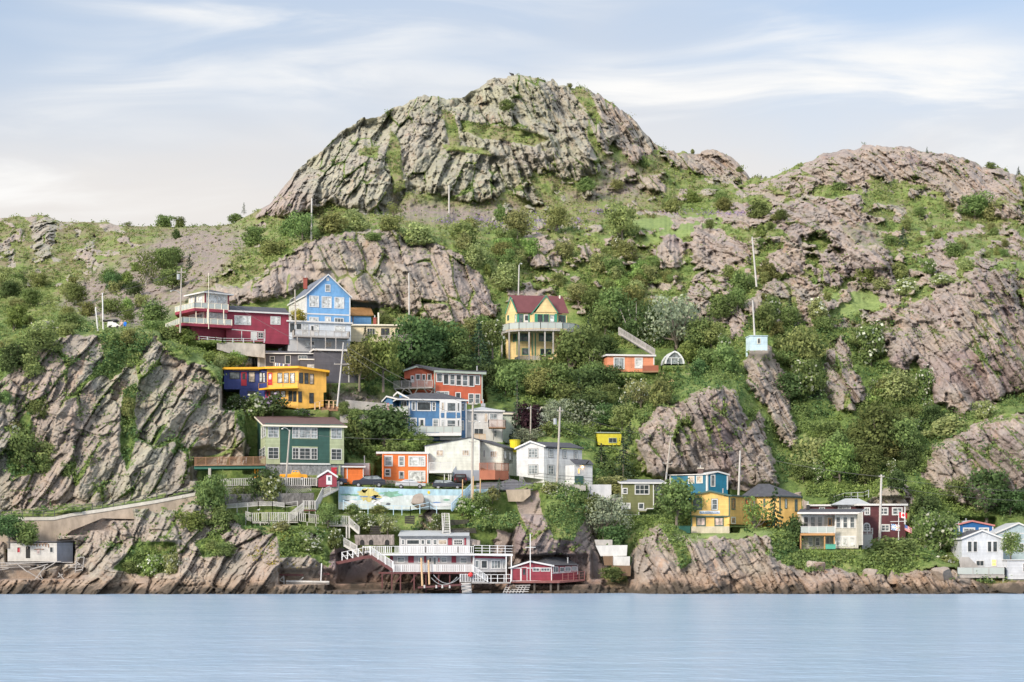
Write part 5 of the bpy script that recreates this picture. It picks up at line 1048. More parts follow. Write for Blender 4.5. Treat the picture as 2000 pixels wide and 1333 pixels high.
windows(t, W1, [(468, 457, 508, 550, 1, 2, 'grey'), (525, 457, 565, 550, 1, 2, 'grey'), (582, 457, 623, 550, 1, 2, 'grey'), (468, 622, 510, 696, 1, 2, 'curtain'), (525, 622, 565, 696, 1, 2, 'curtain'), (582, 622, 624, 696, 1, 2, 'curtain')], w=.1)
door(t, W0, 402, 465, 438, 575, TANW, trim=CAS); window(t, W0, 385, 618, 418, 680, 1, 1, g='grey')
strip(t, f, [(650, 438, 650, 700), (464, 438, 464, 702)], CAS, .12, 'corner_board')
z = zof(cH, 592, 311.5); q = [pz(cH, 180, 311.4, z), pz(cH, 462, 311.2, z), pz(cH, 462, 314.2, z), pz(cH, 180, 314.6, z)]; slab(t, q, .35, ORW, 'balcony'); railing(t, [q[3], q[0], q[1]], 1.1, CAS, 1.6, glassm=CLEAR)
posts(t, [(pz(cH, x, 311.6, z - .35), z - 2.6) for x in (182, 377, 456)], ORW, .2)
chimney(t, cH.P(243, 395, 318), .45, .7, BLK, CREAM)
w = S.shift(.02)
# --- maroon house
MAR = cladding('maroon_clapboard', (.115, .035, .04))
t = house('clapboard_house', 'dark maroon house with white framed windows, a round topped window and grey hip roof', cH, 900, 620, 323)
f = front(cH, 690, 322.5, 1035, 322.5); bwall(t, f, 690, 1035, 365, 650, 8, MAR); g = front(cH, 262, 326, 690, 325); bwall(t, g, 262, 690, 372, 480, 6, MAR, name='wing')
z = f.at(700, 365).z; flatroof(t, f, 650, 1040, 364, 7, GREYS, .25, .2, fascia=CAS); flatroof(t, g, 268, 690, 368, 6, GREYS, .3, .16, fascia=CAS)
zb_ = zof(cH, 360, 325); pk = zof(cH, 308, 328); q = [pz(cH, 425, 324.6, zb_), pz(cH, 765, 324.6, zb_), pz(cH, 765, 332, zb_), pz(cH, 425, 332, zb_), pz(cH, 545, 328, pk), pz(cH, 655, 328, pk)]
MB().add(q, [(0, 1, 5, 4), (1, 2, 5), (2, 3, 4, 5), (3, 0, 4), (3, 2, 1, 0)]).build('roof', GREYS, t)
windows(t, f, [(700, 380, 748, 445, 2, 2, 'grey'), (820, 380, 896, 445, 2, 2, 'grey'), (925, 380, 1012, 445, 2, 2, 'grey'), (834, 518, 908, 578, 2, 2, 'grey')], w=.22)
windows(t, g, [(332, 378, 380, 400, 2, 1, 'grey'), (485, 372, 590, 398, 3, 1, 'half')], w=.12)
c0 = f.at(720, 535); ar = MB(); pa = MB(); n_ = -f.n; pts = []; pts2 = []
for k in range(9):
    a = math.pi * k / 8; pts.append(c0 + f.u * math.cos(a) * .62 + Vector((0, 0, .62 * math.sin(a)))); pts2.append(c0 + f.u * math.cos(a) * .42 + Vector((0, 0, .42 * math.sin(a))))
lo = Vector((0, 0, -.85)); lo2 = Vector((0, 0, -.65)); wn_ = MB().prism([pts[-1] + lo] + [pts[0] + lo] + pts, n_ * .06).build('arched_window', CAS, t); MB().prism([pts2[-1] + lo2] + [pts2[0] + lo2] + pts2, n_ * .09).build('pane', glass('grey'), wn_)
MB().bar(c0 + n_ * .1 + lo2, c0 + n_ * .1 + Vector((0, 0, .4)), .05).bar(c0 + n_ * .1 - f.u * .4, c0 + n_ * .1 + f.u * .4, .05).build('glazing_bar', CAS, wn_)
strip(t, f, [(1030, 370, 1030, 520)], CAS, .25, 'corner_board')
z = zof(cH, 600, 319); q = [pz(cH, 682, 319, z), pz(cH, 768, 318.5, z), pz(cH, 768, 322.4, z)]; slab(t, [q[0], q[1], q[2], pz(cH, 682, 322.4, z)], 2.6, mat('pale_grey_render', (.55, .56, .57)), 'porch_base'); railing(t, [q[0], q[1]], 1.0, CAS, .9, bal=.2, mids=1)
z = zof(cH, 690, 318); q = [pz(cH, 780, 318.5, z), pz(cH, 1180, 317.5, z), pz(cH, 1180, 321.5, z), pz(cH, 780, 321.5, z)]; slab(t, q, .25, GREYW); railing(t, [pz(cH, 980, 318, z), q[1], q[2]], 1.15, GREYW, 1.5, bal=.14); railing(t, [q[0], pz(cH, 860, 318.4, z)], 1.0, TANW, 1.0, bal=.14)
LAT = mat('cream_lattice', (.62, .52, .36), .8); m_ = MB(); p0 = pz(cH, 1030, 317.7, z - .3); p1 = pz(cH, 1175, 317.5, z - .3); L0 = (p1 - p0).length; nn = int(L0 / .22)
for i in range(nn):
    s = p0.lerp(p1, i / nn); e = p0.lerp(p1, min(1, (i + 5) / nn)); hh = -1.2 * min(1, (nn - i) / 5); m_.bar(s, e + Vector((0, 0, hh)), .05).bar(s + Vector((0, 0, -1.2)), e + Vector((0, 0, -1.2 - hh)), .05)
m_.build('lattice', LAT, t)
# --- bright blue house
CBL = cladding('cobalt_clapboard', (.02, .13, .36)); PNK = mat('pink_trim', (.55, .22, .2))
t = house('clapboard_house', 'cobalt blue house with a shallow gable behind the white gabled house', cH, 1520, 760, 324)
f = front(cH, 1470, 323, 1750, 323.5); wall(t, f, [(1470, 740), (1470, 518), (1575, 492), (1750, 530), (1750, 640)], 7, CBL); bwall(t, f.shift(-.4), 1425, 1470, 640, 745, 5, CBL, name='wing', xr=1470); roof(t, f, [(1470, 518), (1575, 492), (1750, 528)], 7, GREYS, .2, fascia=PNK)
windows(t, f, [(1502, 545, 1602, 612, 2, 2, 'half'), (1632, 545, 1715, 600, 2, 2, 'half')], w=.22); strip(t, f, [(1473, 525, 1473, 640), (1746, 535, 1746, 600)], CAS, .18, 'corner_board'); flue(t, cH.P(1528, 500, 326), .5)
# --- white gabled house at the water
PW = cladding('pale_white_clapboard', (.58, .61, .65))
t = house('clapboard_house', 'white gabled house with paired windows over a timber sea deck', cH, 1660, 850, 309)
f = front(cH, 1495, 308.5, 1830, 308.5); wall(t, f, [(1495, 925), (1495, 635), (1657, 572), (1830, 640), (1830, 925)], 9, PW); roof(t, f, [(1495, 632), (1657, 568), (1832, 637)], 9, ASPH, .25, fascia=CAS)
windows(t, f, [(1538, 655, 1578, 746), (1584, 655, 1622, 746), (1700, 655, 1738, 746), (1744, 655, 1785, 746), (1608, 812, 1676, 860, 2, 1)], w=.1); window(t, f, 1735, 803, 1776, 860, 1, 2, g='lit')
z = zof(cH, 932, 305.3); q = [pz(cH, 1455, 305.5, z), pz(cH, 1843, 305.3, z), pz(cH, 1843, 309, z), pz(cH, 1455, 309, z)]; slab(t, q, .45, GREYW); railing(t, [q[3], q[0], q[1], q[2]], 1.25, GREYW, 2.2, glassm=CLEAR)
for i in range(5): posts(t, [(q[0].lerp(q[1], .02 + i * .24) + Vector((0, .3, -.45)), z - 1.3)], GREYW, .22)
zz = z - 1.25; m_ = MB()
for i in range(7): m_.box((q[0].x + .9, 305.5, zz - .24 * (i + 1)), (q[1].x - .1, 308, zz - .24 * i - .03))
m_.build('crib_wall', mat('pale_weathered_wood', (.55, .55, .53), .85, bump=.4, var=.2), t)
f9 = f.shift(1.2); m_ = MB(); a = f9.at(1480, 785); b = f9.at(1550, 785); c_ = f9.at(1628, 858); m_.prism([a, b, c_, f9.at(1628, 870), f9.at(1480, 870)], f9.n * .1).build('stair_screen', GREYW, t)
# --- far right houses
t = house('clapboard_house', 'pale blue gabled house cut by the right edge of the view', cH, 1950, 760, 318); IB = cladding('powder_blue_clapboard', (.42, .52, .56))
f = front(cH, 1765, 317, 2160, 317); wall(t, f, [(1778, 810), (1778, 590), (1955, 512), (2140, 590), (2140, 810)], 8, IB); roof(t, f, [(1775, 588), (1955, 510), (2145, 592)], 8, GREYS, .25, fascia=CAS); window(t, f, 1962, 672, 1998, 745, 1, 2, g='grey'); strip(t, f, [(1780, 592, 2140, 592)], CAS, .15)
t = house('boat_shed', 'low white clapboard shed at the right edge beside the sea deck', cH, 1950, 965, 307)
f = front(cH, 1860, 306, 2200, 306); bwall(t, f, 1862, 2200, 815, 965, 5, PW, xr=1862); flatroof(t, f, 1862, 2200, 813, 5, CAS, .2, .14, xr=1862); bwall(t, f.shift(-.2), 1865, 2200, 965, 1045, 5, STN, name='foundation'); window(t, f, 1990, 835, 2040, 905, 1, 2)
# --- low red wharf house
WRED = cladding('wharf_red_clapboard', (.27, .04, .06))
t = house('wharf_house', 'low dark red wharf house with a black hip roof and a ribbon of white windows', cF, 1560, 745, 305)
f = front(cF, 1375, 303, 1648, 303.5); fs = front(cF, 1648, 303.5, 1820, 308); wall(t, f, [(1375, 742), (1375, 650), (1502, 612), (1648, 640), (1648, 742)], 6, WRED); bwall(t, fs, 1648, 1820, 640, 740, 5, WRED, name='side_wall')
roof(t, f, [(1375, 650), (1502, 610), (1648, 638)], 5.5, ASPH, .3, .12, fascia=CAS)
zb_ = fs.at(1648, 636).z; q = [fs.at(1640, 636) - fs.n * .3, fs.at(1825, 632) - fs.n * .3, fs.at(1825, 632) + fs.n * 6, pz(cF, 1520, 310, 0), pz(cF, 1600, 307, zb_ + 1.3)]; 
for i in range(4): q[i].z = zb_
q[3] = pz(cF, 1505, 306, zb_); MB().add(q + [pz(cF, 1740, 310, zb_ + 1.3)], [(0, 1, 5, 4), (1, 2, 5), (2, 3, 4, 5), (3, 0, 4), (3, 2, 1, 0)]).build('roof', ASPH, t)
strip(t, f, [(1378, 655, 1378, 742), (1502, 615, 1502, 742), (1645, 642, 1645, 742), (1378, 655, 1645, 655), (1378, 742, 1648, 742), (1437, 655, 1437, 742)], CAS, .14)
windows(t, f, [(1518, 650, 1565, 678, 2, 1, 'grey'), (1572, 652, 1636, 678, 3, 1, 'grey')], w=.1); windows(t, fs, [(1655, 645, 1690, 685, 2, 1, 'grey'), (1700, 648, 1730, 682, 2, 1, 'grey'), (1735, 645, 1775, 678, 3, 1, 'half'), (1780, 643, 1815, 672, 3, 1, 'half')], w=.1)
door(t, f, 1444, 652, 1478, 740, WRED, trim=CAS); strip(t, fs, [(1650, 690, 1815, 680), (1820, 635, 1820, 700)], CAS, .12)
MB().bar(cF.P(1502, 640, 302.6), cF.P(1502, 425, 302.6), .14).bar(cF.P(1468, 515, 302.6), cF.P(1538, 515, 302.6), .1).build('mast', CAS, t)
flue(t, cF.P(1755, 615, 307), .7); z = zof(cF, 745, 302); q = [pz(cF, 1370, 302, z), pz(cF, 1700, 302, z), pz(cF, 1870, 305, z + .3), pz(cF, 1870, 310, z + .3), pz(cF, 1370, 308, z)]; slab(t, q, .25, mat('old_red_wood', (.25, .10, .09), .85, bump=.3, var=.2))
railing(t, [pz(cF, 1720, 302.4, z), pz(cF, 1868, 305, z + .3)], 1.3, mat('old_red_wood', (.2, .1, .1)), 1.2, bal=0, mids=2); posts(t, [(pz(cF, x, 302.6, z - .25), -1) for x in (1380, 1530, 1640, 1690)], mat('dark_piling', (.12, .10, .085), .9, bump=.5), .3)
# --- long white wharf building, two storeys
MWT = mat('white_rail_paint', (.72, .72, .72), .55, var=.06); WWL = mat('wharf_wall_shaded', (.47, .47, .48), .7, board=.2, var=.15); DRW = mat('dark_red_beam', (.13, .05, .05), .8, bump=.3); PILE = mat('dark_piling', (.12, .10, .085), .9, bump=.5)  # WWL: white boards greyed, shade behind the rails put into the colour
t = house('wharf_house', 'long two storey white wharf house with dark red shutters and white railed decks', cF, 850, 680, 305)
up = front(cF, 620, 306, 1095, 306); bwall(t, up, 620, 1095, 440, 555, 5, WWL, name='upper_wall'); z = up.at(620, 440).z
MB().prism([pz(cF, 612, 305.3, z), pz(cF, 1092, 305.3, z), pz(cF, 1092, 312, z + .9), pz(cF, 630, 312, z + .9)], Vector((0, 0, .14))).build('roof', GREYS, t)
windows(t, up, [(632, 462, 658, 498, 1, 2, 'grey'), (668, 462, 758, 498, 1, 1, 'dark'), (765, 462, 792, 498, 1, 1, 'grey'), (802, 462, 836, 498, 1, 1, 'grey'), (846, 462, 876, 498, 1, 2, 'grey'), (880, 462, 942, 498, 1, 1, 'warm'), (985, 462, 1048, 502, 4, 2, 'dark')], w=.12)
for x0, x1 in ((948, 975), (1058, 1070)): panel(t, up, [(x0, 452), (x1, 452), (x1, 500), (x0, 500)], WRED, 'shutter')
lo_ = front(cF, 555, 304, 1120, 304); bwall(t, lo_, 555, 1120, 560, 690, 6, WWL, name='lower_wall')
for x0, x1 in ((558, 578), (680, 718), (788, 802), (972, 1003), (1105, 1118)): panel(t, lo_, [(x0, 574), (x1, 574), (x1, 618), (x0, 618)], WRED, 'shutter')
windows(t, lo_, [(605, 580, 656, 620, 1, 2, 'half'), (748, 580, 782, 620, 1, 2, 'half'), (900, 580, 942, 620, 1, 2, 'half'), (1028, 584, 1078, 625, 1, 2, 'half'), (818, 582, 838, 618, 1, 1, 'dark'), (878, 582, 896, 618, 1, 1, 'red')], w=.12); door(t, lo_, 845, 575, 872, 675, CAS, g='grey')
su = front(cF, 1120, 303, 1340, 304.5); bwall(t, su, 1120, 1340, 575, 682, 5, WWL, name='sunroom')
windows(t, su, [(1128, 600, 1160, 655, 1, 1, 'half'), (1168, 600, 1216, 660, 1, 1, 'dark'), (1236, 600, 1305, 662, 3, 1, 'half'), (1312, 602, 1338, 660, 1, 1, 'curtain')], w=.16); panel(t, su, [(1124, 572), (1336, 580), (1336, 592), (1124, 588)], WRED, 'red_band', .02, .04)
z = zof(cF, 557, 302.5); q = [pz(cF, 470, 302.8, z), pz(cF, 1125, 302.3, z), pz(cF, 1385, 302.8, z - .1), pz(cF, 1385, 307, z), pz(cF, 470, 308, z)]; slab(t, q, .3, MWT, 'upper_deck')
railing(t, [pz(cF, 375, 303.5, z), q[0], q[1]], 1.15, MWT, 1.25, bal=.3, balw=.11); railing(t, [q[1], q[2], q[3]], 1.3, MWT, 1.3, bal=0, mids=2)
z = zof(cF, 682, 301.5); q = [pz(cF, 580, 301.8, z), pz(cF, 1115, 301.3, z), pz(cF, 1115, 304, z), pz(cF, 480, 304.5, z), pz(cF, 500, 302, z)]; slab(t, q, .28, DRW, 'lower_deck'); railing(t, [q[0], q[1]], 1.15, MWT, 1.25, bal=.3, balw=.11)
z2 = zof(cF, 750, 301); q2 = [pz(cF, 1105, 301.2, z2), pz(cF, 1370, 301.2, z2), pz(cF, 1370, 304, z2), pz(cF, 1105, 304, z2)]; slab(t, q2, .2, GREYW, 'landing'); railing(t, [q2[0] , q2[1]], 1.2, MWT, 1.1, bal=0, mids=1); railing(t, [pz(cF, 1030, 301, z2), pz(cF, 1105, 301.2, z2), pz(cF, 1195, 301.2, z2)], 1.25, MWT, .9, bal=.25, balw=.09)
f3 = MB(); a = pz(cF, 1118, 301, z + 0); b = pz(cF, 1215, 301, z2)
for i in range(12):
    p = a.lerp(b, i / 12); f3.box((p.x, 301, p.z - .06), (p.x + .35, 302, p.z))
f3.build('steps', MWT, t); railing(t, [a, b], 1.0, MWT, 1.0, bal=.25, balw=.07)
posts(t, [(pz(cF, x, 301.9, z - .25), y) for x, y in ((505, .8), (570, 0.3), (628, 0.4), (720, .5), (800, .2), (885, .5), (960, .3), (1030, -.5), (1355, -.5))], DRW, .2)
posts(t, [(pz(cF, x, 302.9, zof(cF, 555, 302.5) - .2), z2) for x in (1122, 1340, 1375)], MWT, .16)
for x in (640, 740, 900): 
    p = pz(cF, x, 301.9, z - .3); MB().bar(p, p + Vector((-1.0, .2, -1.3)), .14).build('brace', DRW, t)
# stair down the left of the wharf house and walkway
st = thing('timber_stair', 'white railed stair with dark red stringer dropping to the lower wharf deck', 'stair', cF.P(500, 600, 302))
a = cF.P(425, 572, 302.2); b = cF.P(578, 672, 301.9)
MB().bar(a, b, .12, .5).bar(a + Vector((0, 1.2, 0)), b + Vector((0, 1.2, 0)), .12, .5).build('stringer', DRW, st); m_ = MB()
for i in range(16):
    p = a.lerp(b, (i + .5) / 16); m_.box((p.x - .15, p.y, p.z + .1), (p.x + .18, p.y + 1.2, p.z + .16))
m_.build('tread', GREYW, st); railing(st, [a + Vector((0, 0, .2)), b + Vector((0, 0, .2))], 1.25, MWT, 1.3, bal=.25, balw=.1, postw=.16)
wk = thing('boardwalk', 'sloping boardwalk with white braced railing above the cove rocks', 'walkway', cF.P(300, 590, 303.5))
a = cF.P(130, 628, 304); b = cF.P(380, 575, 302.6); c_ = cF.P(425, 570, 302.5); slab(wk, [a, b, c_, c_ + Vector((0, 1.6, 0)), b + Vector((0, 1.6, 0)), a + Vector((0, 1.6, 0))], .12, GREYW)
MB().bar(a + Vector((0, -.05, -.2)), b + Vector((0, -.05, -.2)), .1, .5).bar(b + Vector((0, -.05, -.2)), c_ + Vector((0, -.05, -.2)), .1, .5).build('beam', DRW, wk); railing(wk, [a.lerp(b, .42), b, c_], 1.35, MWT, 1.0, bal=0, mids=1, postw=.15)
for i in range(4): 
    p = a.lerp(b, .42 + .15 * i); MB().bar(p + Vector((0, 0, 1.2)), p + Vector((.9, 0, .1)), .1).build('brace', MWT, wk)
# --- derelict shack
DER = cladding('peeling_white_clapboard', (.56, .54, .50), .2); DGB = cladding('weathered_blue_boards', (.20, .22, .26), .2)
t = house('shack', 'derelict peeling white shack with a red boarded window on collapsing stilts', cI, 220, 1040, 305)
f = front(cI, 52, 304.2, 390, 304.2); S = front(cI, 390, 304.2, 500, 307); bwall(t, f, 52, 390, 915, 1042, 4, DER); bwall(t, S, 390, 500, 912, 1044, 3.8, DGB, name='side_wall')
MB().prism([f.at(46, 912) - f.n * .2, f.at(392, 908) - f.n * .2, S.at(505, 902) - S.n * .2, S.at(505, 902) + Vector((-1, 4, .1)), f.at(60, 912) + f.n * 4.4], Vector((0, 0, .12))).build('roof', mat('old_felt', (.16, .15, .15), .95, bump=.5, var=.3), t)
window(t, f, 115, 942, 141, 984, 1, 1, g='red', fr=DER); window(t, f, 248, 950, 276, 992, 1, 1, g='pink', fr=DER); window(t, f, 340, 942, 366, 982, 1, 1, g='dark', fr=DER)
panel(t, f, [(177, 940), (207, 940), (207, 1020), (177, 1020)], mat('dark_opening', (.02, .02, .02)), 'doorway', .0, .03)
m_ = MB(); rr = random.Random(4)
for i in range(7):
    x = 210 + i * 20; m_.bar(f.at(x, 922, .06), f.at(x + 3, 935 + rr.random() * 12, .06), .12)
m_.bar(f.at(205, 924, .07), f.at(325, 920, .07), .1).bar(f.at(235, 960, .07), f.at(300, 958, .07), .1).build('bare_studs', BROWNW, t)
dk = thing('collapsed_wharf', 'collapsed grey wharf timbers strewn below the derelict shack', 'wharf', cI.P(260, 1060, 303)); z = zof(cI, 1048, 303)
m_ = MB(); 
for (x0, y0, x1, y1, Y) in [(0, 1052, 500, 1048, 303), (0, 1072, 330, 1062, 303.4), (40, 1060, 420, 1042, 302.8), (0, 1085, 210, 1078, 303.4), (280, 1110, 380, 1048, 302.6), (190, 1110, 300, 1178, 302.2), (310, 1075, 180, 1245, 301.2), (270, 1120, 300, 1180, 302), (205, 1098, 330, 1060, 302.8), (460, 1065, 560, 1065, 303), (470, 1082, 560, 1080, 303.2), (530, 1010, 515, 1120, 303), (578, 1012, 565, 1105, 303), (515, 1040, 578, 1080, 303), (520, 1105, 568, 1095, 303), (400, 1120, 440, 1165, 302.4), (395, 1150, 430, 1130, 302.4), (660, 1132, 758, 1138, 302.5), (528, 1015, 575, 1012, 303), (0, 1100, 60, 1090, 303.2), (120, 1060, 190, 1115, 302.8)]:
    m_.bar(cI.P(x0, y0, Y), cI.P(x1, y1, Y), .22, .12)
m_.build('timbers', mat('bleached_wood', (.45, .43, .41), .9, bump=.4, var=.25), dk)
# --- little red gatehouse
t = house('gatehouse', 'tiny dark red gatehouse with a white steep roof at the head of the white stairs', cD, 1165, 700, 314.5)
f = front(cD, 1090, 314, 1240, 314.3); wall(t, f, [(1090, 715), (1090, 632), (1168, 585), (1240, 632), (1240, 712)], 2.2, WRED); roof(t, f, [(1088, 632), (1168, 583), (1242, 632)], 2.2, MWT, .15, .2, fascia=MWT); door(t, f, 1160, 625, 1196, 695, MWT, g='grey', trim=MWT)
# ---------------------------------------------------------------- walls, rails, stairs, poles, cars
def one(name, mb, m, label, cat, group=None): o = mb.build(name, m); return tag(o, label, cat, group)
def line_pts(cr, pts): return [cr.P(x, y, Y) for x, y, Y in pts]
# road wall on the left with its parapet and iron railing
t = thing('retaining_wall', 'long rust stained concrete road wall under the grey left bluff', 'wall', cI.P(400, 760, 308))
top = [(-500, 745, 307.6), (0, 742, 307.6), (370, 738, 308.2), (490, 712, 308.6), (700, 682, 309.2), (1070, 622, 309.9), (1350, 568, 310.8)]
low = [940, 940, 900, 810, 725, 735, 640]
RW = mat('rusty_concrete', (.40, .33, .26), .9, bump=.4, var=.35, vscale=.5); m_ = MB(); cp = MB(); face = MB()
for i in range(len(top) - 1):
    a = cI.P(*top[i]); b = cI.P(*top[i + 1]); ha = a.z - cI.P(top[i][0], low[i], top[i][2]).z; hb = b.z - cI.P(top[i + 1][0], low[i + 1], top[i + 1][2]).z
    m_.prism([a, b, b - Vector((0, 0, hb + .5)), a - Vector((0, 0, ha + .5))], Vector((0, .6, 0)))
    cp.prism([a + Vector((0, -.12, .02)), b + Vector((0, -.12, .02)), b + Vector((0, -.12, -.5)), a + Vector((0, -.12, -.5))], Vector((0, .85, 0)))
m_.build('wall_face', RW, t); cp.build('parapet', mat('pale_concrete', (.55, .52, .46), .9, bump=.3, var=.15), t)
rl = MB(); 
pts = [cI.P(*p) + Vector((0, .4, 0)) for p in top]
t = thing('iron_railing', 'thin black iron railing along the road wall under the left bluff', 'railing', pts[2])
for a, b in zip(pts[:-1], pts[1:]):
    L_ = (b - a).length; k = max(1, round(L_ / 1.7)); up = Vector((0, 0, 1))
    for h in (1.1, .6, .15): rl.bar(a + up * h, b + up * h, .07)
    for i in range(k): p = a.lerp(b, i / k); rl.bar(p, p + up * 1.15, .1)
rl.build('rails', DKF, t)
# painted sea wall below the street
t = thing('mural_wall', 'street wall painted pale blue with a yellow and green mural above the wharf house', 'wall', cM.P(700, 150, 316.3))
wp = front(cM, 130, 316.6, 2050, 316.6); zt = wp.at(600, 82).z; m_ = MB(); a, b = wp.at(130, 82), wp.at(2600, 82)
MB().prism([wp.at(130, 62), wp.at(600, 80), wp.at(1000, 98), wp.at(1600, 102), wp.at(2085, 94), wp.at(2085, 220), wp.at(1500, 345), wp.at(130, 345)], Vector((0, .5, 0))).build('wall_face', mat('mural_pale', (.60, .66, .66), .8, var=.22, vscale=.8), t)
rr = random.Random(11)
def blob(cx, cy, rx, ry, n=22, j=.3): return [(cx + rx * math.cos(2 * math.pi * i / n) * (1 + j * (rr.random() - .5) * 2), cy + ry * math.sin(2 * math.pi * i / n) * (1 + j * (rr.random() - .5) * 2)) for i in range(n)]
def paint(name, col, shapes, off):
    m_ = MB()
    for s in shapes: m_.prism([wp.at(*p, off) for p in s], Vector((0, -.004, 0)))
    m_.build(name, mat(name, col, .8, var=.25, vscale=1.5), t)
paint('sky_paint', (.40, .58, .66), [[(620, 85), (1000, 99), (1600, 103), (2080, 96), (2080, 165), (1900, 178), (620, 172)], [(135, 65), (620, 84), (620, 240), (400, 230), (135, 260)]], .004)
paint('cloud_paint', (.62, .70, .70), [blob(500, 105, 90, 20), blob(260, 200, 90, 30), blob(700, 230, 120, 30), blob(1050, 205, 140, 22)], .010)
paint('green_paint', (.20, .38, .28), [blob(780, 160, 110, 34, 30, .4), blob(220, 165, 60, 12), blob(330, 170, 70, 12), blob(1450, 230, 40, 12)], .016)
paint('pale_green_paint', (.25, .50, .42), [blob(860, 170, 60, 14), blob(640, 150, 60, 12)], .022)
paint('yellow_paint', (.62, .53, .20), [blob(510, 165, 120, 70, 46, .42), blob(450, 115, 30, 30), blob(590, 200, 60, 30)], .028)
paint('blue_paint', (.15, .25, .48), [blob(440, 190, 55, 7), blob(610, 215, 50, 6), blob(540, 195, 35, 6), blob(1330, 262, 50, 8)], .034)
paint('white_paint', (.70, .72, .74), [blob(600, 255, 60, 25, 16, .1), blob(290, 250, 70, 20, 16, .1), blob(1380, 290, 120, 22, 18, .1)], .040)
paint('dark_paint', (.12, .14, .16), [blob(740, 280, 30, 12), blob(225, 240, 40, 8)], .046)
paint('marker_paint', (.75, .55, .05), [blob(1234, 138, 16, 20, 14, .02)], .052)
# other retaining walls
def wall_thing(label, cr, quad, Y, m, th=.5, name='retaining_wall', cat='wall', cap=None):
    pts = [cr.P(x, y, Y if not isinstance(Y, (list, tuple)) else Y[i]) for i, (x, y) in enumerate(quad)]
    o = one(name, MB().prism(pts, Vector((0, th, 0))), m, label, cat)
    return o
DST = mat('dark_stone', (.17, .165, .16), .95, bump=1, bscale=2.5, var=.5, vscale=3)
RUB = mat('rubble_stone', (.30, .26, .235), .95, bump=1.2, bscale=2.2, var=.5, vscale=2.5)
wall_thing('dark dry stone wall under the white street fence', cL, [(100, 190), (1030, 175), (1030, 300), (100, 300)], 314.2, DST)
wall_thing('concrete retaining wall below the guard rail by the dark red house', cA, [(515, 700), (905, 718), (905, 830), (640, 800), (515, 760)], 348.6, CONC)
wall_thing('grey stepped concrete wall above the dark spruces behind the dark green house', cD, [(1265, 125), (1500, 125), (1500, 205), (1265, 190)], 338.3, CONC)
wall_thing('tan terrace wall right of the mural wall', cE, [(1200, 905), (1400, 900), (1400, 950), (1340, 1000), (1220, 1000)], 316.8, mat('tan_concrete', (.42, .35, .27), .9, bump=.4, var=.25))
wall_thing('low grey wall in front of the white house with a lit porch', cE, [(1640, 850), (1850, 870), (1850, 910), (1700, 930), (1640, 900)], 318.5, CONC)
t = thing('stone_wall', 'rubble stone wall with three dark arched niches left of the wharf house', 'wall', cF.P(450, 480, 306)); sw = front(cF, 315, 306, 585, 306)
MB().prism([sw.at(x, y) for x, y in ((318, 432), (585, 430), (585, 500), (325, 500))], Vector((0, .6, 0))).build('wall_face', RUB, t)
for x in (370, 430, 538):
    MB().prism([sw.at(x + 15 * math.cos(a), 480 - 15 * math.sin(a) * 1.1, .0) for a in [math.pi * k / 8 for k in range(9)]] + [sw.at(x - 15, 499), sw.at(x + 15, 499)], Vector((0, -.03, 0))).build('niche', mat('dark_opening', (.02, .02, .02)), t)
wall_thing('rubble wall stub right of the upper wharf house storey', cF, [(1092, 455), (1165, 470), (1165, 500), (1092, 500)], 306.4, RUB, name='stone_wall')
for lab, q, Y in (('black timber crib wall behind the flowering bush', [(520, 545), (650, 545), (650, 650), (520, 650)], 309), ('long weathered log terrace edge right of the ladder stair', [(1495, 475), (1735, 470), (1700, 520), (1500, 545)], 311.5), ('lower mossy log terrace edge right of the ladder stair', [(1495, 580), (1800, 575), (1820, 640), (1500, 625)], 309), ('stacked dark log crib beside the purple boulder', [(940, 430), (1060, 420), (1060, 530), (940, 520)], 310.5)):
    m_ = MB(); n = 4
    for i in range(n):
        f0 = i / n; f1 = (i + .82) / n; A, B, C_, D = [cM.P(x, y, Y) for x, y in q]
        m_.prism([A.lerp(D, f0), B.lerp(C_, f0), B.lerp(C_, f1), A.lerp(D, f1)], Vector((0, .5, 0)))
    one('crib_wall', m_, mat('black_timber', (.05, .045, .04), .9, bump=.4, var=.3), lab, 'wall')
for lab, q, Y, m in (('upper grey concrete block of the cove outfall', [(70, 915), (187, 915), (187, 950), (80, 950)], 309.5, CONC), ('curved white concrete apron of the cove outfall', [(78, 952), (285, 950), (280, 1020), (110, 1022)], 309, mat('chalky_concrete', (.62, .62, .60), .9, bump=.3, var=.15)), ('brown stained panel of the cove outfall', [(125, 1022), (190, 1022), (190, 1082), (135, 1082)], 308.5, mat('brown_stain', (.20, .13, .08), .9, bump=.3, var=.2)), ('pale right hand block of the cove outfall', [(190, 1022), (302, 1024), (300, 1084), (190, 1082)], 308.6, mat('chalky_concrete', (.6, .6, .6))), ('low rust brown sheet wall at the foot of the cove outfall', [(182, 1084), (308, 1084), (305, 1152), (182, 1150)], 308, mat('brown_stain', (.2, .13, .08)))):
    wall_thing(lab, cG, q, Y, m, .6, 'concrete_wall')
def rail_thing(label, pts, cat='railing', name='railing', **kw):
    t = thing(name, label, cat, pts[0]); railing(t, pts, **kw); return t
MWT = MATS['white_rail_paint']; WOR = mat('worn_white_paint', (.56, .55, .52), .8, bump=.2, var=.2)
rail_thing('white picket railing along the street in front of the timber deck', line_pts(cL, [(60, 112, 315.6), (420, 100, 315.6)]), m=WOR, h=1.25, bal=.3, balw=.11, post=2.0)
rail_thing('white picket railing along the street in front of the yellow pickup', line_pts(cL, [(560, 100, 315.6), (670, 103, 315.6), (1060, 108, 315.4)]), m=WOR, h=1.35, bal=.3, balw=.11, post=1.8)
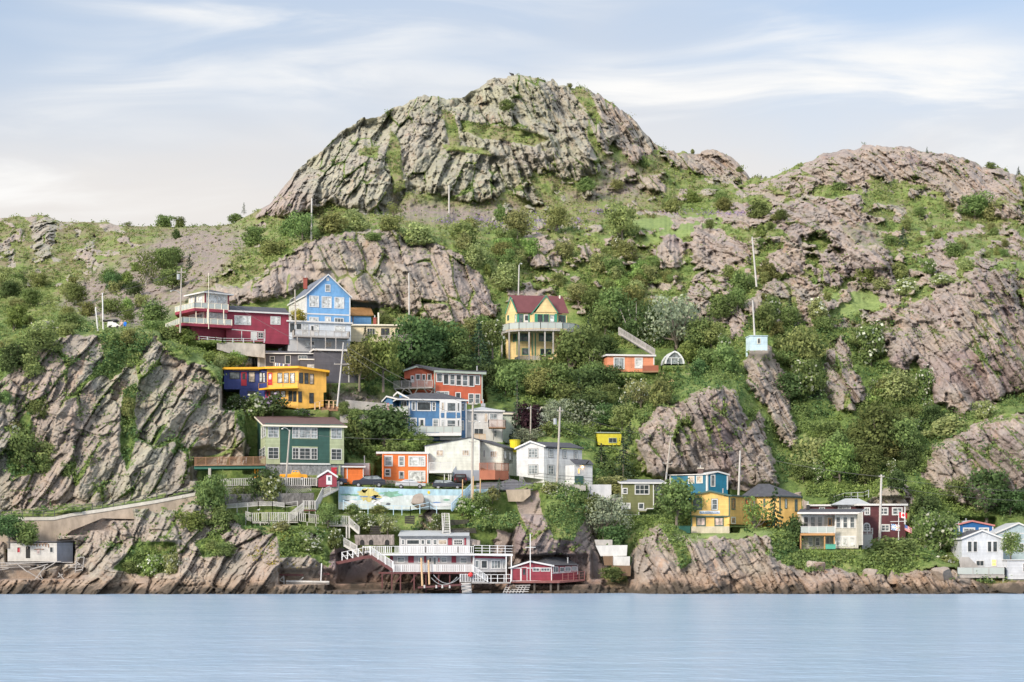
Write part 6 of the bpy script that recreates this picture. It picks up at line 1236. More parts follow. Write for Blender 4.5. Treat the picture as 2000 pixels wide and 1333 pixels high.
for q, lab in ((((95, 120), (300, 110), (300, 230), (140, 230)), 'torn white lattice panel hanging under the street fence'), (((740, 105), (1000, 100), (1000, 160), (740, 190)), 'grey lattice strip under the street fence by the gatehouse')):
    a, b, c_, d = [cL.P(x, y, 315.2) for x, y in q]; m_ = MB(); n = 14
    for i in range(n + 1):
        m_.bar(a.lerp(b, i / n), d.lerp(c_, min(1, (i + 3) / n)), .04).bar(a.lerp(b, i / n), d.lerp(c_, max(0, (i - 3) / n)), .04)
    one('lattice', m_, GREYW, lab, 'lattice')
t = rail_thing('weathered white rail of the upper path left of the stairs', line_pts(cL, [(120, 378, 313), (450, 352, 313), (600, 350, 313), (730, 366, 313), (860, 345, 313.4)]), m=WOR, h=1.3, bal=0, mids=1, post=1.6, drop=.9)
m_ = MB(); p_ = line_pts(cL, [(120, 300, 313), (450, 276, 313), (640, 272, 313), (730, 290, 313)])
for a, b in zip(p_[:-1], p_[1:]):
    k = int((b - a).length / .16)
    for i in range(k): q = a.lerp(b, i / k); m_.bar(q - Vector((0, 0, .45)), q, .08)
    m_.bar(a - Vector((0, 0, .5)), b - Vector((0, 0, .5)), .08)
m_.build('short_picket', WOR, t)
t = rail_thing('long white picket rail of the lower landing above the cliff', line_pts(cL, [(320, 462, 312.4), (382, 480, 311.4), (560, 474, 311.2), (870, 474, 311), (1050, 498, 311)]), m=WOR, h=1.45, bal=.3, balw=.11, post=1.7, drop=.8)
slab(t, line_pts(cL, [(382, 484, 311.4), (870, 478, 311), (870, 476, 313), (382, 476, 313.4)]), .15, GREYW)
def stair(label, a, b, wid=1.2, rails=True, m=None, str_=None, steps=None):
    t = thing('timber_stair', label, 'stair', a); a = Vector(a); b = Vector(b); m = m or WOR; bk = Vector((0, wid, 0))
    MB().bar(a, b, .1, .35).bar(a + bk, b + bk, .1, .35).build('stringer', str_ or m, t); m_ = MB(); n = steps or max(4, int(abs(a.z - b.z) / .2)); dx = (b.x - a.x) / n
    for i in range(n):
        p = a.lerp(b, (i + .5) / n); w = max(abs(dx) * .6, .14); m_.box((p.x - w, p.y, p.z + .1), (p.x + w, p.y + wid, p.z + .15))
    m_.build('tread', GREYW, t)
    if rails: railing(t, [a, b], 1.15, m, 1.4, bal=.2, balw=.08); railing(t, [a + bk, b + bk], 1.15, m, 1.4, bal=0, mids=1)
    return t
stair('white stair flight rising from the lower landing to the middle platform', cL.P(760, 470, 311.4), cL.P(918, 352, 312.2))
t = rail_thing('white picket platform rail at the turn of the cliff stairs', line_pts(cL, [(918, 350, 312.3), (1045, 352, 312.4)]), m=WOR, h=1.45, bal=.3, balw=.11, post=1.1, drop=1.2); slab(t, line_pts(cL, [(918, 352, 312.2), (1045, 354, 312.2), (1045, 354, 314), (918, 352, 314)]), .2, DRW)
stair('steep white stair flight climbing from the platform toward the red gatehouse', cL.P(1045, 352, 312.5), cL.P(1120, 200, 313.6))
stair('top white stair flight between the red gatehouse and the mural wall', cL.P(1120, 215, 313.6), cL.P(1285, 130, 315))
t = rail_thing('white picket rail of the right hand landing beside the bushes', line_pts(cL, [(1050, 498, 311), (1190, 508, 310.2), (1400, 512, 309.5)]), m=WOR, h=1.45, bal=.3, balw=.11, post=1.5); slab(t, line_pts(cL, [(1190, 512, 310.2), (1400, 515, 309.5), (1400, 512, 311.5), (1190, 510, 312)]), .2, GREYW)
posts(t, [(cL.P(1370, 520, 309.6), zof(cL, 650, 309.6)), (cL.P(1398, 520, 309.6), zof(cL, 650, 309.6))], WOR, .22)
stair('white stair flight going down right from the bushes landing', cL.P(1400, 512, 309.4), cL.P(1500, 600, 308.6))
stair('white stair flight joining the landing post to the boardwalk', cL.P(1340, 720, 306), cL.P(1475, 800, 304.6))
BLP = mat('pale_blue_paint', (.45, .62, .74), .6)
rail_thing('pale blue post and rail fence at the foot of the mural wall', line_pts(cM, [(190, 330, 314.8), (285, 378, 313.6), (1010, 400, 313.2), (1240, 355, 313), (1330, 400, 313)]), m=BLP, h=1.25, bal=0, mids=1, post=1.5, drop=.3)
t = thing('pump_hut', 'tiny white hut standing inside the pale blue fence', 'hut', cM.P(600, 380, 313.8)); f = front(cM, 565, 313.5, 645, 313.5); wall(t, f, [(565, 380), (565, 260), (603, 238), (645, 260), (645, 380)], .7, MWT); roof(t, f, [(563, 260), (603, 236), (647, 260)], .7, GREYS, .08, .05); window(t, f, 588, 268, 620, 305)
t = stair('pale blue and white stair climbing beside the mural to the street', cM.P(1510, 360, 313), cM.P(1765, 105, 315.8), m=BLP)
t = stair('narrow white ladder stair dropping behind the wharf house roof', cM.P(1410, 640, 307.5), cM.P(1430, 400, 312), wid=1.0, rails=False); 
p0 = [cM.P(1405, 640, 307.3), cM.P(1395, 395, 312)]; p1 = [cM.P(1495, 640, 307.3), cM.P(1480, 395, 312)]; m_ = MB().bar(p0[0], p0[1], .14).bar(p1[0], p1[1], .14)
for i in range(13): m_.bar(p0[0].lerp(p0[1], i / 12), p1[0].lerp(p1[1], i / 12), .1)
m_.build('rungs', WOR, t)
SCF = mat('tan_pole', (.55, .36, .18), .7)
for x, y0, y1, lab in ((1640, -20, 420, 'tan pole left of the pale blue stair'), (1772, -60, 300, 'tan pole at the head of the pale blue stair'), (1857, -30, 290, 'tan pole right of the pale blue stair')):
    one('tan_pole', MB().tube(cM.P(x, y1, 314.2), cM.P(x + 8, y0, 314.2), .11, .09), SCF, lab, 'pole')
one('stair_brace', MB().bar(cM.P(1650, 240, 314.6), cM.P(1765, 320, 314.6), .12).bar(cM.P(1770, 300, 314.5), cM.P(1830, 190, 314.5), .12).bar(cM.P(1775, 160, 314.6), cM.P(1850, 290, 314.6), .12).bar(cM.P(1770, 60, 314.6), cM.P(1850, 60, 314.6), .12), WOR, 'white cross braces holding the head of the pale blue stair', 'brace')
rail_thing('thin black street railing in front of the parked cars', line_pts(cM, [(560, 80, 316.9), (1000, 98, 316.9), (1650, 104, 316.9)]), m=DKF, h=1.05, bal=0, mids=1, post=2.6, postw=.05)
rail_thing('thin black street railing on the bend before the white house', line_pts(cE, [(965, 900, 317.2), (1420, 895, 317.4)]), m=DKF, h=1.0, bal=0, mids=1, post=2.2, postw=.06)
rail_thing('thin black railing of the ramp before the white house', line_pts(cE, [(1430, 820, 320.5), (1640, 842, 319), (1905, 862, 319)]), m=DKF, h=1.1, bal=0, mids=1, post=2.4, postw=.06)
# street surface on the bend
AS = mat('asphalt', (.13, .13, .14), .9, bump=.3, bscale=10, var=.15)
def road(name, pts, m, th=.12):
    o = MB().prism(pts, Vector((0, 0, -th))).build(name, m); o['kind'] = 'structure'; return o
road('street', line_pts(cE, [(960, 905, 317.1), (1420, 900, 317.4), (1420, 855, 320), (1235, 815, 326), (1225, 760, 334), (1205, 760, 334), (1200, 830, 325.5), (960, 850, 323.5)]), AS)
# wooden deck between the cove and the white house
t = thing('sea_deck', 'grey timber platform with a pale board fence left of the olive house', 'deck', cG.P(130, 660, 319)); z = zof(cG, 645, 318)
slab(t, [pz(cG, 25, 318, z), pz(cG, 240, 317.5, z), pz(cG, 240, 321, z), pz(cG, 25, 321, z)], .25, GREYW)
MB().prism([pz(cG, 25, 320.9, z + 2.4), pz(cG, 180, 320.9, z + 2.4), pz(cG, 180, 320.9, z), pz(cG, 25, 320.9, z)], Vector((0, .08, 0))).build('board_fence', mat('pale_boards', (.55, .56, .58), .8, var=.15), t); railing(t, [pz(cG, 25, 318, z - 1.0), pz(cG, 240, 317.5, z - 1.0)], 1.1, GREYW, 1.2, bal=0, mids=1)
MB().bar(cG.P(60, 670, 318.2), cG.P(120, 715, 319), .12).bar(cG.P(190, 670, 318.2), cG.P(120, 715, 319), .12).bar(cG.P(30, 555, 320.5), cG.P(30, 680, 320.5), .14).build('brace', GREYW, t)
# long stair above the salmon bungalow
t = stair('long grey stair slanting down through the trees to the salmon bungalow', cC.P(1370, 640, 369), cC.P(1078, 462, 377), wid=1.3, m=GREYW)
# other small railings and fences
rail_thing('steel guard rail on the wall in front of the dark red house', line_pts(cA, [(370, 688, 349), (505, 700, 348.7), (560, 705, 348.4), (900, 708, 349)]), m=mat('galvanised', (.5, .52, .55), .4, metal=.3), h=.75, bal=0, mids=1, post=2.0, postw=.16, name='guard_rail')
t = rail_thing('tan timber steps and railing right of the yellow and blue house', line_pts(cA, [(1312, 1255, 338.6), (1390, 1235, 338.6), (1500, 1240, 338.6)]), m=TANW, h=1.3, bal=0, mids=1, post=.9, postw=.22); MB().prism(line_pts(cA, [(1330, 1262, 338.8), (1500, 1262, 338.8), (1500, 1225, 338.8), (1400, 1215, 338.8)]), Vector((0, 1, 0))).build('steps', BROWNW, t)
m_ = MB(); a = cB.P(60, 1240, 341); b = cB.P(450, 1275, 340)
for i in range(42):
    p = a.lerp(b, i / 42); m_.box((p.x, p.y, p.z), (p.x + .8 * (b.x - a.x) / 42, p.y + .05, p.z + 1.5))
one('board_fence', m_, GREYW, 'grey board fence under the stone bank left of the mid blue house', 'fence')
t = thing('pergola', 'grey pergola and railed deck in the trees above the maroon house', 'pergola', cH.P(660, 210, 345)); z = zof(cH, 215, 343)
rl_ = [pz(cH, 562, 343.5, z), pz(cH, 735, 343, z)]; railing(t, rl_, 1.1, GREYW, 1.5, bal=.16); slab(t, [rl_[0], rl_[1], rl_[1] + Vector((0, 2.5, 0)), rl_[0] + Vector((0, 2.5, 0))], .2, GREYW)
MB().bar(cH.P(752, 195, 343), cH.P(752, 95, 343), .2).build('post', GREYW, t); MB().bar(cH.P(752, 195, 345.5), cH.P(752, 100, 345.5), .2).build('post', GREYW, t)
q = [cH.P(650, 97, 343), cH.P(765, 92, 343)]; MB().prism([q[0], q[1], q[1] + Vector((0, 3, .3)), q[0] + Vector((0, 3, .3))], Vector((0, 0, .2))).build('top', GREYS, t)
rail_thing('pale scaffold like railing frame above the roof of the maroon house', line_pts(cH, [(455, 350, 333.5), (510, 335, 333.5), (540, 325, 333.5), (700, 318, 333), (735, 300, 333)]), m=GREYS, h=1.3, bal=0, mids=1, post=1.3, postw=.13)
t = thing('swing_frame', 'timber swing frame on the ledge above the pink cliff', 'frame', cC.P(1450, 900, 358)); MB().bar(cC.P(1415, 880, 358), cC.P(1415, 790, 358), .25).bar(cC.P(1445, 880, 358), cC.P(1445, 785, 358), .25).bar(cC.P(1415, 790, 358), cC.P(1445, 787, 358), .2).bar(cC.P(1508, 945, 357.5), cC.P(1508, 840, 357.5), .22).bar(cC.P(1452, 858, 357.7), cC.P(1525, 855, 357.5), .25).bar(cC.P(1375, 915, 357.7), cC.P(1460, 868, 357.7), .12).build('beams', TANW, t)
# ---------------------------------------------------------------- poles, lamps and wires
POLE = mat('pole_wood', (.45, .41, .36), .85, bump=.4, var=.15); WIRE = mat('wire', (.10, .10, .10), .6)
def pole(label, cr, x0, y0, x1, y1, Y, r=.16, arms=(), lamp=None, can=None, m=None, cat='utility pole', name='utility_pole'):
    a = cr.P(x1, y1, Y); b = cr.P(x0, y0, Y); t = thing(name, label, cat, a); a = a - (b - a).normalized() * .8
    MB().tube(a, b, r, r * .72, 10).build('pole', m or POLE, t); d = b - a
    for f_, l in arms:
        p = a + d * f_; MB().bar(p + Vector((-l / 2, -.15, 0)), p + Vector((l / 2, -.15, 0)), .12).build('crossarm', POLE, t)
        for s in (-.45, .45): MB().tube(p + Vector((l * s, -.15, .05)), p + Vector((l * s, -.15, .25)), .06, .04, 6).build('insulator', GREYS, t)
    if can: p = a + d * can[0]; o = MB().tube(p + Vector((can[1], -.1, -.5)), p + Vector((can[1], -.1, .5)), .3, .3, 12).build('transformer', GREYS, t)
    if lamp:
        p = a + d * lamp[0]; l = lamp[1]; q = [p, p + Vector((l * .35, -.05, .5)), p + Vector((l * .75, -.1, .65)), p + Vector((l, -.15, .5))]; m_ = MB()
        for u, v in zip(q[:-1], q[1:]): m_.tube(u, v, .05, .05, 6)
        o = m_.build('lamp_arm', GREYS, t); MB().ball(q[-1] + Vector((0, 0, -.08)), .2, 8, .5).build('lamp_head', mat('lamp_glass', (.8, .8, .76), .3), o)
    return t
pole('tall utility pole with grey transformer and lamp beside the dark red house decks', cA, 227, 98, 216, 590, 346, arms=((.93, 1.6),), lamp=(.6, -1.8), can=(.86, -.5))
pole('thin cream flagpole on the decks of the dark red house', cA, 448, 140, 448, 560, 346, .07, m=CREAM, cat='flagpole', name='flagpole')
pole('pale utility pole between the dark red house and the tall blue house', cA, 1150, 275, 1155, 525, 356, arms=((.55, 1.4),))
pole('leaning utility pole right of the yellow and blue house', cA, 1545, 705, 1497, 1190, 338, arms=((.66, 2.6),), m=mat('pale_pole', (.55, .53, .50), .8, bump=.3))
pole('tall bare pole against the brown cliff face behind the cream bungalow', cB, 577, 140, 580, 490, 376, m=MATS['pale_pole'])
pole('white topped pole behind the pale yellow stilt house', cB, 1474, 75, 1468, 335, 391, lamp=(.97, .5), m=MATS['pale_pole'])
pole('bare white pole at the left foot of the mountain', cP, 609, 387, 608, 474, 401, .2, m=MATS['pale_pole'])
pole('bare white pole on the scree under the mountain', cP, 877, 362, 877, 427, 446, .2, m=MATS['pale_pole'])
pole('street lamp pole with curved arm in front of the dark green house', cD, 858, 250, 828, 650, 316.3, .17, lamp=(.97, -1.2), cat='street lamp', name='street_lamp')
pole('tall double armed utility pole in front of the long cream house', cE, 932, 190, 924, 1030, 314.6, .22, arms=((.98, 1.5), (.82, 1.5), (.63, 1.2)), lamp=(.79, 1.1))
pole('dark utility pole with lamp in front of the purple tree', cE, 1404, 222, 1400, 520, 347, lamp=(.88, -.6))
pole('tall utility pole with white transformer box before the white house with a lit porch', cE, 1642, 230, 1618, 850, 318.6, .22, can=(.82, -.75), arms=((.95, 1.0),))
pole('leaning grey pole rising left of the teal house', cG, 568, 238, 536, 520, 331, .18, arms=((.42, 1.6), (.98, .7)))
pole('pale leaning pole behind the mustard yellow house', cG, 1019, 335, 1009, 600, 330.5, .2, m=MATS['pale_pole'])
pole('thick grey utility pole in front of the maroon house', cH, 840, 115, 826, 620, 317.5, .24, arms=((.97, .9),), m=MATS['pale_pole'])
pole('tall tilted white pole on the upper right slope', cP, 1469, 463, 1477, 553, 391, .2, m=MATS['pale_pole'])
pole('tilted white pole behind the pale blue shed', cP, 1470, 587, 1474, 660, 364, .19, m=MATS['pale_pole'])
pole('taller white post beside the cannon on the left bluff', cJ, 800, 770, 806, 1045, 343, .14, m=MWT, cat='post', name='white_post')
pole('shorter white post left of the cannon on the left bluff', cJ, 746, 880, 762, 1040, 343, .14, m=MWT, cat='post', name='white_post')
pole('bare grey pole in the shrubs right of the maroon house', cH, 1392, 330, 1394, 405, 335, .12, m=MATS['pale_pole'])
def wire(label, pts, sag=.03):
    m_ = MB()
    for (a, b) in zip(pts[:-1], pts[1:]):
        L_ = (b - a).length; pr = None
        for i in range(17):
            s = i / 16; p = a.lerp(b, s) - Vector((0, 0, 4 * s * (1 - s) * L_ * sag))
            if pr is not None: m_.tube(pr, p, .035, .035, 4)
            pr = p
    return one('power_line', m_, WIRE, label, 'cable')
wire('cable from the left bluff post to the pole by the dark red house', [cJ.P(806, 775, 343), cA.P(227, 125, 346)])
wire('pair cable low over the left bluff to the dark red house', [cJ.P(806, 945, 343), cA.P(170, 350, 350)], .01)
wire('cable falling from the dark red house pole to the leaning pole by the yellow house', [cA.P(227, 125, 346), cA.P(1545, 860, 338)])
wire('cable from the leaning pole down to the armed pole by the cream house', [cA.P(1545, 720, 338), cE.P(932, 215, 314.6)])
wire('second cable from the leaning pole to the armed pole by the cream house', [cA.P(1540, 760, 338), cE.P(932, 350, 314.6)])
wire('cable from the armed pole past the purple tree to the transformer pole', [cE.P(932, 215, 314.6), cE.P(1404, 240, 347), cE.P(1642, 245, 318.6)], .01)
wire('cable from the transformer pole to the leaning pole by the teal house', [cE.P(1642, 245, 318.6), cG.P(565, 255, 331)])
wire('lower cable from the transformer pole toward the teal house', [cE.P(1640, 380, 318.6), cG.P(552, 400, 331)], .04)
wire('cable between the two poles at the teal and mustard houses', [cG.P(560, 300, 331), cG.P(1018, 350, 330.5)], .02)
wire('long cable from the mustard house pole to the thick grey pole', [cG.P(1018, 345, 330.5), cH.P(840, 130, 317.5)], .02)
wire('cable from the thick grey pole out past the right edge', [cH.P(840, 130, 317.5), cH.P(2150, 250, 322)], .02)
wire('lower cable from the thick grey pole out past the right edge', [cH.P(836, 200, 317.5), cH.P(2150, 330, 322)], .02)
wire('thin cable from the street lamp to the armed pole', [cD.P(858, 275, 316.3), cE.P(928, 480, 314.6)], .02)
# ---------------------------------------------------------------- cars
def car(label, cr, x0, x1, yb, Y, col, kind='suv', flip=False, name='parked_car', cat='car'):
    L_ = {'suv': 4.55, 'sedan': 4.7, 'wagon': 4.8, 'pickup': 5.6}[kind]; a = cr.P(x0, yb, Y); b = cr.P(x1, yb, Y); L_ = b.x - a.x; s = L_ / 4.6; w = 1.8
    t = thing(name, label, cat, ((a.x + b.x) / 2, Y, a.z)); ox, oz = a.x, a.z
    pr = {'suv': [(0, .35), (0, .75), (.12, .98), (1.05, 1.08), (1.75, 1.60), (3.5, 1.66), (4.3, 1.15), (4.58, 1.0), (4.6, .4)], 'sedan': [(0, .35), (0, .7), (.15, .86), (1.15, .96), (1.95, 1.40), (3.1, 1.43), (3.95, 1.02), (4.5, .98), (4.6, .4)],
          'wagon': [(0, .35), (0, .68), (.15, .85), (1.15, .95), (1.9, 1.4), (4.15, 1.42), (4.5, 1.0), (4.6, .4)], 'pickup': [(0, .45), (0, .95), (.15, 1.08), (1.1, 1.15), (1.5, 1.75), (2.5, 1.78), (2.7, 1.15), (4.55, 1.12), (4.6, .5)]}[kind]
    gl = {'suv': [(1.2, 1.10), (1.82, 1.54), (3.45, 1.59), (4.05, 1.18)], 'sedan': [(1.3, .98), (1.98, 1.35), (3.05, 1.37), (3.7, 1.03)], 'wagon': [(1.3, .97), (1.93, 1.35), (4.05, 1.36), (4.3, 1.0)], 'pickup': [(1.22, 1.17), (1.55, 1.68), (2.42, 1.7), (2.5, 1.17)]}[kind]
    X = lambda x: ox + (x if not flip else 4.6 - x) * s
    m = mat('car_paint_' + col[0], col[1], .25, var=.03, spec=.6)
    pts = [(X(x), Y, oz + z * s) for x, z in pr]
    body = MB(); n = len(pts); inn = .12
    vs = [Vector(p) for p in pts] + [Vector(p) + Vector((0, w, 0)) for p in pts]
    for i, (x, z) in enumerate(pr):
        if z > 1.2: vs[i].y += inn * 1.3; vs[n + i].y -= inn * 1.3
    body.add(vs, [tuple(range(n)), tuple(range(n, 2 * n))[::-1]] + [(i, (i + 1) % n, n + (i + 1) % n, n + i) for i in range(n)])
    bo = body.build('body', m, t); md = bo.modifiers.new('b', 'BEVEL'); md.width = .06; md.segments = 2
    MB().prism([(X(x), Y - .02 + (.15 if z > 1.2 else .03), oz + z * s) for x, z in gl], (0, .05, 0)).build('side_glass', glass('half'), bo)
    mb = MB(); gx = sum(g_[0] for g_ in gl) / 4; mb.box((X(gx + .05), Y - .01, oz + .95 * s), (X(gx + .05) + .08, Y + .06, oz + pr[4][1] * s - .06)); mb.build('door_pillar', m, bo)
    for x in (.85, 3.7):
        c_ = Vector((X(x), Y - .03, oz + .33 * s)); MB().tube(c_ + Vector((0, .25, 0)), c_, .34 * s, .34 * s, 16).build('wheel', mat('tyre', (.02, .02, .02), .8), t)
        MB().tube(c_ + Vector((0, 0, 0)), c_ - Vector((0, .03, 0)), .2 * s, .17 * s, 12).build('rim', mat('alloy', (.55, .56, .58), .3, metal=.7), t.children[-1])
        MB().tube(c_ + Vector((0, w + .06, 0)), c_ + Vector((0, w - .2, 0)), .34 * s, .34 * s, 16).build('wheel', MATS['tyre'], t)
    MB().box((X(.02) - .02, Y + .15, oz + .66 * s), (X(.02) + .06, Y + .45, oz + .80 * s)).build('headlight', glass('curtain'), bo); MB().box((X(4.57) - .03, Y + .05, oz + .8 * s), (X(4.57) + .05, Y + .3, oz + .98 * s)).build('tail_light', glass('red'), bo)
    return t
car('black suv parked between the orange shed and the orange house', cD, 1366, 1636, 718, 319.6, ('black', (.025, .03, .045)), 'suv')
car('silver sedan parked in front of the bright orange house', cE, 298, 546, 896, 319.6, ('silver', (.48, .50, .53)), 'sedan', flip=True)
car('black station wagon parked left of the terracotta fence', cE, 600, 852, 902, 319.6, ('black', (.025, .03, .045)), 'wagon', flip=True)
car('dark blue car half hidden behind the red gatehouse', cD, 1075, 1326, 702, 321.4 - .8, ('navy', (.02, .025, .05)), 'sedan', flip=False)
car('orange yellow pickup behind the white street fence', cD, 775, 1000, 665, 318.6, ('amber', (.80, .36, .02)), 'pickup', flip=True, name='pickup_truck', cat='pickup')
t = thing('offroad_car', 'boxy black and red off road car seen from behind with a spare wheel', 'car', cE.P(830, 850, 323.5)); jb = front(cE, 775, 323.5, 885, 323.5); JB = mat('car_paint_dark_red', (.05, .012, .012), .3)
wall(t, jb, [(778, 840), (778, 800), (786, 776), (874, 776), (882, 800), (882, 840)], 3.6, JB, 'body'); window(t, jb, 792, 782, 868, 803, 1, 1, g='grey', fr=DKF, name='rear_window')
c_ = jb.at(830, 818, .1); MB().tube(c_, c_ + Vector((0, -.25, 0)), .38, .38, 16).build('spare_wheel', MATS['tyre'], t)
for x in (792, 868): c_ = jb.at(x, 842, -.1); MB().tube(c_ + Vector((-.12, 0, 0)), c_ + Vector((.12, 0, 0)), .36, .36, 14).build('wheel', MATS['tyre'], t)
for x in (783, 873): MB().prism([jb.at(x, 812), jb.at(x + 6, 812), jb.at(x + 6, 826), jb.at(x, 826)], Vector((0, -.06, 0))).build('tail_light', glass('red'), t)
# ---------------------------------------------------------------- flags
def flag(label, p, w, h, parts_, drop=.12, name='flag'):
    """cloth with a gentle wave; parts_: (colour name, colour, polygons in 0..1 flag coordinates)"""
    t = thing(name, label, 'flag', p); nx, ny = 40, 24; ux = Vector((w, 0, -w * drop)); first = None
    def wv(u, v, o=0): return Vector(p) + ux * u + Vector((0, .12 * w * math.sin(u * 7 + v * 1.5) * u - o, -h * (1 - v)))
    for k, (nm, col, inside) in enumerate(parts_):
        vs = []; fs = []
        for i in range(nx):
            for j in range(ny):
                if inside((i + .5) / nx, (j + .5) / ny):
                    b0 = len(vs); vs += [wv(i / nx, j / ny), wv((i + 1) / nx, j / ny), wv((i + 1) / nx, (j + 1) / ny), wv(i / nx, (j + 1) / ny)]; fs.append((b0, b0 + 1, b0 + 2, b0 + 3))
        m = mat(nm, col, .8, var=.04); me = bpy.data.meshes.new('cloth'); me.from_pydata([tuple(v) for v in vs], [], fs); me.materials.append(m); o = bpy.data.objects.new(nm, me); C.objects.link(o); o.parent = t; o.matrix_parent_inverse = Matrix.Translation(-t.location)
    return t
FR = (.62, .02, .03); FW = (.8, .8, .8); FB = (.02, .08, .35)
def leaf(u, v):
    x = abs(u - .5) * 2; y = (v - .5) * 2; return (x < .34 - abs(y) * .3 and y < .55 and y > -.35) or (x < .1 and -.6 < y < .75)
pole('white flagpole with a yard standing in the bushes by the maroon house', cH, 981, 400, 979, 665, 315.8, .09, m=MWT, cat='flagpole', name='flagpole')
one('flag_yard', MB().bar(cH.P(912, 497, 315.7), cH.P(1045, 493, 315.7), .09), MWT, 'white yard crossing the flagpole by the maroon house', 'spar')
red_ = lambda u, v: u < .25 or u > .75 or leaf(u, v)
flag('red and white maple leaf flag at the top of the flagpole', cH.P(984, 420, 315.8), 1.35, .9, [('flag_red', FR, red_), ('flag_white', FW, lambda u, v: not red_(u, v))])
nb = lambda u, v: u < .5 and not (abs(v - .5) < .07 or abs(u - .25) < .03 or abs((v - .5) - (u - .25) * 2) < .1 or abs((v - .5) + (u - .25) * 2) < .1)
nr = lambda u, v: u > .54 and (abs(abs(v - .5) - (.46 - (u - .54) * 0.9)) < .05) and u < .98
flag('blue and white provincial flag with red triangles under the yard', cH.P(918, 515, 315.7), 1.5, 1.0, [('flag_blue', (.05, .25, .60), nb), ('flag_red', FR, nr), ('flag_gold', (.75, .5, .05), lambda u, v: u > .5 and abs(v - .5) < .04), ('flag_white', FW, lambda u, v: not nb(u, v) and not nr(u, v) and not (u > .5 and abs(v - .5) < .04))])
cant = lambda u, v: u < .4 and v > .46; star = lambda u, v: cant(u, v) and int(u * 40) % 3 == 1 and int(v * 24) % 3 == 1
stp = lambda u, v: not cant(u, v) and int(v * 13) % 2 == 0
flag('striped flag with dark blue canton at the right end of the yard', cH.P(1030, 520, 315.7), 1.2, .95, [('flag_navy', FB, lambda u, v: cant(u, v) and not star(u, v)), ('flag_red', FR, stp), ('flag_white', FW, lambda u, v: (not cant(u, v) and not stp(u, v)) or star(u, v))], .5)
# ---------------------------------------------------------------- things on the wharf and at the water
one('piling', MB().tube(cF.P(776, 775, 300.8), cF.P(768, 586, 300.9), .17, .15, 10), TANW, 'left yellow timber piling in front of the wharf house', 'piling')
one('piling', MB().tube(cF.P(823, 765, 300.9), cF.P(817, 600, 301), .16, .14, 10), TANW, 'right yellow timber piling in front of the wharf house', 'piling')
t = thing('buoy', 'round red buoy hanging at the wharf railing', 'buoy', cF.P(1100, 700, 300.9)); c_ = cF.P(1100, 700, 300.9); MB().ball(c_, .38, 12).build('float', mat('buoy_red', (.75, .05, .05), .4), t, True); MB().tube(c_ + Vector((0, 0, .36)), c_ + Vector((0, 0, .6)), .05, .05, 6).build('rope', WOR, t)
t = thing('floating_dock', 'sagging dark timber dock with rope under the wharf house pilings', 'dock', cF.P(880, 780, 300.5)); slab(t, line_pts(cF, [(745, 782, 300.4), (1040, 762, 300.4), (1040, 760, 303), (745, 778, 303)]), .25, DRW); m_ = MB()
for x in (790, 870, 910, 960): m_.tube(cF.P(x, 790, 300.5), cF.P(x, 770, 300.5), .16, .16, 8)
m_.build('fenders', WOR, t)
for x0, x1 in ((850, 1030), (835, 1010)):
    pr = None; m_ = MB(); a = cF.P(x0, 700 if x0 > 840 else 720, 300.8); b = cF.P(x1, 715, 300.8)
    for i in range(13):
        s = i / 12; p = a.lerp(b, s) - Vector((0, 0, 4 * s * (1 - s) * 1.2)); 
        if pr: m_.tube(pr, p, .05, .05, 5)
        pr = p
    m_.build('rope', GREYS, t)
t = thing('timber_crib', 'stacked grey log crib under the landing left of the red wharf house', 'crib', cF.P(1070, 790, 301)); m_ = MB()
for i in range(6): m_.tube(cF.P(1035 + i * 2, 762 + i * 11, 300.8 - (i % 2) * .3), cF.P(1102 + i, 760 + i * 11, 300.8 + (i % 2) * .3), .17, .17, 7)
m_.build('logs', MATS['bleached_wood'], t)
t = thing('slipway', 'small ladder slipway of grey poles in front of the red wharf house', 'slipway', cF.P(1400, 800, 300.5)); m_ = MB()
for i in range(7): m_.bar(cF.P(1345 + i * 22, 770 + 0 * i, 302.4), cF.P(1320 + i * 22, 822, 299.6), .12)
for i in range(4): m_.bar(cF.P(1325 + 4 * i, 815 - i * 14, 299.8 + i * .7), cF.P(1490 + 4 * i, 812 - i * 14, 299.8 + i * .7), .12)
m_.build('poles', MATS['bleached_wood'], t)
t = thing('broken_dock', 'small broken dock with red planks on the rocks left of the wharf house', 'dock', cL.P(900, 1100, 302)); z = zof(cL, 1120, 301.3)
MB().bar(cL.P(610, 1030, 302), cL.P(920, 1032, 302), .35, .25).build('red_beam', DRW, t); MB().bar(cL.P(1130, 1020, 302.5), cL.P(1195, 1022, 302.5), .3).build('red_beam', DRW, t); MB().tube(cL.P(740, 1100, 301.3), cL.P(1190, 1108, 301.3), .2).tube(cL.P(740, 1130, 301.4), cL.P(1010, 1135, 301.4), .16).bar(cL.P(620, 1060, 302), cL.P(725, 1110, 302), .14).bar(cL.P(640, 1110, 302), cL.P(710, 1050, 302), .14).bar(cL.P(715, 1030, 302), cL.P(720, 1130, 302), .2).bar(cL.P(870, 1100, 302), cL.P(920, 1055, 302), .16).build('logs', WOR, t); MB().bar(cL.P(1110, 910, 301.6), cL.P(1102, 1100, 301.6), .16).build('post', MWT, t)
slab(t, [pz(cL, 740, 301.3, z), pz(cL, 1190, 301.3, z), pz(cL, 1190, 304, z), pz(cL, 740, 304, z)], .15, GREYW)
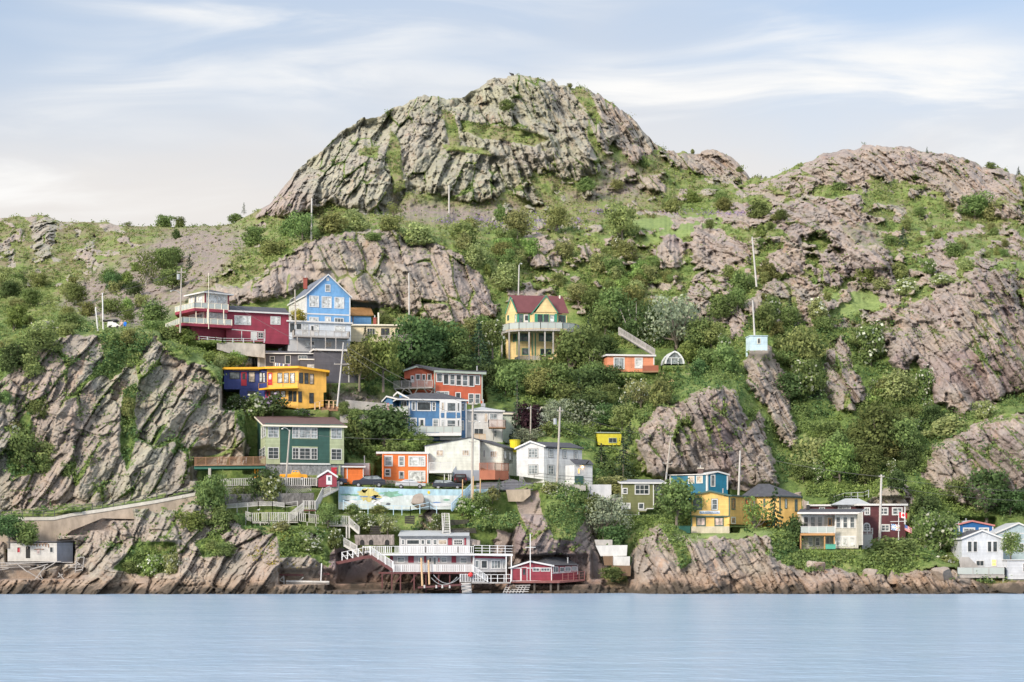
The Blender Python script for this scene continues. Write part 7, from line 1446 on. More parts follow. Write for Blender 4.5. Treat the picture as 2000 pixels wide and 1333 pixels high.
# ---------------------------------------------------------------- cannon and visitors on the bluff, summit marker
t = thing('cannon', 'old black cannon on a white stepped carriage on the left bluff', 'cannon', cJ.P(870, 1040, 343)); a = cJ.P(805, 988, 342.6); b = cJ.P(918, 990, 342.6); BK = mat('cannon_iron', (.02, .02, .022), .5)
MB().tube(a, a.lerp(b, .55), .20, .24, 14).tube(a.lerp(b, .55), b, .27, .33, 14).ball(b + Vector((.15, 0, 0)), .16, 8).build('barrel', BK, t, True)
cf = front(cJ, 835, 342.3, 940, 342.3); MB().prism([cf.at(x, y) for x, y in ((835, 1036), (842, 995), (880, 993), (885, 1000), (905, 1003), (912, 1012), (930, 1016), (938, 1034))], Vector((0, .75, 0))).build('carriage', MWT, t)
for x in (858, 918): c_ = cf.at(x, 1035, .05); MB().tube(c_, c_ + Vector((0, .12, 0)), .25, .25, 12).build('wheel', BK, t)
def seated(label, p, coat, face=1):
    me = bpy.data.meshes.new('person'); J = [(0, 0, .22), (0, 0, .5), (0, 0, .78), (0, 0, .88), (0, -.02, 1.02), (0, 0, 1.1), (.12, -.1, .2), (.16 * face, -.5, .32), (.2 * face, -.62, 0), (-.12, -.1, .2), (-.1, -.5, .34), (-.08, -.65, 0), (.2, 0, .76), (.3, -.1, .5), (.2, -.35, .4), (-.2, 0, .76), (-.3, -.1, .5), (-.2, -.35, .4)]
    E = [(0, 1), (1, 2), (2, 3), (3, 4), (4, 5), (0, 6), (6, 7), (7, 8), (0, 9), (9, 10), (10, 11), (2, 12), (12, 13), (13, 14), (2, 15), (15, 16), (16, 17)]
    me.from_pydata(J, E, []); o = bpy.data.objects.new('person', me); C.objects.link(o); o.location = p; sk = o.modifiers.new('s', 'SKIN'); rad = [.17, .16, .17, .06, .11, .09, .1, .08, .05, .1, .08, .05, .08, .055, .04, .08, .055, .04]
    for i, r in enumerate(rad): me.skin_vertices[0].data[i].radius = (r, r)
    me.skin_vertices[0].data[0].use_root = True; o.modifiers.new('v', 'SUBSURF').levels = 1; o.modifiers['v'].render_levels = 2
    m = mat('coat_' + coat[0], coat[1], .8); me.materials.append(m); o.modifiers['s'].use_smooth_shade = True
    h = MB().ball(Vector(p) + Vector((0, -.02, 1.08)), .13, 8, 1.15).build('head', mat('skin', (.55, .34, .25), .6), o, True); h.matrix_parent_inverse = Matrix.Translation(-Vector(p))
    hr = MB().ball(Vector(p) + Vector((0, .02, 1.13)), .135, 8, 1.0).build('hair', mat('hair', (.06, .04, .03), .8), o, True); hr.matrix_parent_inverse = Matrix.Translation(-Vector(p))
    return tag(o, label, 'person')
seated('person in a bright blue jacket sitting right of the cannon', cJ.P(978, 1036, 342.6), ('blue', (.02, .18, .65)))
seated('person in a pale top sitting next to the cannon carriage', cJ.P(950, 1034, 342.8), ('pale', (.6, .45, .38)), -1)
t = thing('lookout_panel', 'small tilted dark panel on a white base on the very top of the mountain', 'panel', P(1000, 148, 500)); a = P(996, 141, 500); MB().prism([P(994, 142, 500), P(1003, 144, 500), P(1006, 150, 500), P(999, 148, 500)], Vector((0, 1.5, .3))).build('panel_plate', DKF, t); MB().box(P(1000, 152, 500), P(1010, 148, 501)).build('base', MWT, t)
# boulders on the shore and slope
RKM = hill.data.materials[0]
def boulder(label, cr, x, y, Y, rx, ry, rz, seed):
    bm = bmesh.new(); bmesh.ops.create_icosphere(bm, subdivisions=3, radius=1); rg = random.Random(seed); pl_ = [(Vector((rg.gauss(0, 1), rg.gauss(0, 1), rg.gauss(0, 1))).normalized(), .38 + .35 * rg.random()) for _ in range(13)]
    for v in bm.verts:
        for n, d in pl_:
            k = v.co.dot(n) - d
            if k > 0: v.co -= n * k
        v.co += v.normal * (rg.random() - .5) * .03; v.co = Vector((v.co.x * rx, v.co.y * ry, v.co.z * rz))
    me = bpy.data.meshes.new('boulder'); bm.to_mesh(me); bm.free(); ca = me.color_attributes.new('ground', 'FLOAT_COLOR', 'POINT'); ca.data.foreach_set('color', [1, 0, .6, 0] * len(me.vertices)); me.materials.append(RKM)
    o = bpy.data.objects.new('boulder', me); C.objects.link(o); o.location = cr.P(x, y, Y); o.rotation_euler = (0, 0, rg.random() * 3); return tag(o, label, 'boulder')
for i, (x, y, Y, a, b, c_, lab) in enumerate([(650, 1170, 301.5, 2.6, 2, 1.6, 'brown boulder at the water right of the derelict shack'), (850, 1195, 301, 1.8, 1.5, 1.2, 'small flat boulder at the water under the bramble patch'), (940, 1185, 301.5, 2.8, 2, 1.6, 'pale split boulder at the water under the bramble patch'), (1010, 1170, 302, 1.7, 1.4, 1.3, 'leaning pale boulder behind the split boulder'), (860, 1230, 300.3, 1.5, 1.2, 1.0, 'low dark boulder awash near the bramble patch'), (1060, 1195, 301.2, 1.6, 1.3, 1.0, 'rounded boulder left of the black cleft at the shore')]):
    boulder(lab, cI, x, y, Y, a, b, c_, 20 + i)
boulder('big dark boulder leaning against the foot of the mural wall', cM, 1110, 265, 315.4, 2.5, 1.2, 1.7, 77)
for i, (x, y, Y, a, b, c_, lab) in enumerate([(1590, 1110, 303, 2.2, 1.8, 2.2, 'pale boulder on the shore below the sandy grey house'), (1705, 1125, 302.5, 2.2, 1.6, 1.6, 'pink boulder on the shore right of the rubble fan'), (1745, 1128, 302.2, 1.6, 1.5, 1.5, 'cracked pink boulder beside the shore bushes'), (1840, 1128, 302, 3.6, 2.4, 1.8, 'large rounded pink boulder left of the timber sea deck'), (1655, 1145, 301.2, 2.5, 1.6, 1.2, 'flat rust brown boulder at the water below the maroon house'), (1975, 1152, 300.8, 4.2, 2, 1.4, 'long dark boulder at the water by the right edge'), (1000, 190 * 0 + 1150, 301, 1.0, .8, .7, 'small dark boulder under the red wharf house')]):
    boulder(lab, cP, x, y, Y, a, b, c_, 40 + i)
# ---------------------------------------------------------------- small things in the yards
t = thing('clothesline', 'line of white, blue and violet laundry in front of the charcoal grey house', 'laundry', cA.P(1040, 905, 349.3)); m_ = MB(); a = cA.P(975, 868, 349.3); b = cA.P(1112, 885, 349.3); m_.bar(a, b, .03); m_.bar(cA.P(975, 905, 349.3), a, .08).bar(cA.P(1112, 912, 349.3), b, .08).build('line', GREYW, t)
for x, w, c, n in ((985, 14, (.7, .7, .72), 'white'), (1003, 10, (.35, .45, .65), 'blue'), (1018, 12, (.7, .68, .66), 'cream'), (1034, 8, (.12, .18, .45), 'navy'), (1050, 14, (.66, .68, .72), 'pale'), (1092, 16, (.3, .15, .42), 'violet')):
    p = a.lerp(b, (x - 975) / 137.); q = a.lerp(b, (x + w - 975) / 137.); MB().prism([p, q, q - Vector((.05, 0, .62)), p - Vector((0, .05, .68))], Vector((0, .03, 0))).build('garment', mat('cloth_' + n, c, .9), t)
def yard_box(name, label, cat, cr, x0, y0, x1, y1, Y, m, lid=None, depth=.7):
    t = thing(name, label, cat, cr.P((x0 + x1) / 2, y1, Y)); MB().prism([cr.P(x0, y0, Y), cr.P(x1, y0, Y), cr.P(x1 - 2, y1, Y), cr.P(x0 + 2, y1, Y)], Vector((0, depth, 0))).build('body', m, t); p = cr.P(x0 - 1, y0, Y); q = cr.P(x1 + 1, y0, Y)
    MB().prism([p - Vector((0, .05, 0)), q - Vector((0, .05, 0)), q + Vector((0, depth + .05, 0)), p + Vector((0, depth + .05, 0))], Vector((0, 0, .08))).build('lid', lid or m, t); return t
yard_box('storage_crate', 'dark green slatted crate left of the mustard yellow house base', 'crate', cG, 596, 828, 696, 872, 312, mat('crate_green', (.02, .10, .08), .6))
yard_box('storage_crate', 'teal covered crate under the balcony of the sandy grey house', 'crate', cH, 386, 684, 468, 720, 311, mat('tarp_teal', (.10, .42, .33), .6))
yard_box('barbecue', 'black barbecue on the balcony of the sandy grey house', 'barbecue', cH, 194, 530, 240, 578, 311.9, mat('black_trim', (.04, .04, .045), .5), depth=.5)
def chair(label, cr, x, y, Y, m, s=1):
    p = cr.P(x, y, Y); t = thing('deck_chair', label, 'chair', p); MB().box((p.x - .25, Y, p.z + .4), (p.x + .25, Y + .5, p.z + .45)).build('seat', m, t); MB().box((p.x + .2 * s, Y, p.z + .45), (p.x + .25 * s + .02, Y + .5, p.z + .95)).build('backrest', m, t)
    for dx in (-.22, .22):
        for dy in (.03, .46): MB().bar((p.x + dx, Y + dy, p.z), (p.x + dx, Y + dy, p.z + .42), .05).build('leg', m, t)
PLS = mat('white_plastic', (.66, .66, .66), .4)
chair('white chair on the timber deck near the dark green house', cD, 490, 520, 318.4, PLS); chair('red brown chair on the timber deck near the rock face', cD, 275, 520, 318.8, mat('rust_boards', (.30, .10, .06)))
chair('pale chair on the balcony of the terracotta house', cB, 715, 1052, 353.6, PLS); chair('dark chair on the balcony of the sandy grey house', cH, 330, 580, 312, DKF); chair('white chair on the curved balcony of the stilt house', cC, 590, 405, 378.6, PLS)
t = thing('deck_table', 'dark wooden table in the middle of the timber deck', 'table', cD.P(375, 520, 318.6)); p = cD.P(375, 520, 318.6); MB().box((p.x - 1.0, 318.4, p.z + .72), (p.x + 1.0, 319.3, p.z + .78)).build('tabletop', BROWNW, t)
for dx in (-.9, .9):
    for dy in (318.45, 319.2): MB().bar((p.x + dx, dy, p.z), (p.x + dx, dy, p.z + .72), .07).build('leg', BROWNW, t)
def gull(label, cr, x, y, Y):
    p = cr.P(x, y, Y); o = MB().ball(p + Vector((0, 0, .12)), .2, 8, .55).ball(p + Vector((.17, 0, .27)), .08, 6).tube(p + Vector((.1, 0, .15)), p + Vector((.17, 0, .25)), .06, .05, 6).build('gull', mat('gull_white', (.75, .75, .75), .7), None, True); b = MB().prism([p + Vector(v) for v in ((-.3, -.1, .12), (.05, -.15, .2), (.05, .15, .2), (-.3, .1, .12))], Vector((0, 0, .04))).build('wing', mat('gull_grey', (.35, .37, .4), .7), o)
    MB().tube(p + Vector((.24, 0, .27)), p + Vector((.33, 0, .25)), .02, .005, 5).build('beak', TANW, o); return tag(o, label, 'gull')
gull('white gull resting on the log bench below the cliff stairs', cL, 1050, 662, 308.5); gull('white gull standing on the shore rocks under the bramble patch', cI, 1110, 1205, 300.8); gull('white gull on the rocks left of the timber sea deck', cH, 845, 965, 302.3); gull('white gull on the landing by the dark windswept tree', cL, 455, 362, 312.6)
t = thing('timber_stack', 'old grey log bench in the bushes below the cliff stairs', 'bench', cL.P(1010, 710, 308.8)); MB().tube(cL.P(928, 690, 308.8), cL.P(1100, 700, 308.8), .28, .24, 8).tube(cL.P(935, 712, 308.6), cL.P(1080, 712, 308.6), .16, .14, 8).build('logs', MATS['bleached_wood'], t)
# ---------------------------------------------------------------- plants
def leaf_mat(name, col, var=.28, tr=.35, hue=None):
    m = bpy.data.materials.new(name); m.use_nodes = True; t = m.node_tree; L = t.links.new; t.nodes.remove(t.nodes['Principled BSDF']); out = t.nodes['Material Output']
    geo = N(t, 'ShaderNodeNewGeometry'); oi = N(t, 'ShaderNodeObjectInfo')
    a = N(t, 'ShaderNodeMix', data_type='RGBA'); a.inputs[6].default_value = (*[c * (1 - var) for c in col], 1)
    h = hue or (col[0] * 1.5, col[1] * 1.35, col[2] * 1.2); a.inputs[7].default_value = (*h, 1); L(geo.outputs['Random Per Island'], a.inputs[0])
    n = N(t, 'ShaderNodeTexNoise'); n.inputs['Scale'].default_value = .55; n.inputs['Detail'].default_value = 3; L(geo.outputs['Position'], n.inputs['Vector'])
    r = N(t, 'ShaderNodeMapRange'); r.inputs[1].default_value = .3; r.inputs[2].default_value = .7; r.inputs[3].default_value = .72; r.inputs[4].default_value = 1.3; L(n.outputs[0], r.inputs[0])
    b = N(t, 'ShaderNodeMix', data_type='RGBA', blend_type='MULTIPLY'); b.inputs[0].default_value = 1; L(a.outputs[2], b.inputs[6]); L(r.outputs[0], b.inputs[7])
    hs = N(t, 'ShaderNodeHueSaturation'); mh = N(t, 'ShaderNodeMapRange'); mh.inputs[3].default_value = .475; mh.inputs[4].default_value = .52; L(oi.outputs['Random'], mh.inputs[0]); L(mh.outputs[0], hs.inputs['Hue'])
    mv = N(t, 'ShaderNodeMapRange'); mv.inputs[3].default_value = .75; mv.inputs[4].default_value = 1.25; L(oi.outputs['Random'], mv.inputs[0]); L(mv.outputs[0], hs.inputs['Value']); hs.inputs['Saturation'].default_value = .92; L(b.outputs[2], hs.inputs['Color'])
    d = N(t, 'ShaderNodeBsdfDiffuse'); L(hs.outputs[0], d.inputs[0]); tl = N(t, 'ShaderNodeBsdfTranslucent'); L(hs.outputs[0], tl.inputs[0]); ms = N(t, 'ShaderNodeMixShader'); ms.inputs[0].default_value = tr; L(d.outputs[0], ms.inputs[1]); L(tl.outputs[0], ms.inputs[2]); L(ms.outputs[0], out.inputs[0])
    return m
LM = {'mid': leaf_mat('leaf_mid_green', (.155, .23, .075)), 'bright': leaf_mat('leaf_bright_green', (.195, .295, .08)), 'pale': leaf_mat('leaf_pale_green', (.27, .325, .13)), 'olive': leaf_mat('leaf_olive', (.215, .26, .09)),
      'dark': leaf_mat('leaf_dark_green', (.085, .15, .055)), 'grey': leaf_mat('leaf_grey_green', (.25, .31, .215)), 'spruce': leaf_mat('spruce_needles', (.055, .095, .055), tr=.1), 'purple': leaf_mat('leaf_purple', (.055, .03, .04)),
      'yellow': leaf_mat('leaf_yellow', (.38, .36, .05)), 'white': leaf_mat('blossom_white', (.55, .58, .42), .2, hue=(.75, .76, .62)), 'lilac': leaf_mat('blossom_lilac', (.32, .28, .42), .2), 'lupin': leaf_mat('blossom_violet', (.22, .17, .38), .3, hue=(.4, .32, .52))}
BARK = mat('bark', (.20, .17, .14), .9, bump=.4); PBARK = mat('pale_bark', (.45, .42, .38), .9, bump=.3)
nprng = np.random.default_rng(7)
def quads_mesh(name, cen, size, out=None, aspect=1.0, flat=0.0, material=None, rng=None):
    rng = rng or nprng; n = len(cen); a = rng.normal(size=(n, 3))
    if out is not None: a = a * .42 + out * 1.0
    a /= np.linalg.norm(a, axis=1)[:, None] + 1e-9; r = rng.normal(size=(n, 3)); u = np.cross(a, r); u /= np.linalg.norm(u, axis=1)[:, None] + 1e-9; v = np.cross(a, u)
    s = (size * (.6 + .8 * rng.random(n)))[:, None]; u = u * s * .5; v = v * s * .5 * aspect
    co = np.stack([cen - u - v * .4, cen + u * .2 - v, cen + u + v * .4, cen - u * .2 + v], 1).reshape(-1, 3).astype(np.float32)
    me = bpy.data.meshes.new(name); me.vertices.add(len(co)); me.vertices.foreach_set('co', co.ravel()); me.loops.add(4 * n); me.loops.foreach_set('vertex_index', np.arange(4 * n, dtype=np.int32))
    me.polygons.add(n); me.polygons.foreach_set('loop_start', np.arange(0, 4 * n, 4, dtype=np.int32)); me.polygons.foreach_set('loop_total', np.full(n, 4, np.int32)); me.update()
    if material: me.materials.append(material)
    return me
def lobes_points(lobes, n, rng, shell=.55):
    L_ = np.array(lobes); w = L_[:, 3] * L_[:, 4] * L_[:, 5]; w = w ** .67; k = rng.choice(len(L_), n, p=w / w.sum()); d = rng.normal(size=(n, 3)); d /= np.linalg.norm(d, axis=1)[:, None]
    r = (shell + (1 - shell) * rng.random(n)) ** .6; r = r * (1 + .16 * rng.normal(size=n)); p = L_[k, :3] + d * L_[k, 3:6] * r[:, None]; return p, d
def make_plant(kind, seed):
    """unit plant one metre tall: (crown mesh, stem mesh, blossom mesh or None)"""
    rng = np.random.default_rng(seed); bl = None; stem = MB(); pr = random.Random(seed)
    if kind in ('spruce', 'thin_spruce'):
        pts = []; n = 1500 if kind == 'spruce' else 420; lv = 15
        for i in range(lv):
            f = i / (lv - 1); z = .1 + .88 * f; R_ = (.30 if kind == 'spruce' else .2) * (1 - f) ** .85 + .015; nb = max(4, int(11 * (1 - f)) + 3)
            for b in range(nb):
                an = rng.random() * 6.283; rr_ = R_ * (.75 + .4 * rng.random()); m = max(3, int(n / lv / nb * (1.5 - f)))
                tt = rng.random(m) ** .7; pts.append(np.stack([np.cos(an) * rr_ * tt, np.sin(an) * rr_ * tt, z - .10 * tt * rr_ / .3 + rng.normal(size=m) * .008], 1))
        p = np.concatenate(pts); me = quads_mesh('crown', p, .045, None, .6, rng=rng); stem.tube((0, 0, -.1), (0, 0, .97), .02, .004, 6)
    else:
        sp = {'shrub': (.28, .95, 1500, .09, .42), 'tree': (.52, 1.0, 2600, .058, .42), 'wind': (.5, 1.0, 2400, .06, .40), 'willow': (.5, 1.0, 2200, .05, .48), 'birch': (.5, 1.0, 1500, .05, .42), 'tall': (.45, 1.0, 1900, .065, .28), 'open': (.55, .95, 800, .055, .42)}[kind]
        cz, top, n, ls, wid = sp; lobes = []; nl = {'shrub': 9, 'tree': 15, 'wind': 14, 'willow': 15, 'birch': 12, 'tall': 10, 'open': 9}[kind]
        for i in range(nl):
            an = i * 2.399 + pr.random(); f = (i + .5) / nl; z = cz * .55 + (top - .14 - cz * .55) * f; r = wid * (.25 + .75 * pr.random()) * math.sqrt(max(0, 1 - (f * 1.15 - .35) ** 2)) * .8
            x, y = r * math.cos(an), r * math.sin(an)
            if kind == 'wind': x += .22 * f * f + .03
            q = .13 + .12 * pr.random(); q *= (1.25 if kind == 'shrub' else 1); lobes.append((x * 1.12, y * 1.12, min(z + (pr.random() - .5) * .12, top - q * .8), q * (.8 + .6 * pr.random()), q * 1.1, q * (.6 + .5 * pr.random()) * (1 if kind != 'willow' else .7)))
        if kind == 'shrub': lobes.append((0, 0, .25, .42, .42, .28))
        else: lobes.append((0, 0, cz, wid * .55, wid * .55, .22))
        p, d = lobes_points(lobes, n, rng); p[:, 2] = np.maximum(p[:, 2], .02); me = quads_mesh('crown', p, ls, d, .7, rng=rng)
        ss = min(.035, .02 + .02 * (kind != 'shrub')); stem.tube((0, 0, -.12), (.01, 0, cz * .75), ss, ss * .6, 7)
        for (x, y, z, a_, b_, c_) in lobes[:-1][::1 if kind in ('birch', 'open', 'willow') else 2]:
            s0 = Vector((.01, 0, cz * (.25 + .4 * pr.random()))); mid = s0.lerp(Vector((x, y, z)), .5) + Vector((0, 0, -.03)); stem.tube(s0, mid, ss * .45, ss * .33, 5).tube(mid, (x, y, z + c_ * .5), ss * .33, ss * .12, 5)
        pb, db = lobes_points(lobes[:-1], int(n * .06), rng, .92); bl = quads_mesh('blossom', pb * np.array([1.04, 1.04, 1.02]), ls * 1.1, db, 1.0, rng=rng)
    return me, stem, bl
PLANTS = {}
def stem_mesh(mb, m):
    me = bpy.data.meshes.new('trunk'); me.from_pydata([tuple(v) for v in mb.v], [], mb.f); me.materials.append(m); return me
def plant_source(kind, leafm, bloom, var, pale):
    """each kind is modelled once; every plant is a copy of it"""
    key = (kind, leafm, bloom, var)
    if key in PLANTS: return PLANTS[key]
    if ('geo', kind, var) not in PLANTS: PLANTS[('geo', kind, var)] = make_plant(kind, hash((len(kind), var, kind[0] == 's')) % 1000 + var * 31 + len(kind) * 7)
    g, st, bl = PLANTS[('geo', kind, var)]; g = g.copy(); g.materials.clear(); g.materials.append(LM[leafm]); s = stem_mesh(st, PBARK if pale else BARK); b = None
    if bloom: b = bl.copy(); b.materials.clear(); b.materials.append(LM[bloom])
    PLANTS[key] = (g, s, b); return PLANTS[key]
LOOK = {'mid': 'mid green', 'bright': 'bright green', 'pale': 'yellowish green', 'olive': 'olive green', 'dark': 'dark green', 'grey': 'silvery grey green', 'spruce': 'dark', 'purple': 'dark purple', 'yellow': 'yellow flowering'}
KIND = {'shrub': ('leafy_shrub', 'leafy', 'shrub'), 'tree': ('deciduous_tree', 'round', 'tree'), 'wind': ('windswept_tree', 'windswept', 'tree'), 'willow': ('willow_tree', 'spreading', 'tree'), 'birch': ('birch_tree', 'pale limbed', 'tree'), 'tall': ('upright_shrub', 'upright', 'shrub'), 'open': ('open_tree', 'sparse', 'tree'), 'spruce': ('spruce_tree', 'conical', 'spruce'), 'thin_spruce': ('spruce_tree', 'thin', 'spruce')}
ALLP = []; prr = random.Random(99)
def plant(px, py, h, w, kind='shrub', leafm='mid', bloom=None, Y=None, pale=False, lab=None, fixed=True):
    var = prr.randrange(3 if kind in ('shrub', 'tree', 'wind') else 2); g, s, b = plant_source(kind, leafm, bloom, var, pale or kind == 'birch')
    Yg = Y if Y else ground_Y(px, py); p = P(px, py, Yg); H = h * Yg / F; base_w = {'shrub': .95, 'tree': .85, 'wind': .95, 'willow': .95, 'birch': .85, 'tall': .62, 'open': .85, 'spruce': .62, 'thin_spruce': .42}[kind]; Wd = w * Yg / F / base_w
    nm, adj, cat = KIND[kind]; t = bpy.data.objects.new(nm, None); C.objects.link(t); t.location = p + Vector((0, H * .12, -.15)); t.scale = (Wd, (Wd + H) / 2 * .9, H); t.rotation_euler = (0, 0, (prr.random() - .5) * .9 + (3.14159 if prr.random() < .5 and kind != 'wind' else 0))
    for nmz, me in (('crown', g), ('trunk', s), ('blossom', b)):
        if me is None: continue
        o = bpy.data.objects.new(nmz, me); C.objects.link(o); o.parent = t
    t['category'] = cat; ALLP.append((t, px, py, h, w, adj, LOOK[leafm], bloom, cat, lab)); return t
def M(rows):
    for r in rows:
        px, py, h, w, kind, lf = r[:6]; plant(px, py, h, w, kind, lf, bloom=r[6] if len(r) > 6 else None, Y=r[7] if len(r) > 7 else None)
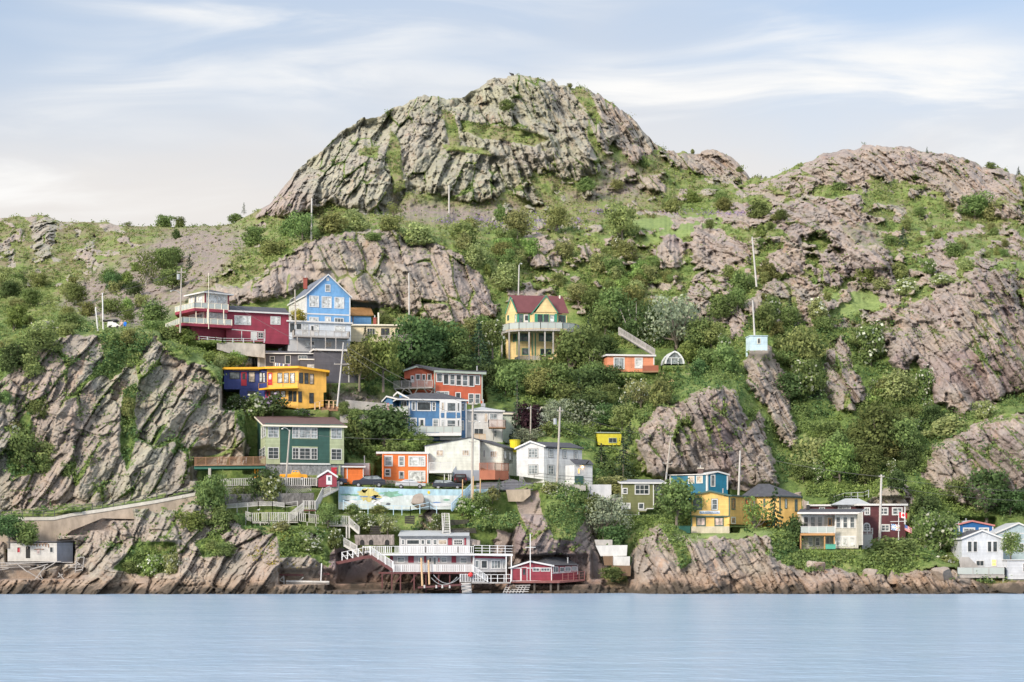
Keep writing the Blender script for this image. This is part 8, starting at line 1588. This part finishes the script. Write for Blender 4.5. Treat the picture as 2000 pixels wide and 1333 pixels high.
M([(400, 1028, 105, 72, 'wind', 'mid'), (372, 1038, 45, 60, 'shrub', 'bright'), (428, 1030, 50, 50, 'shrub', 'mid'), (503, 992, 82, 66, 'wind', 'dark'), (524, 1000, 78, 46, 'tall', 'olive', 'white'), (470, 985, 40, 40, 'shrub', 'mid'), (15, 1062, 60, 70, 'tree', 'dark', None, 303.6), (52, 1064, 52, 50, 'shrub', 'mid', None, 303.5),
   (40, 930, 95, 58, 'tall', 'mid'), (28, 868, 50, 50, 'shrub', 'pale', 'white'), (75, 830, 55, 48, 'tree', 'mid'), (60, 790, 55, 60, 'shrub', 'olive'), (92, 915, 55, 40, 'tall', 'olive'), (60, 745, 60, 35, 'tall', 'olive'), (250, 830, 60, 26, 'tall', 'olive'), (10, 790, 30, 30, 'shrub', 'mid'), (85, 925, 40, 40, 'shrub', 'mid'), (130, 930, 35, 30, 'shrub', 'mid'), (250, 680, 40, 28, 'tall', 'olive'), (395, 790, 30, 34, 'open', 'mid'),
   (337, 694, 62, 72, 'tree', 'mid', None, 349), (302, 668, 48, 52, 'shrub', 'mid', None, 351), (365, 668, 30, 40, 'shrub', 'bright', None, 348), (78, 700, 62, 72, 'tree', 'mid'), (30, 738, 70, 70, 'tree', 'dark'), (24, 650, 62, 48, 'wind', 'bright'), (92, 668, 44, 72, 'shrub', 'pale', 'white'), (130, 655, 30, 40, 'shrub', 'olive'), (405, 728, 48, 60, 'shrub', 'bright', None, 346), (440, 725, 42, 58, 'shrub', 'bright', None, 345), (455, 712, 30, 50, 'shrub', 'bright', None, 347), (380, 712, 38, 48, 'shrub', 'mid', None, 347),
   (470, 838, 66, 62, 'tree', 'dark', 'white', 336), (500, 815, 50, 56, 'shrub', 'mid', 'white', 335.5), (532, 806, 42, 60, 'shrub', 'dark', 'lilac', 336), (455, 800, 34, 40, 'shrub', 'dark', None, 337), (583, 628, 26, 36, 'shrub', 'yellow', None, 358), (592, 812, 16, 40, 'shrub', 'dark', 'lilac', 336.5),
   (701, 752, 88, 62, 'tree', 'olive', None, 347), (748, 752, 100, 72, 'tree', 'bright', None, 349), (713, 690, 56, 27, 'spruce', 'spruce', None, 361), (720, 720, 40, 40, 'shrub', 'mid', None, 352), (808, 730, 118, 92, 'tree', 'dark', None, 361), (775, 690, 50, 50, 'tree', 'mid', None, 366), (852, 718, 92, 86, 'tree', 'dark', None, 366), (888, 722, 88, 70, 'tree', 'mid', None, 367), (935, 722, 100, 62, 'spruce', 'spruce', None, 368), (917, 660, 42, 30, 'tall', 'pale', None, 378), (962, 690, 70, 40, 'tall', 'mid', 'white', 371), (838, 735, 50, 60, 'shrub', 'dark', None, 360), (776, 720, 60, 50, 'shrub', 'dark', None, 360), (905, 735, 44, 70, 'shrub', 'dark', None, 364), (750, 640, 30, 40, 'shrub', 'mid', None, 379),
   (748, 884, 96, 112, 'tree', 'dark', None, 337), (702, 892, 70, 66, 'shrub', 'mid', None, 336), (790, 888, 52, 74, 'shrub', 'bright', None, 336.5), (820, 872, 30, 50, 'shrub', 'bright', None, 337), (715, 862, 50, 50, 'shrub', 'bright', None, 338), (730, 905, 40, 60, 'shrub', 'bright', None, 335), (690, 820, 26, 34, 'shrub', 'mid', None, 338), (672, 815, 34, 20, 'tall', 'mid', None, 338), (770, 900, 45, 50, 'shrub', 'mid', None, 334.6), (690, 850, 40, 30, 'shrub', 'mid', None, 337),
   (985, 800, 96, 84, 'wind', 'mid', None, 362), (955, 770, 60, 50, 'tree', 'dark', None, 365), (1010, 862, 122, 34, 'thin_spruce', 'spruce', None, 349), (1030, 862, 78, 58, 'tree', 'purple', None, 351), (1086, 838, 66, 64, 'willow', 'grey', None, 352), (1160, 862, 90, 92, 'willow', 'grey', None, 350), (1040, 880, 50, 70, 'willow', 'grey', None, 346), (1110, 800, 60, 60, 'shrub', 'mid'), (1112, 740, 108, 116, 'wind', 'mid', None, 370), (1150, 745, 76, 66, 'birch', 'mid', None, 369), (1190, 770, 60, 66, 'tree', 'dark'), (1252, 800, 68, 60, 'willow', 'pale', 'white'), (1290, 792, 56, 50, 'shrub', 'olive'), (1218, 935, 88, 54, 'spruce', 'spruce', None, 337), (1196, 965, 40, 72, 'shrub', 'pale', None, 326), (1175, 930, 66, 50, 'spruce', 'spruce', None, 338),
   (1070, 905, 50, 60, 'shrub', 'dark', None, 345), (1110, 880, 60, 60, 'tree', 'mid', None, 345), (1075, 868, 46, 50, 'shrub', 'mid', None, 347), (1135, 905, 50, 56, 'shrub', 'dark', None, 342), (1245, 690, 116, 96, 'birch', 'dark', None, 384), (1268, 690, 100, 60, 'birch', 'dark', None, 383), (1322, 690, 128, 108, 'willow', 'grey', None, 378), (1372, 690, 72, 62, 'tree', 'mid', None, 375), (1345, 705, 40, 40, 'shrub', 'bright', None, 371), (1410, 630, 56, 54, 'tree', 'mid'), (1440, 610, 50, 40, 'tree', 'mid'), (1200, 640, 80, 70, 'tree', 'mid', None, 390), (1160, 620, 60, 50, 'tree', 'mid'), (1318, 720, 44, 46, 'spruce', 'purple', None, 369), (1295, 770, 50, 40, 'shrub', 'mid'),
   (1180, 1052, 96, 84, 'willow', 'grey', None, 313), (1160, 1010, 50, 50, 'shrub', 'mid', None, 314.5), (1200, 1075, 55, 60, 'shrub', 'dark', None, 311), (1195, 1130, 26, 50, 'shrub', 'mid', None, 307), (1322, 1030, 98, 86, 'tree', 'mid', None, 311.6), (1477, 1047, 86, 74, 'open', 'bright', None, 312), (1515, 1058, 116, 58, 'spruce', 'spruce', None, 314), (1550, 1062, 60, 50, 'shrub', 'dark', None, 313.5), (1640, 1010, 50, 60, 'shrub', 'dark', None, 333), (1535, 1070, 36, 50, 'shrub', 'mid', None, 311.5),
   (1590, 958, 108, 98, 'tree', 'pale', None, 344), (1642, 950, 90, 70, 'tree', 'bright'), (1720, 900, 118, 100, 'tree', 'mid'), (1700, 912, 84, 40, 'spruce', 'spruce'), (1765, 905, 92, 80, 'tree', 'mid'), (1566, 735, 100, 80, 'tree', 'olive'), (1578, 785, 90, 50, 'tall', 'mid', 'white'), (1599, 622, 44, 46, 'shrub', 'pale', 'white'), (1545, 640, 42, 46, 'tree', 'mid'), (1703, 720, 92, 54, 'tall', 'mid', 'white'), (1757, 795, 74, 76, 'tree', 'pale'), (1808, 788, 74, 34, 'tall', 'mid', 'white'), (1712, 800, 50, 50, 'wind', 'bright'), (1848, 855, 50, 84, 'shrub', 'pale'), (1922, 818, 40, 42, 'shrub', 'pale', 'white'), (1640, 900, 60, 60, 'shrub', 'mid'), (1770, 1085, 30, 40, 'shrub', 'pale', None, 312),
   (1748, 1122, 76, 110, 'tree', 'mid', None, 309), (1800, 1122, 50, 80, 'shrub', 'bright', None, 308.5), (1838, 1098, 102, 88, 'tree', 'mid', 'white', 314), (1850, 1122, 40, 60, 'shrub', 'olive', 'white', 308.5), (1720, 1118, 40, 50, 'shrub', 'bright', None, 308.5), (1976, 1092, 56, 40, 'tree', 'mid', 'white', 307.5), (690, 1006, 24, 34, 'shrub', 'mid', None, 313), (740, 1004, 20, 40, 'shrub', 'olive', None, 313), (905, 1002, 34, 40, 'shrub', 'bright', 'white', 313), (938, 992, 36, 40, 'shrub', 'mid', None, 313.5), (962, 978, 30, 34, 'shrub', 'pale', None, 315), (1930, 1008, 96, 92, 'tree', 'dark'), (1868, 990, 60, 50, 'tree', 'mid'), (1976, 1010, 60, 60, 'tree', 'dark'), (1810, 1010, 50, 60, 'shrub', 'dark'),
   (1010, 468, 62, 54, 'tree', 'pale'), (1088, 456, 56, 52, 'tree', 'olive'), (1216, 474, 78, 62, 'tree', 'olive'), (978, 432, 36, 28, 'shrub', 'mid'), (1205, 488, 28, 30, 'shrub', 'pale', 'white'), (590, 474, 62, 56, 'tree', 'mid'), (645, 458, 50, 66, 'shrub', 'olive'), (694, 450, 44, 60, 'shrub', 'pale'), (762, 450, 34, 50, 'shrub', 'olive'), (768, 426, 36, 34, 'open', 'olive'), (820, 476, 46, 60, 'shrub', 'pale'), (905, 476, 48, 62, 'shrub', 'olive'), (560, 462, 34, 36, 'shrub', 'mid'), (915, 450, 30, 40, 'shrub', 'pale'), (495, 480, 40, 50, 'shrub', 'mid'), (530, 500, 36, 50, 'shrub', 'olive'), (500, 460, 20, 40, 'shrub', 'mid'), (730, 470, 20, 40, 'shrub', 'mid'),
   (1145, 374, 30, 42, 'shrub', 'mid'), (1312, 415, 34, 40, 'shrub', 'olive'), (1352, 396, 28, 40, 'shrub', 'bright'), (1482, 428, 40, 54, 'shrub', 'mid'), (1415, 412, 28, 38, 'shrub', 'olive'), (1258, 328, 26, 20, 'shrub', 'mid'), (990, 216, 24, 34, 'shrub', 'mid'), (1205, 370, 22, 30, 'shrub', 'pale'), (1905, 430, 56, 62, 'tree', 'mid'), (1940, 432, 40, 40, 'shrub', 'pale'), (1640, 372, 18, 40, 'shrub', 'mid'),
   (930, 530, 56, 46, 'tree', 'pale'), (982, 515, 46, 44, 'tree', 'olive'), (992, 572, 60, 54, 'tree', 'pale'), (1200, 545, 46, 44, 'tree', 'mid'), (1225, 520, 50, 46, 'tree', 'olive'), (1130, 600, 50, 50, 'tree', 'pale'), (1090, 560, 30, 34, 'shrub', 'olive'), (1765, 482, 42, 32, 'spruce', 'spruce'), (1738, 480, 24, 30, 'shrub', 'mid'), (1690, 565, 44, 44, 'tree', 'bright'), (1722, 566, 28, 36, 'shrub', 'pale'), (1755, 545, 36, 44, 'shrub', 'olive'), (1815, 535, 34, 30, 'shrub', 'mid', 'white'), (1862, 502, 34, 38, 'shrub', 'mid'), (1890, 525, 24, 38, 'shrub', 'pale'), (1770, 575, 34, 56, 'shrub', 'pale', 'white'), (1840, 555, 24, 50, 'shrub', 'pale', 'white'), (1500, 548, 44, 50, 'shrub', 'olive'), (1450, 575, 50, 56, 'shrub', 'mid'), (1520, 430, 18, 30, 'shrub', 'olive'),
   (283, 562, 84, 46, 'birch', 'mid'), (318, 540, 60, 46, 'tree', 'mid'), (340, 520, 40, 40, 'tree', 'mid'), (370, 528, 34, 28, 'spruce', 'spruce'), (335, 570, 50, 60, 'tree', 'mid'), (222, 572, 42, 38, 'tree', 'dark'), (150, 598, 46, 42, 'tree', 'mid'), (136, 650, 40, 58, 'tree', 'mid'), (262, 582, 34, 38, 'tree', 'dark'), (320, 444, 28, 38, 'shrub', 'mid'), (351, 444, 24, 24, 'shrub', 'mid'), (345, 466, 20, 20, 'shrub', 'dark'), (476, 416, 22, 13, 'thin_spruce', 'spruce'), (460, 434, 18, 36, 'shrub', 'mid'), (250, 444, 14, 22, 'open', 'mid'), (300, 640, 54, 58, 'tree', 'mid'), (250, 632, 34, 28, 'tree', 'mid'), (215, 620, 40, 50, 'tree', 'mid'), (60, 600, 40, 44, 'tree', 'mid'), (18, 590, 44, 40, 'tree', 'dark'), (275, 600, 30, 34, 'shrub', 'pale'), (35, 560, 30, 40, 'shrub', 'mid'),
   (1113, 170, 9, 12, 'shrub', 'olive'), (1353, 300, 10, 9, 'shrub', 'olive'), (1811, 300, 15, 8, 'spruce', 'spruce'), (1935, 330, 16, 22, 'shrub', 'mid'), (1990, 341, 18, 12, 'spruce', 'spruce'), (1889, 318, 8, 12, 'shrub', 'mid'), (1487, 350, 10, 7, 'spruce', 'spruce'), (1445, 336, 12, 16, 'shrub', 'mid'),
   (757, 1046, 42, 44, 'tree', 'pale', 'white', 309.5), (700, 1030, 34, 40, 'shrub', 'mid', 'white', 310), (722, 1038, 30, 40, 'shrub', 'mid', 'white', 309.8), (640, 1030, 50, 44, 'tree', 'mid', None, 309.5), (654, 1070, 40, 34, 'shrub', 'mid', 'white', 306), (855, 1040, 40, 26, 'tall', 'mid', 'white', 311.5), (975, 962, 30, 24, 'thin_spruce', 'spruce', None, 316), (930, 1010, 34, 40, 'shrub', 'bright', 'white'), (1075, 965, 28, 40, 'shrub', 'pale', 'white'), (545, 1040, 26, 44, 'shrub', 'pale', 'white'), (300, 1125, 44, 50, 'shrub', 'bright', 'white'), (255, 1120, 26, 40, 'shrub', 'mid'), (335, 1122, 46, 34, 'shrub', 'pale', 'white'), (440, 1085, 30, 44, 'shrub', 'mid'), (418, 1075, 24, 34, 'shrub', 'olive'), (610, 1080, 30, 50, 'shrub', 'mid', 'white')])
def in_pts(x, y, poly): return bool(in_poly(np.array([x], float), np.array([y], float), poly)[0] > 0)
HOUSE_BOX = [(a[0], a[1], a[2], a[3]) for a in DEPTH_OPS]
def zone(poly, n, kinds, h0, h1, seed, off=1.0):
    rg = random.Random(seed); k = 0; tries = 0; x0, x1, y0, y1 = poly[:, 0].min(), poly[:, 0].max(), poly[:, 1].min(), poly[:, 1].max()
    while k < n and tries < n * 40:
        tries += 1; x = rg.uniform(x0, x1); y = rg.uniform(y0, y1)
        if not in_pts(x, y, poly): continue
        h = rg.uniform(h0, h1); kd, lf, bl = rg.choice(kinds); w = h * rg.uniform(.8, 1.15) * {'spruce': .55, 'tall': .6}.get(kd, 1)
        if G['rock'][min(G['NR'] - 1, int((1186 - y + h * .45) / (1186 - G['ph'][int((x - G['xs'][0]) / G['step'])]) * G['NR'])), int((x - G['xs'][0]) / G['step'])] > .5: continue
        if any(x + w / 2 > a and x - w / 2 < b and y > c_ and y - h < d - 2 and y > d - 20 for a, b, c_, d in HOUSE_BOX): continue
        if any(x > a - 4 and x < b + 4 and y > c_ - 2 and y < d for a, b, c_, d in HOUSE_BOX): continue
        plant(x, y, h, w, kd, lf, bl); k += 1
T = [('tree', 'mid', None), ('tree', 'dark', None), ('tree', 'mid', None), ('wind', 'mid', None), ('shrub', 'mid', None), ('tree', 'olive', None), ('spruce', 'spruce', None), ('tall', 'mid', 'white'), ('shrub', 'dark', None)]
S_ = [('shrub', 'mid', None), ('shrub', 'olive', None), ('shrub', 'pale', None), ('shrub', 'bright', None), ('tree', 'mid', None), ('tree', 'olive', None), ('tree', 'pale', None)]
zone(pl(1000, 640, 1120, 610, 1460, 630, 1460, 720, 1360, 755, 1240, 800, 1235, 920, 1160, 900, 1110, 830, 960, 760), 34, T, 40, 74, 1)
zone(pl(1475, 620, 1720, 640, 1730, 760, 1800, 860, 1790, 930, 1540, 950, 1540, 860, 1500, 740), 34, T, 34, 66, 2)
zone(pl(900, 480, 1030, 480, 1280, 520, 1280, 610, 1100, 620, 980, 640, 950, 540), 26, S_, 24, 46, 3)
zone(pl(0, 540, 200, 560, 320, 500, 390, 540, 330, 640, 160, 640, 0, 700), 20, S_, 20, 40, 4)
zone(pl(1300, 400, 1480, 390, 1700, 400, 1980, 440, 1980, 520, 1720, 580, 1500, 600, 1300, 560), 30, S_, 12, 28, 5)
zone(pl(1750, 700, 1990, 790, 1800, 860, 1760, 960, 1900, 1010, 1780, 1000, 1560, 960, 1700, 850), 14, T, 26, 50, 6)
zone(pl(620, 600, 960, 640, 960, 740, 720, 730), 10, T, 34, 60, 7)
zone(pl(380, 640, 520, 680, 540, 780, 450, 740, 380, 700), 5, S_, 18, 30, 8)
# ---------------------------------------------------------------- low growth nobody could count
def scatter(name, want, per, size, spread, up, material_key, label_kind, seed, dens, bloom=0):
    rng = np.random.default_rng(seed); px, py, Yg = G['px'], G['py'], G['Y']; w = dens.copy(); w[:4] = 0; w[py > 1140] = 0; w /= w.sum(); k = rng.choice(w.size, want, p=w.ravel())
    pxs = px.ravel()[k] + rng.normal(size=want) * .7; ys = Yg.ravel()[k]; pys = py.ravel()[k]; c = np.stack([(pxs - 1000) * ys / F, ys, CH + (HZ - pys) * ys / F], 1)
    sc_ = (.5 + rng.random(want) ** 2 * 1.3); q = np.repeat(c, per, 0); ss = np.repeat(sc_, per); d = rng.normal(size=(want * per, 3)); d[:, 2] = np.abs(d[:, 2]) * up; q = q + d * (spread * ss)[:, None] * .5; d /= np.linalg.norm(d, axis=1)[:, None]
    me = quads_mesh(name, q, size, d, .8, rng=rng, material=LM[material_key]); o = bpy.data.objects.new(name, me); C.objects.link(o); o['kind'] = 'stuff'; return o
inbox = np.zeros(G['px'].shape, bool)
for a, b, c_, d in HOUSE_BOX: inbox |= (G['px'] > a - 6) & (G['px'] < b + 6) & (G['py'] > c_ - 3) & (G['py'] < d + 5)
soilm = np.clip(1 - G['rock'] * 1.15, 0, 1) * (1 - .85 * np.clip(G['scree'], 0, 1)) * (~inbox); nz = fbm(G['px'] / 30, G['py'] / 16, 900, 4); nz2 = fbm(G['px'] / 70, G['py'] / 40, 905, 3); gx, gy = G['px'], G['py']
lowz = 1.0 + 1.2 * ((gy > 640) & (gx > 960)) + .8 * ((gy > 700)) ; notmead = 1 - .9 * G['meadow']
scatter('undergrowth', 9500, 14, .34, .9, .9, 'mid', '', 21, soilm * sst(.42, .6, nz) * lowz * notmead)
scatter('undergrowth', 4500, 14, .34, .8, .8, 'olive', '', 22, soilm * sst(.45, .62, 1 - nz) * (gy < 700) * notmead)
scatter('undergrowth', 5000, 14, .32, .8, .8, 'bright', '', 23, soilm * sst(.48, .64, nz2) * lowz * notmead)
scatter('undergrowth', 2600, 14, .36, 1.0, 1.0, 'dark', '', 24, soilm * sst(.5, .62, 1 - nz2) * ((gy > 600)) * notmead)
scatter('undergrowth', 2200, 12, .32, .8, .8, 'pale', '', 25, soilm * sst(.5, .62, nz) * (gy < 620) * notmead)
scatter('crevice_plants', 1800, 10, .26, .5, .5, 'mid', '', 26, G['rock'] * sst(.56, .66, nz) * (gy < 1090) * (~inbox) * .3 + .0001)
vi = np.zeros_like(gx)
for (cx, cy, rx, ry) in ((1050, 440, 30, 12), (1400, 418, 60, 3), (1130, 435, 16, 6), (930, 430, 16, 5), (870, 433, 14, 4), (960, 440, 24, 7), (1170, 415, 30, 4)): vi += np.exp(-((gx - cx) / rx) ** 2 - ((gy - cy) / ry) ** 2)
scatter('lupins', 420, 5, .3, .5, 1.2, 'lupin', '', 27, vi + 1e-9)
vw = np.zeros_like(gx)
for (cx, cy, rx, ry) in ((540, 1025, 26, 8), (610, 1055, 20, 12), (700, 1020, 30, 14), (950, 1010, 20, 10), (1090, 965, 20, 12), (330, 1105, 20, 16), (300, 1100, 14, 12), (1310, 1055, 30, 6), (860, 1030, 14, 14)): vw += np.exp(-((gx - cx) / rx) ** 2 - ((gy - cy) / ry) ** 2)
scatter('cow_parsley', 260, 7, .24, .6, 1.2, 'white', '', 28, vw + 1e-9)
vy = np.zeros_like(gx)
for (cx, cy, rx, ry) in ((520, 1070, 14, 10), (500, 1085, 10, 8), (540, 1100, 16, 8), (580, 1110, 12, 5), (560, 1050, 14, 12)): vy += np.exp(-((gx - cx) / rx) ** 2 - ((gy - cy) / ry) ** 2)
scatter('yellow_flowers', 90, 6, .22, .5, .9, 'yellow', '', 29, vy + 1e-9)
# ---------------------------------------------------------------- plant labels: what each one looks like and which landmark it stands by
MARKS = [('the derelict shack', 78, 1078), ('the road wall', 200, 1010), ('the cannon', 215, 630), ('the dark red house', 450, 640), ('the tall blue house', 625, 590), ('the charcoal grey house', 600, 715), ('the yellow and blue house', 535, 760), ('the dark green house', 580, 860), ('the timber deck', 430, 905), ('the orange house', 785, 912), ('the long cream house', 900, 900), ('the mid blue house', 835, 815), ('the terracotta house', 880, 750), ('the cream bungalow', 745, 660),
         ('the pale grey house', 950, 830), ('the pale yellow stilt house', 1045, 640), ('the salmon bungalow', 1235, 708), ('the arched greenhouse', 1317, 700), ('the white lit porch house', 1080, 900), ('the lemon yellow shed', 1188, 856), ('the pale blue shed', 1482, 670), ('the olive green house', 1250, 972), ('the teal house', 1375, 945), ('the mustard yellow house', 1400, 1000), ('the sandy grey house', 1620, 1035), ('the maroon house', 1700, 1015),
         ('the cobalt blue house', 1905, 1040), ('the white gabled house', 1920, 1085), ('the wharf house', 830, 1080), ('the red wharf house', 1065, 1110), ('the mural wall', 780, 975), ('the mountain foot', 760, 430), ('the mountain top', 1040, 160), ('the round right hill', 1740, 300), ('the brown cliff face', 760, 540), ('the pink cliff', 1380, 850), ('the big right cliff', 1850, 680), ('the tall tilted pole', 1473, 500), ('the grey left bluff', 250, 800), ('the left ridge', 200, 450),
         ('the upper meadow', 1280, 440), ('the white landing rail', 550, 1020), ('the rock spur', 1490, 740), ('the leaning rock slab', 1650, 740), ('the lower right cliff', 1920, 900), ('the upper right slabs', 1620, 440), ('the scree slope', 330, 510), ('the cove outfall', 1200, 1090)]
def rel(px, py):
    n, mx, my = min(MARKS, key=lambda m: (m[1] - px) ** 2 + (m[2] - py) ** 2 * 1.3); dx, dy = px - mx, py - my; d = math.hypot(dx, dy)
    w = ('right of' if dx > 0 else 'left of') if abs(dx) > abs(dy) * 1.9 else ('below' if dy > 0 else 'above') if abs(dy) > abs(dx) * 1.9 else ('below right of' if dx > 0 and dy > 0 else 'below left of' if dy > 0 else 'above right of' if dx > 0 else 'above left of')
    return ('close ' if d < 34 else '') + w + ' ' + n
by = {}
for r in ALLP:
    t, px, py, h, w, adj, look, bloom, cat, lab = r
    s = 'small' if h < 26 else 'large' if h > 72 else ''
    base = ' '.join(x for x in (s, look, adj, cat) if x) + (' with white blossom' if bloom == 'white' else ' with lilac blossom' if bloom == 'lilac' else '') + ' ' + rel(px, py); by.setdefault(base, []).append(r)
ORD = ['', 'second', 'third', 'fourth', 'fifth', 'sixth', 'seventh', 'eighth']
for base, rs in by.items():
    rs.sort(key=lambda r: r[1]); n = len(rs)
    for i, r in enumerate(rs):
        l = base if n == 1 else (('left of two: ' if i == 0 else 'right of two: ') if n == 2 else 'leftmost: ' if i == 0 else 'rightmost: ' if i == n - 1 else ORD[min(i, 7)] + ' from left: ') + base
        ws = l.split()
        if len(ws) > 16: l = ' '.join(l.replace(' with white blossom', ' in blossom').replace('yellowish ', '').replace(' and ', ' ', 0).split()[:16])
        r[0]['label'] = l; r[0]['group'] = {'tree': 'trees on the hillside', 'shrub': 'shrubs on the hillside', 'spruce': 'spruces on the hillside'}[r[8]]
print('plants', len(ALLP))
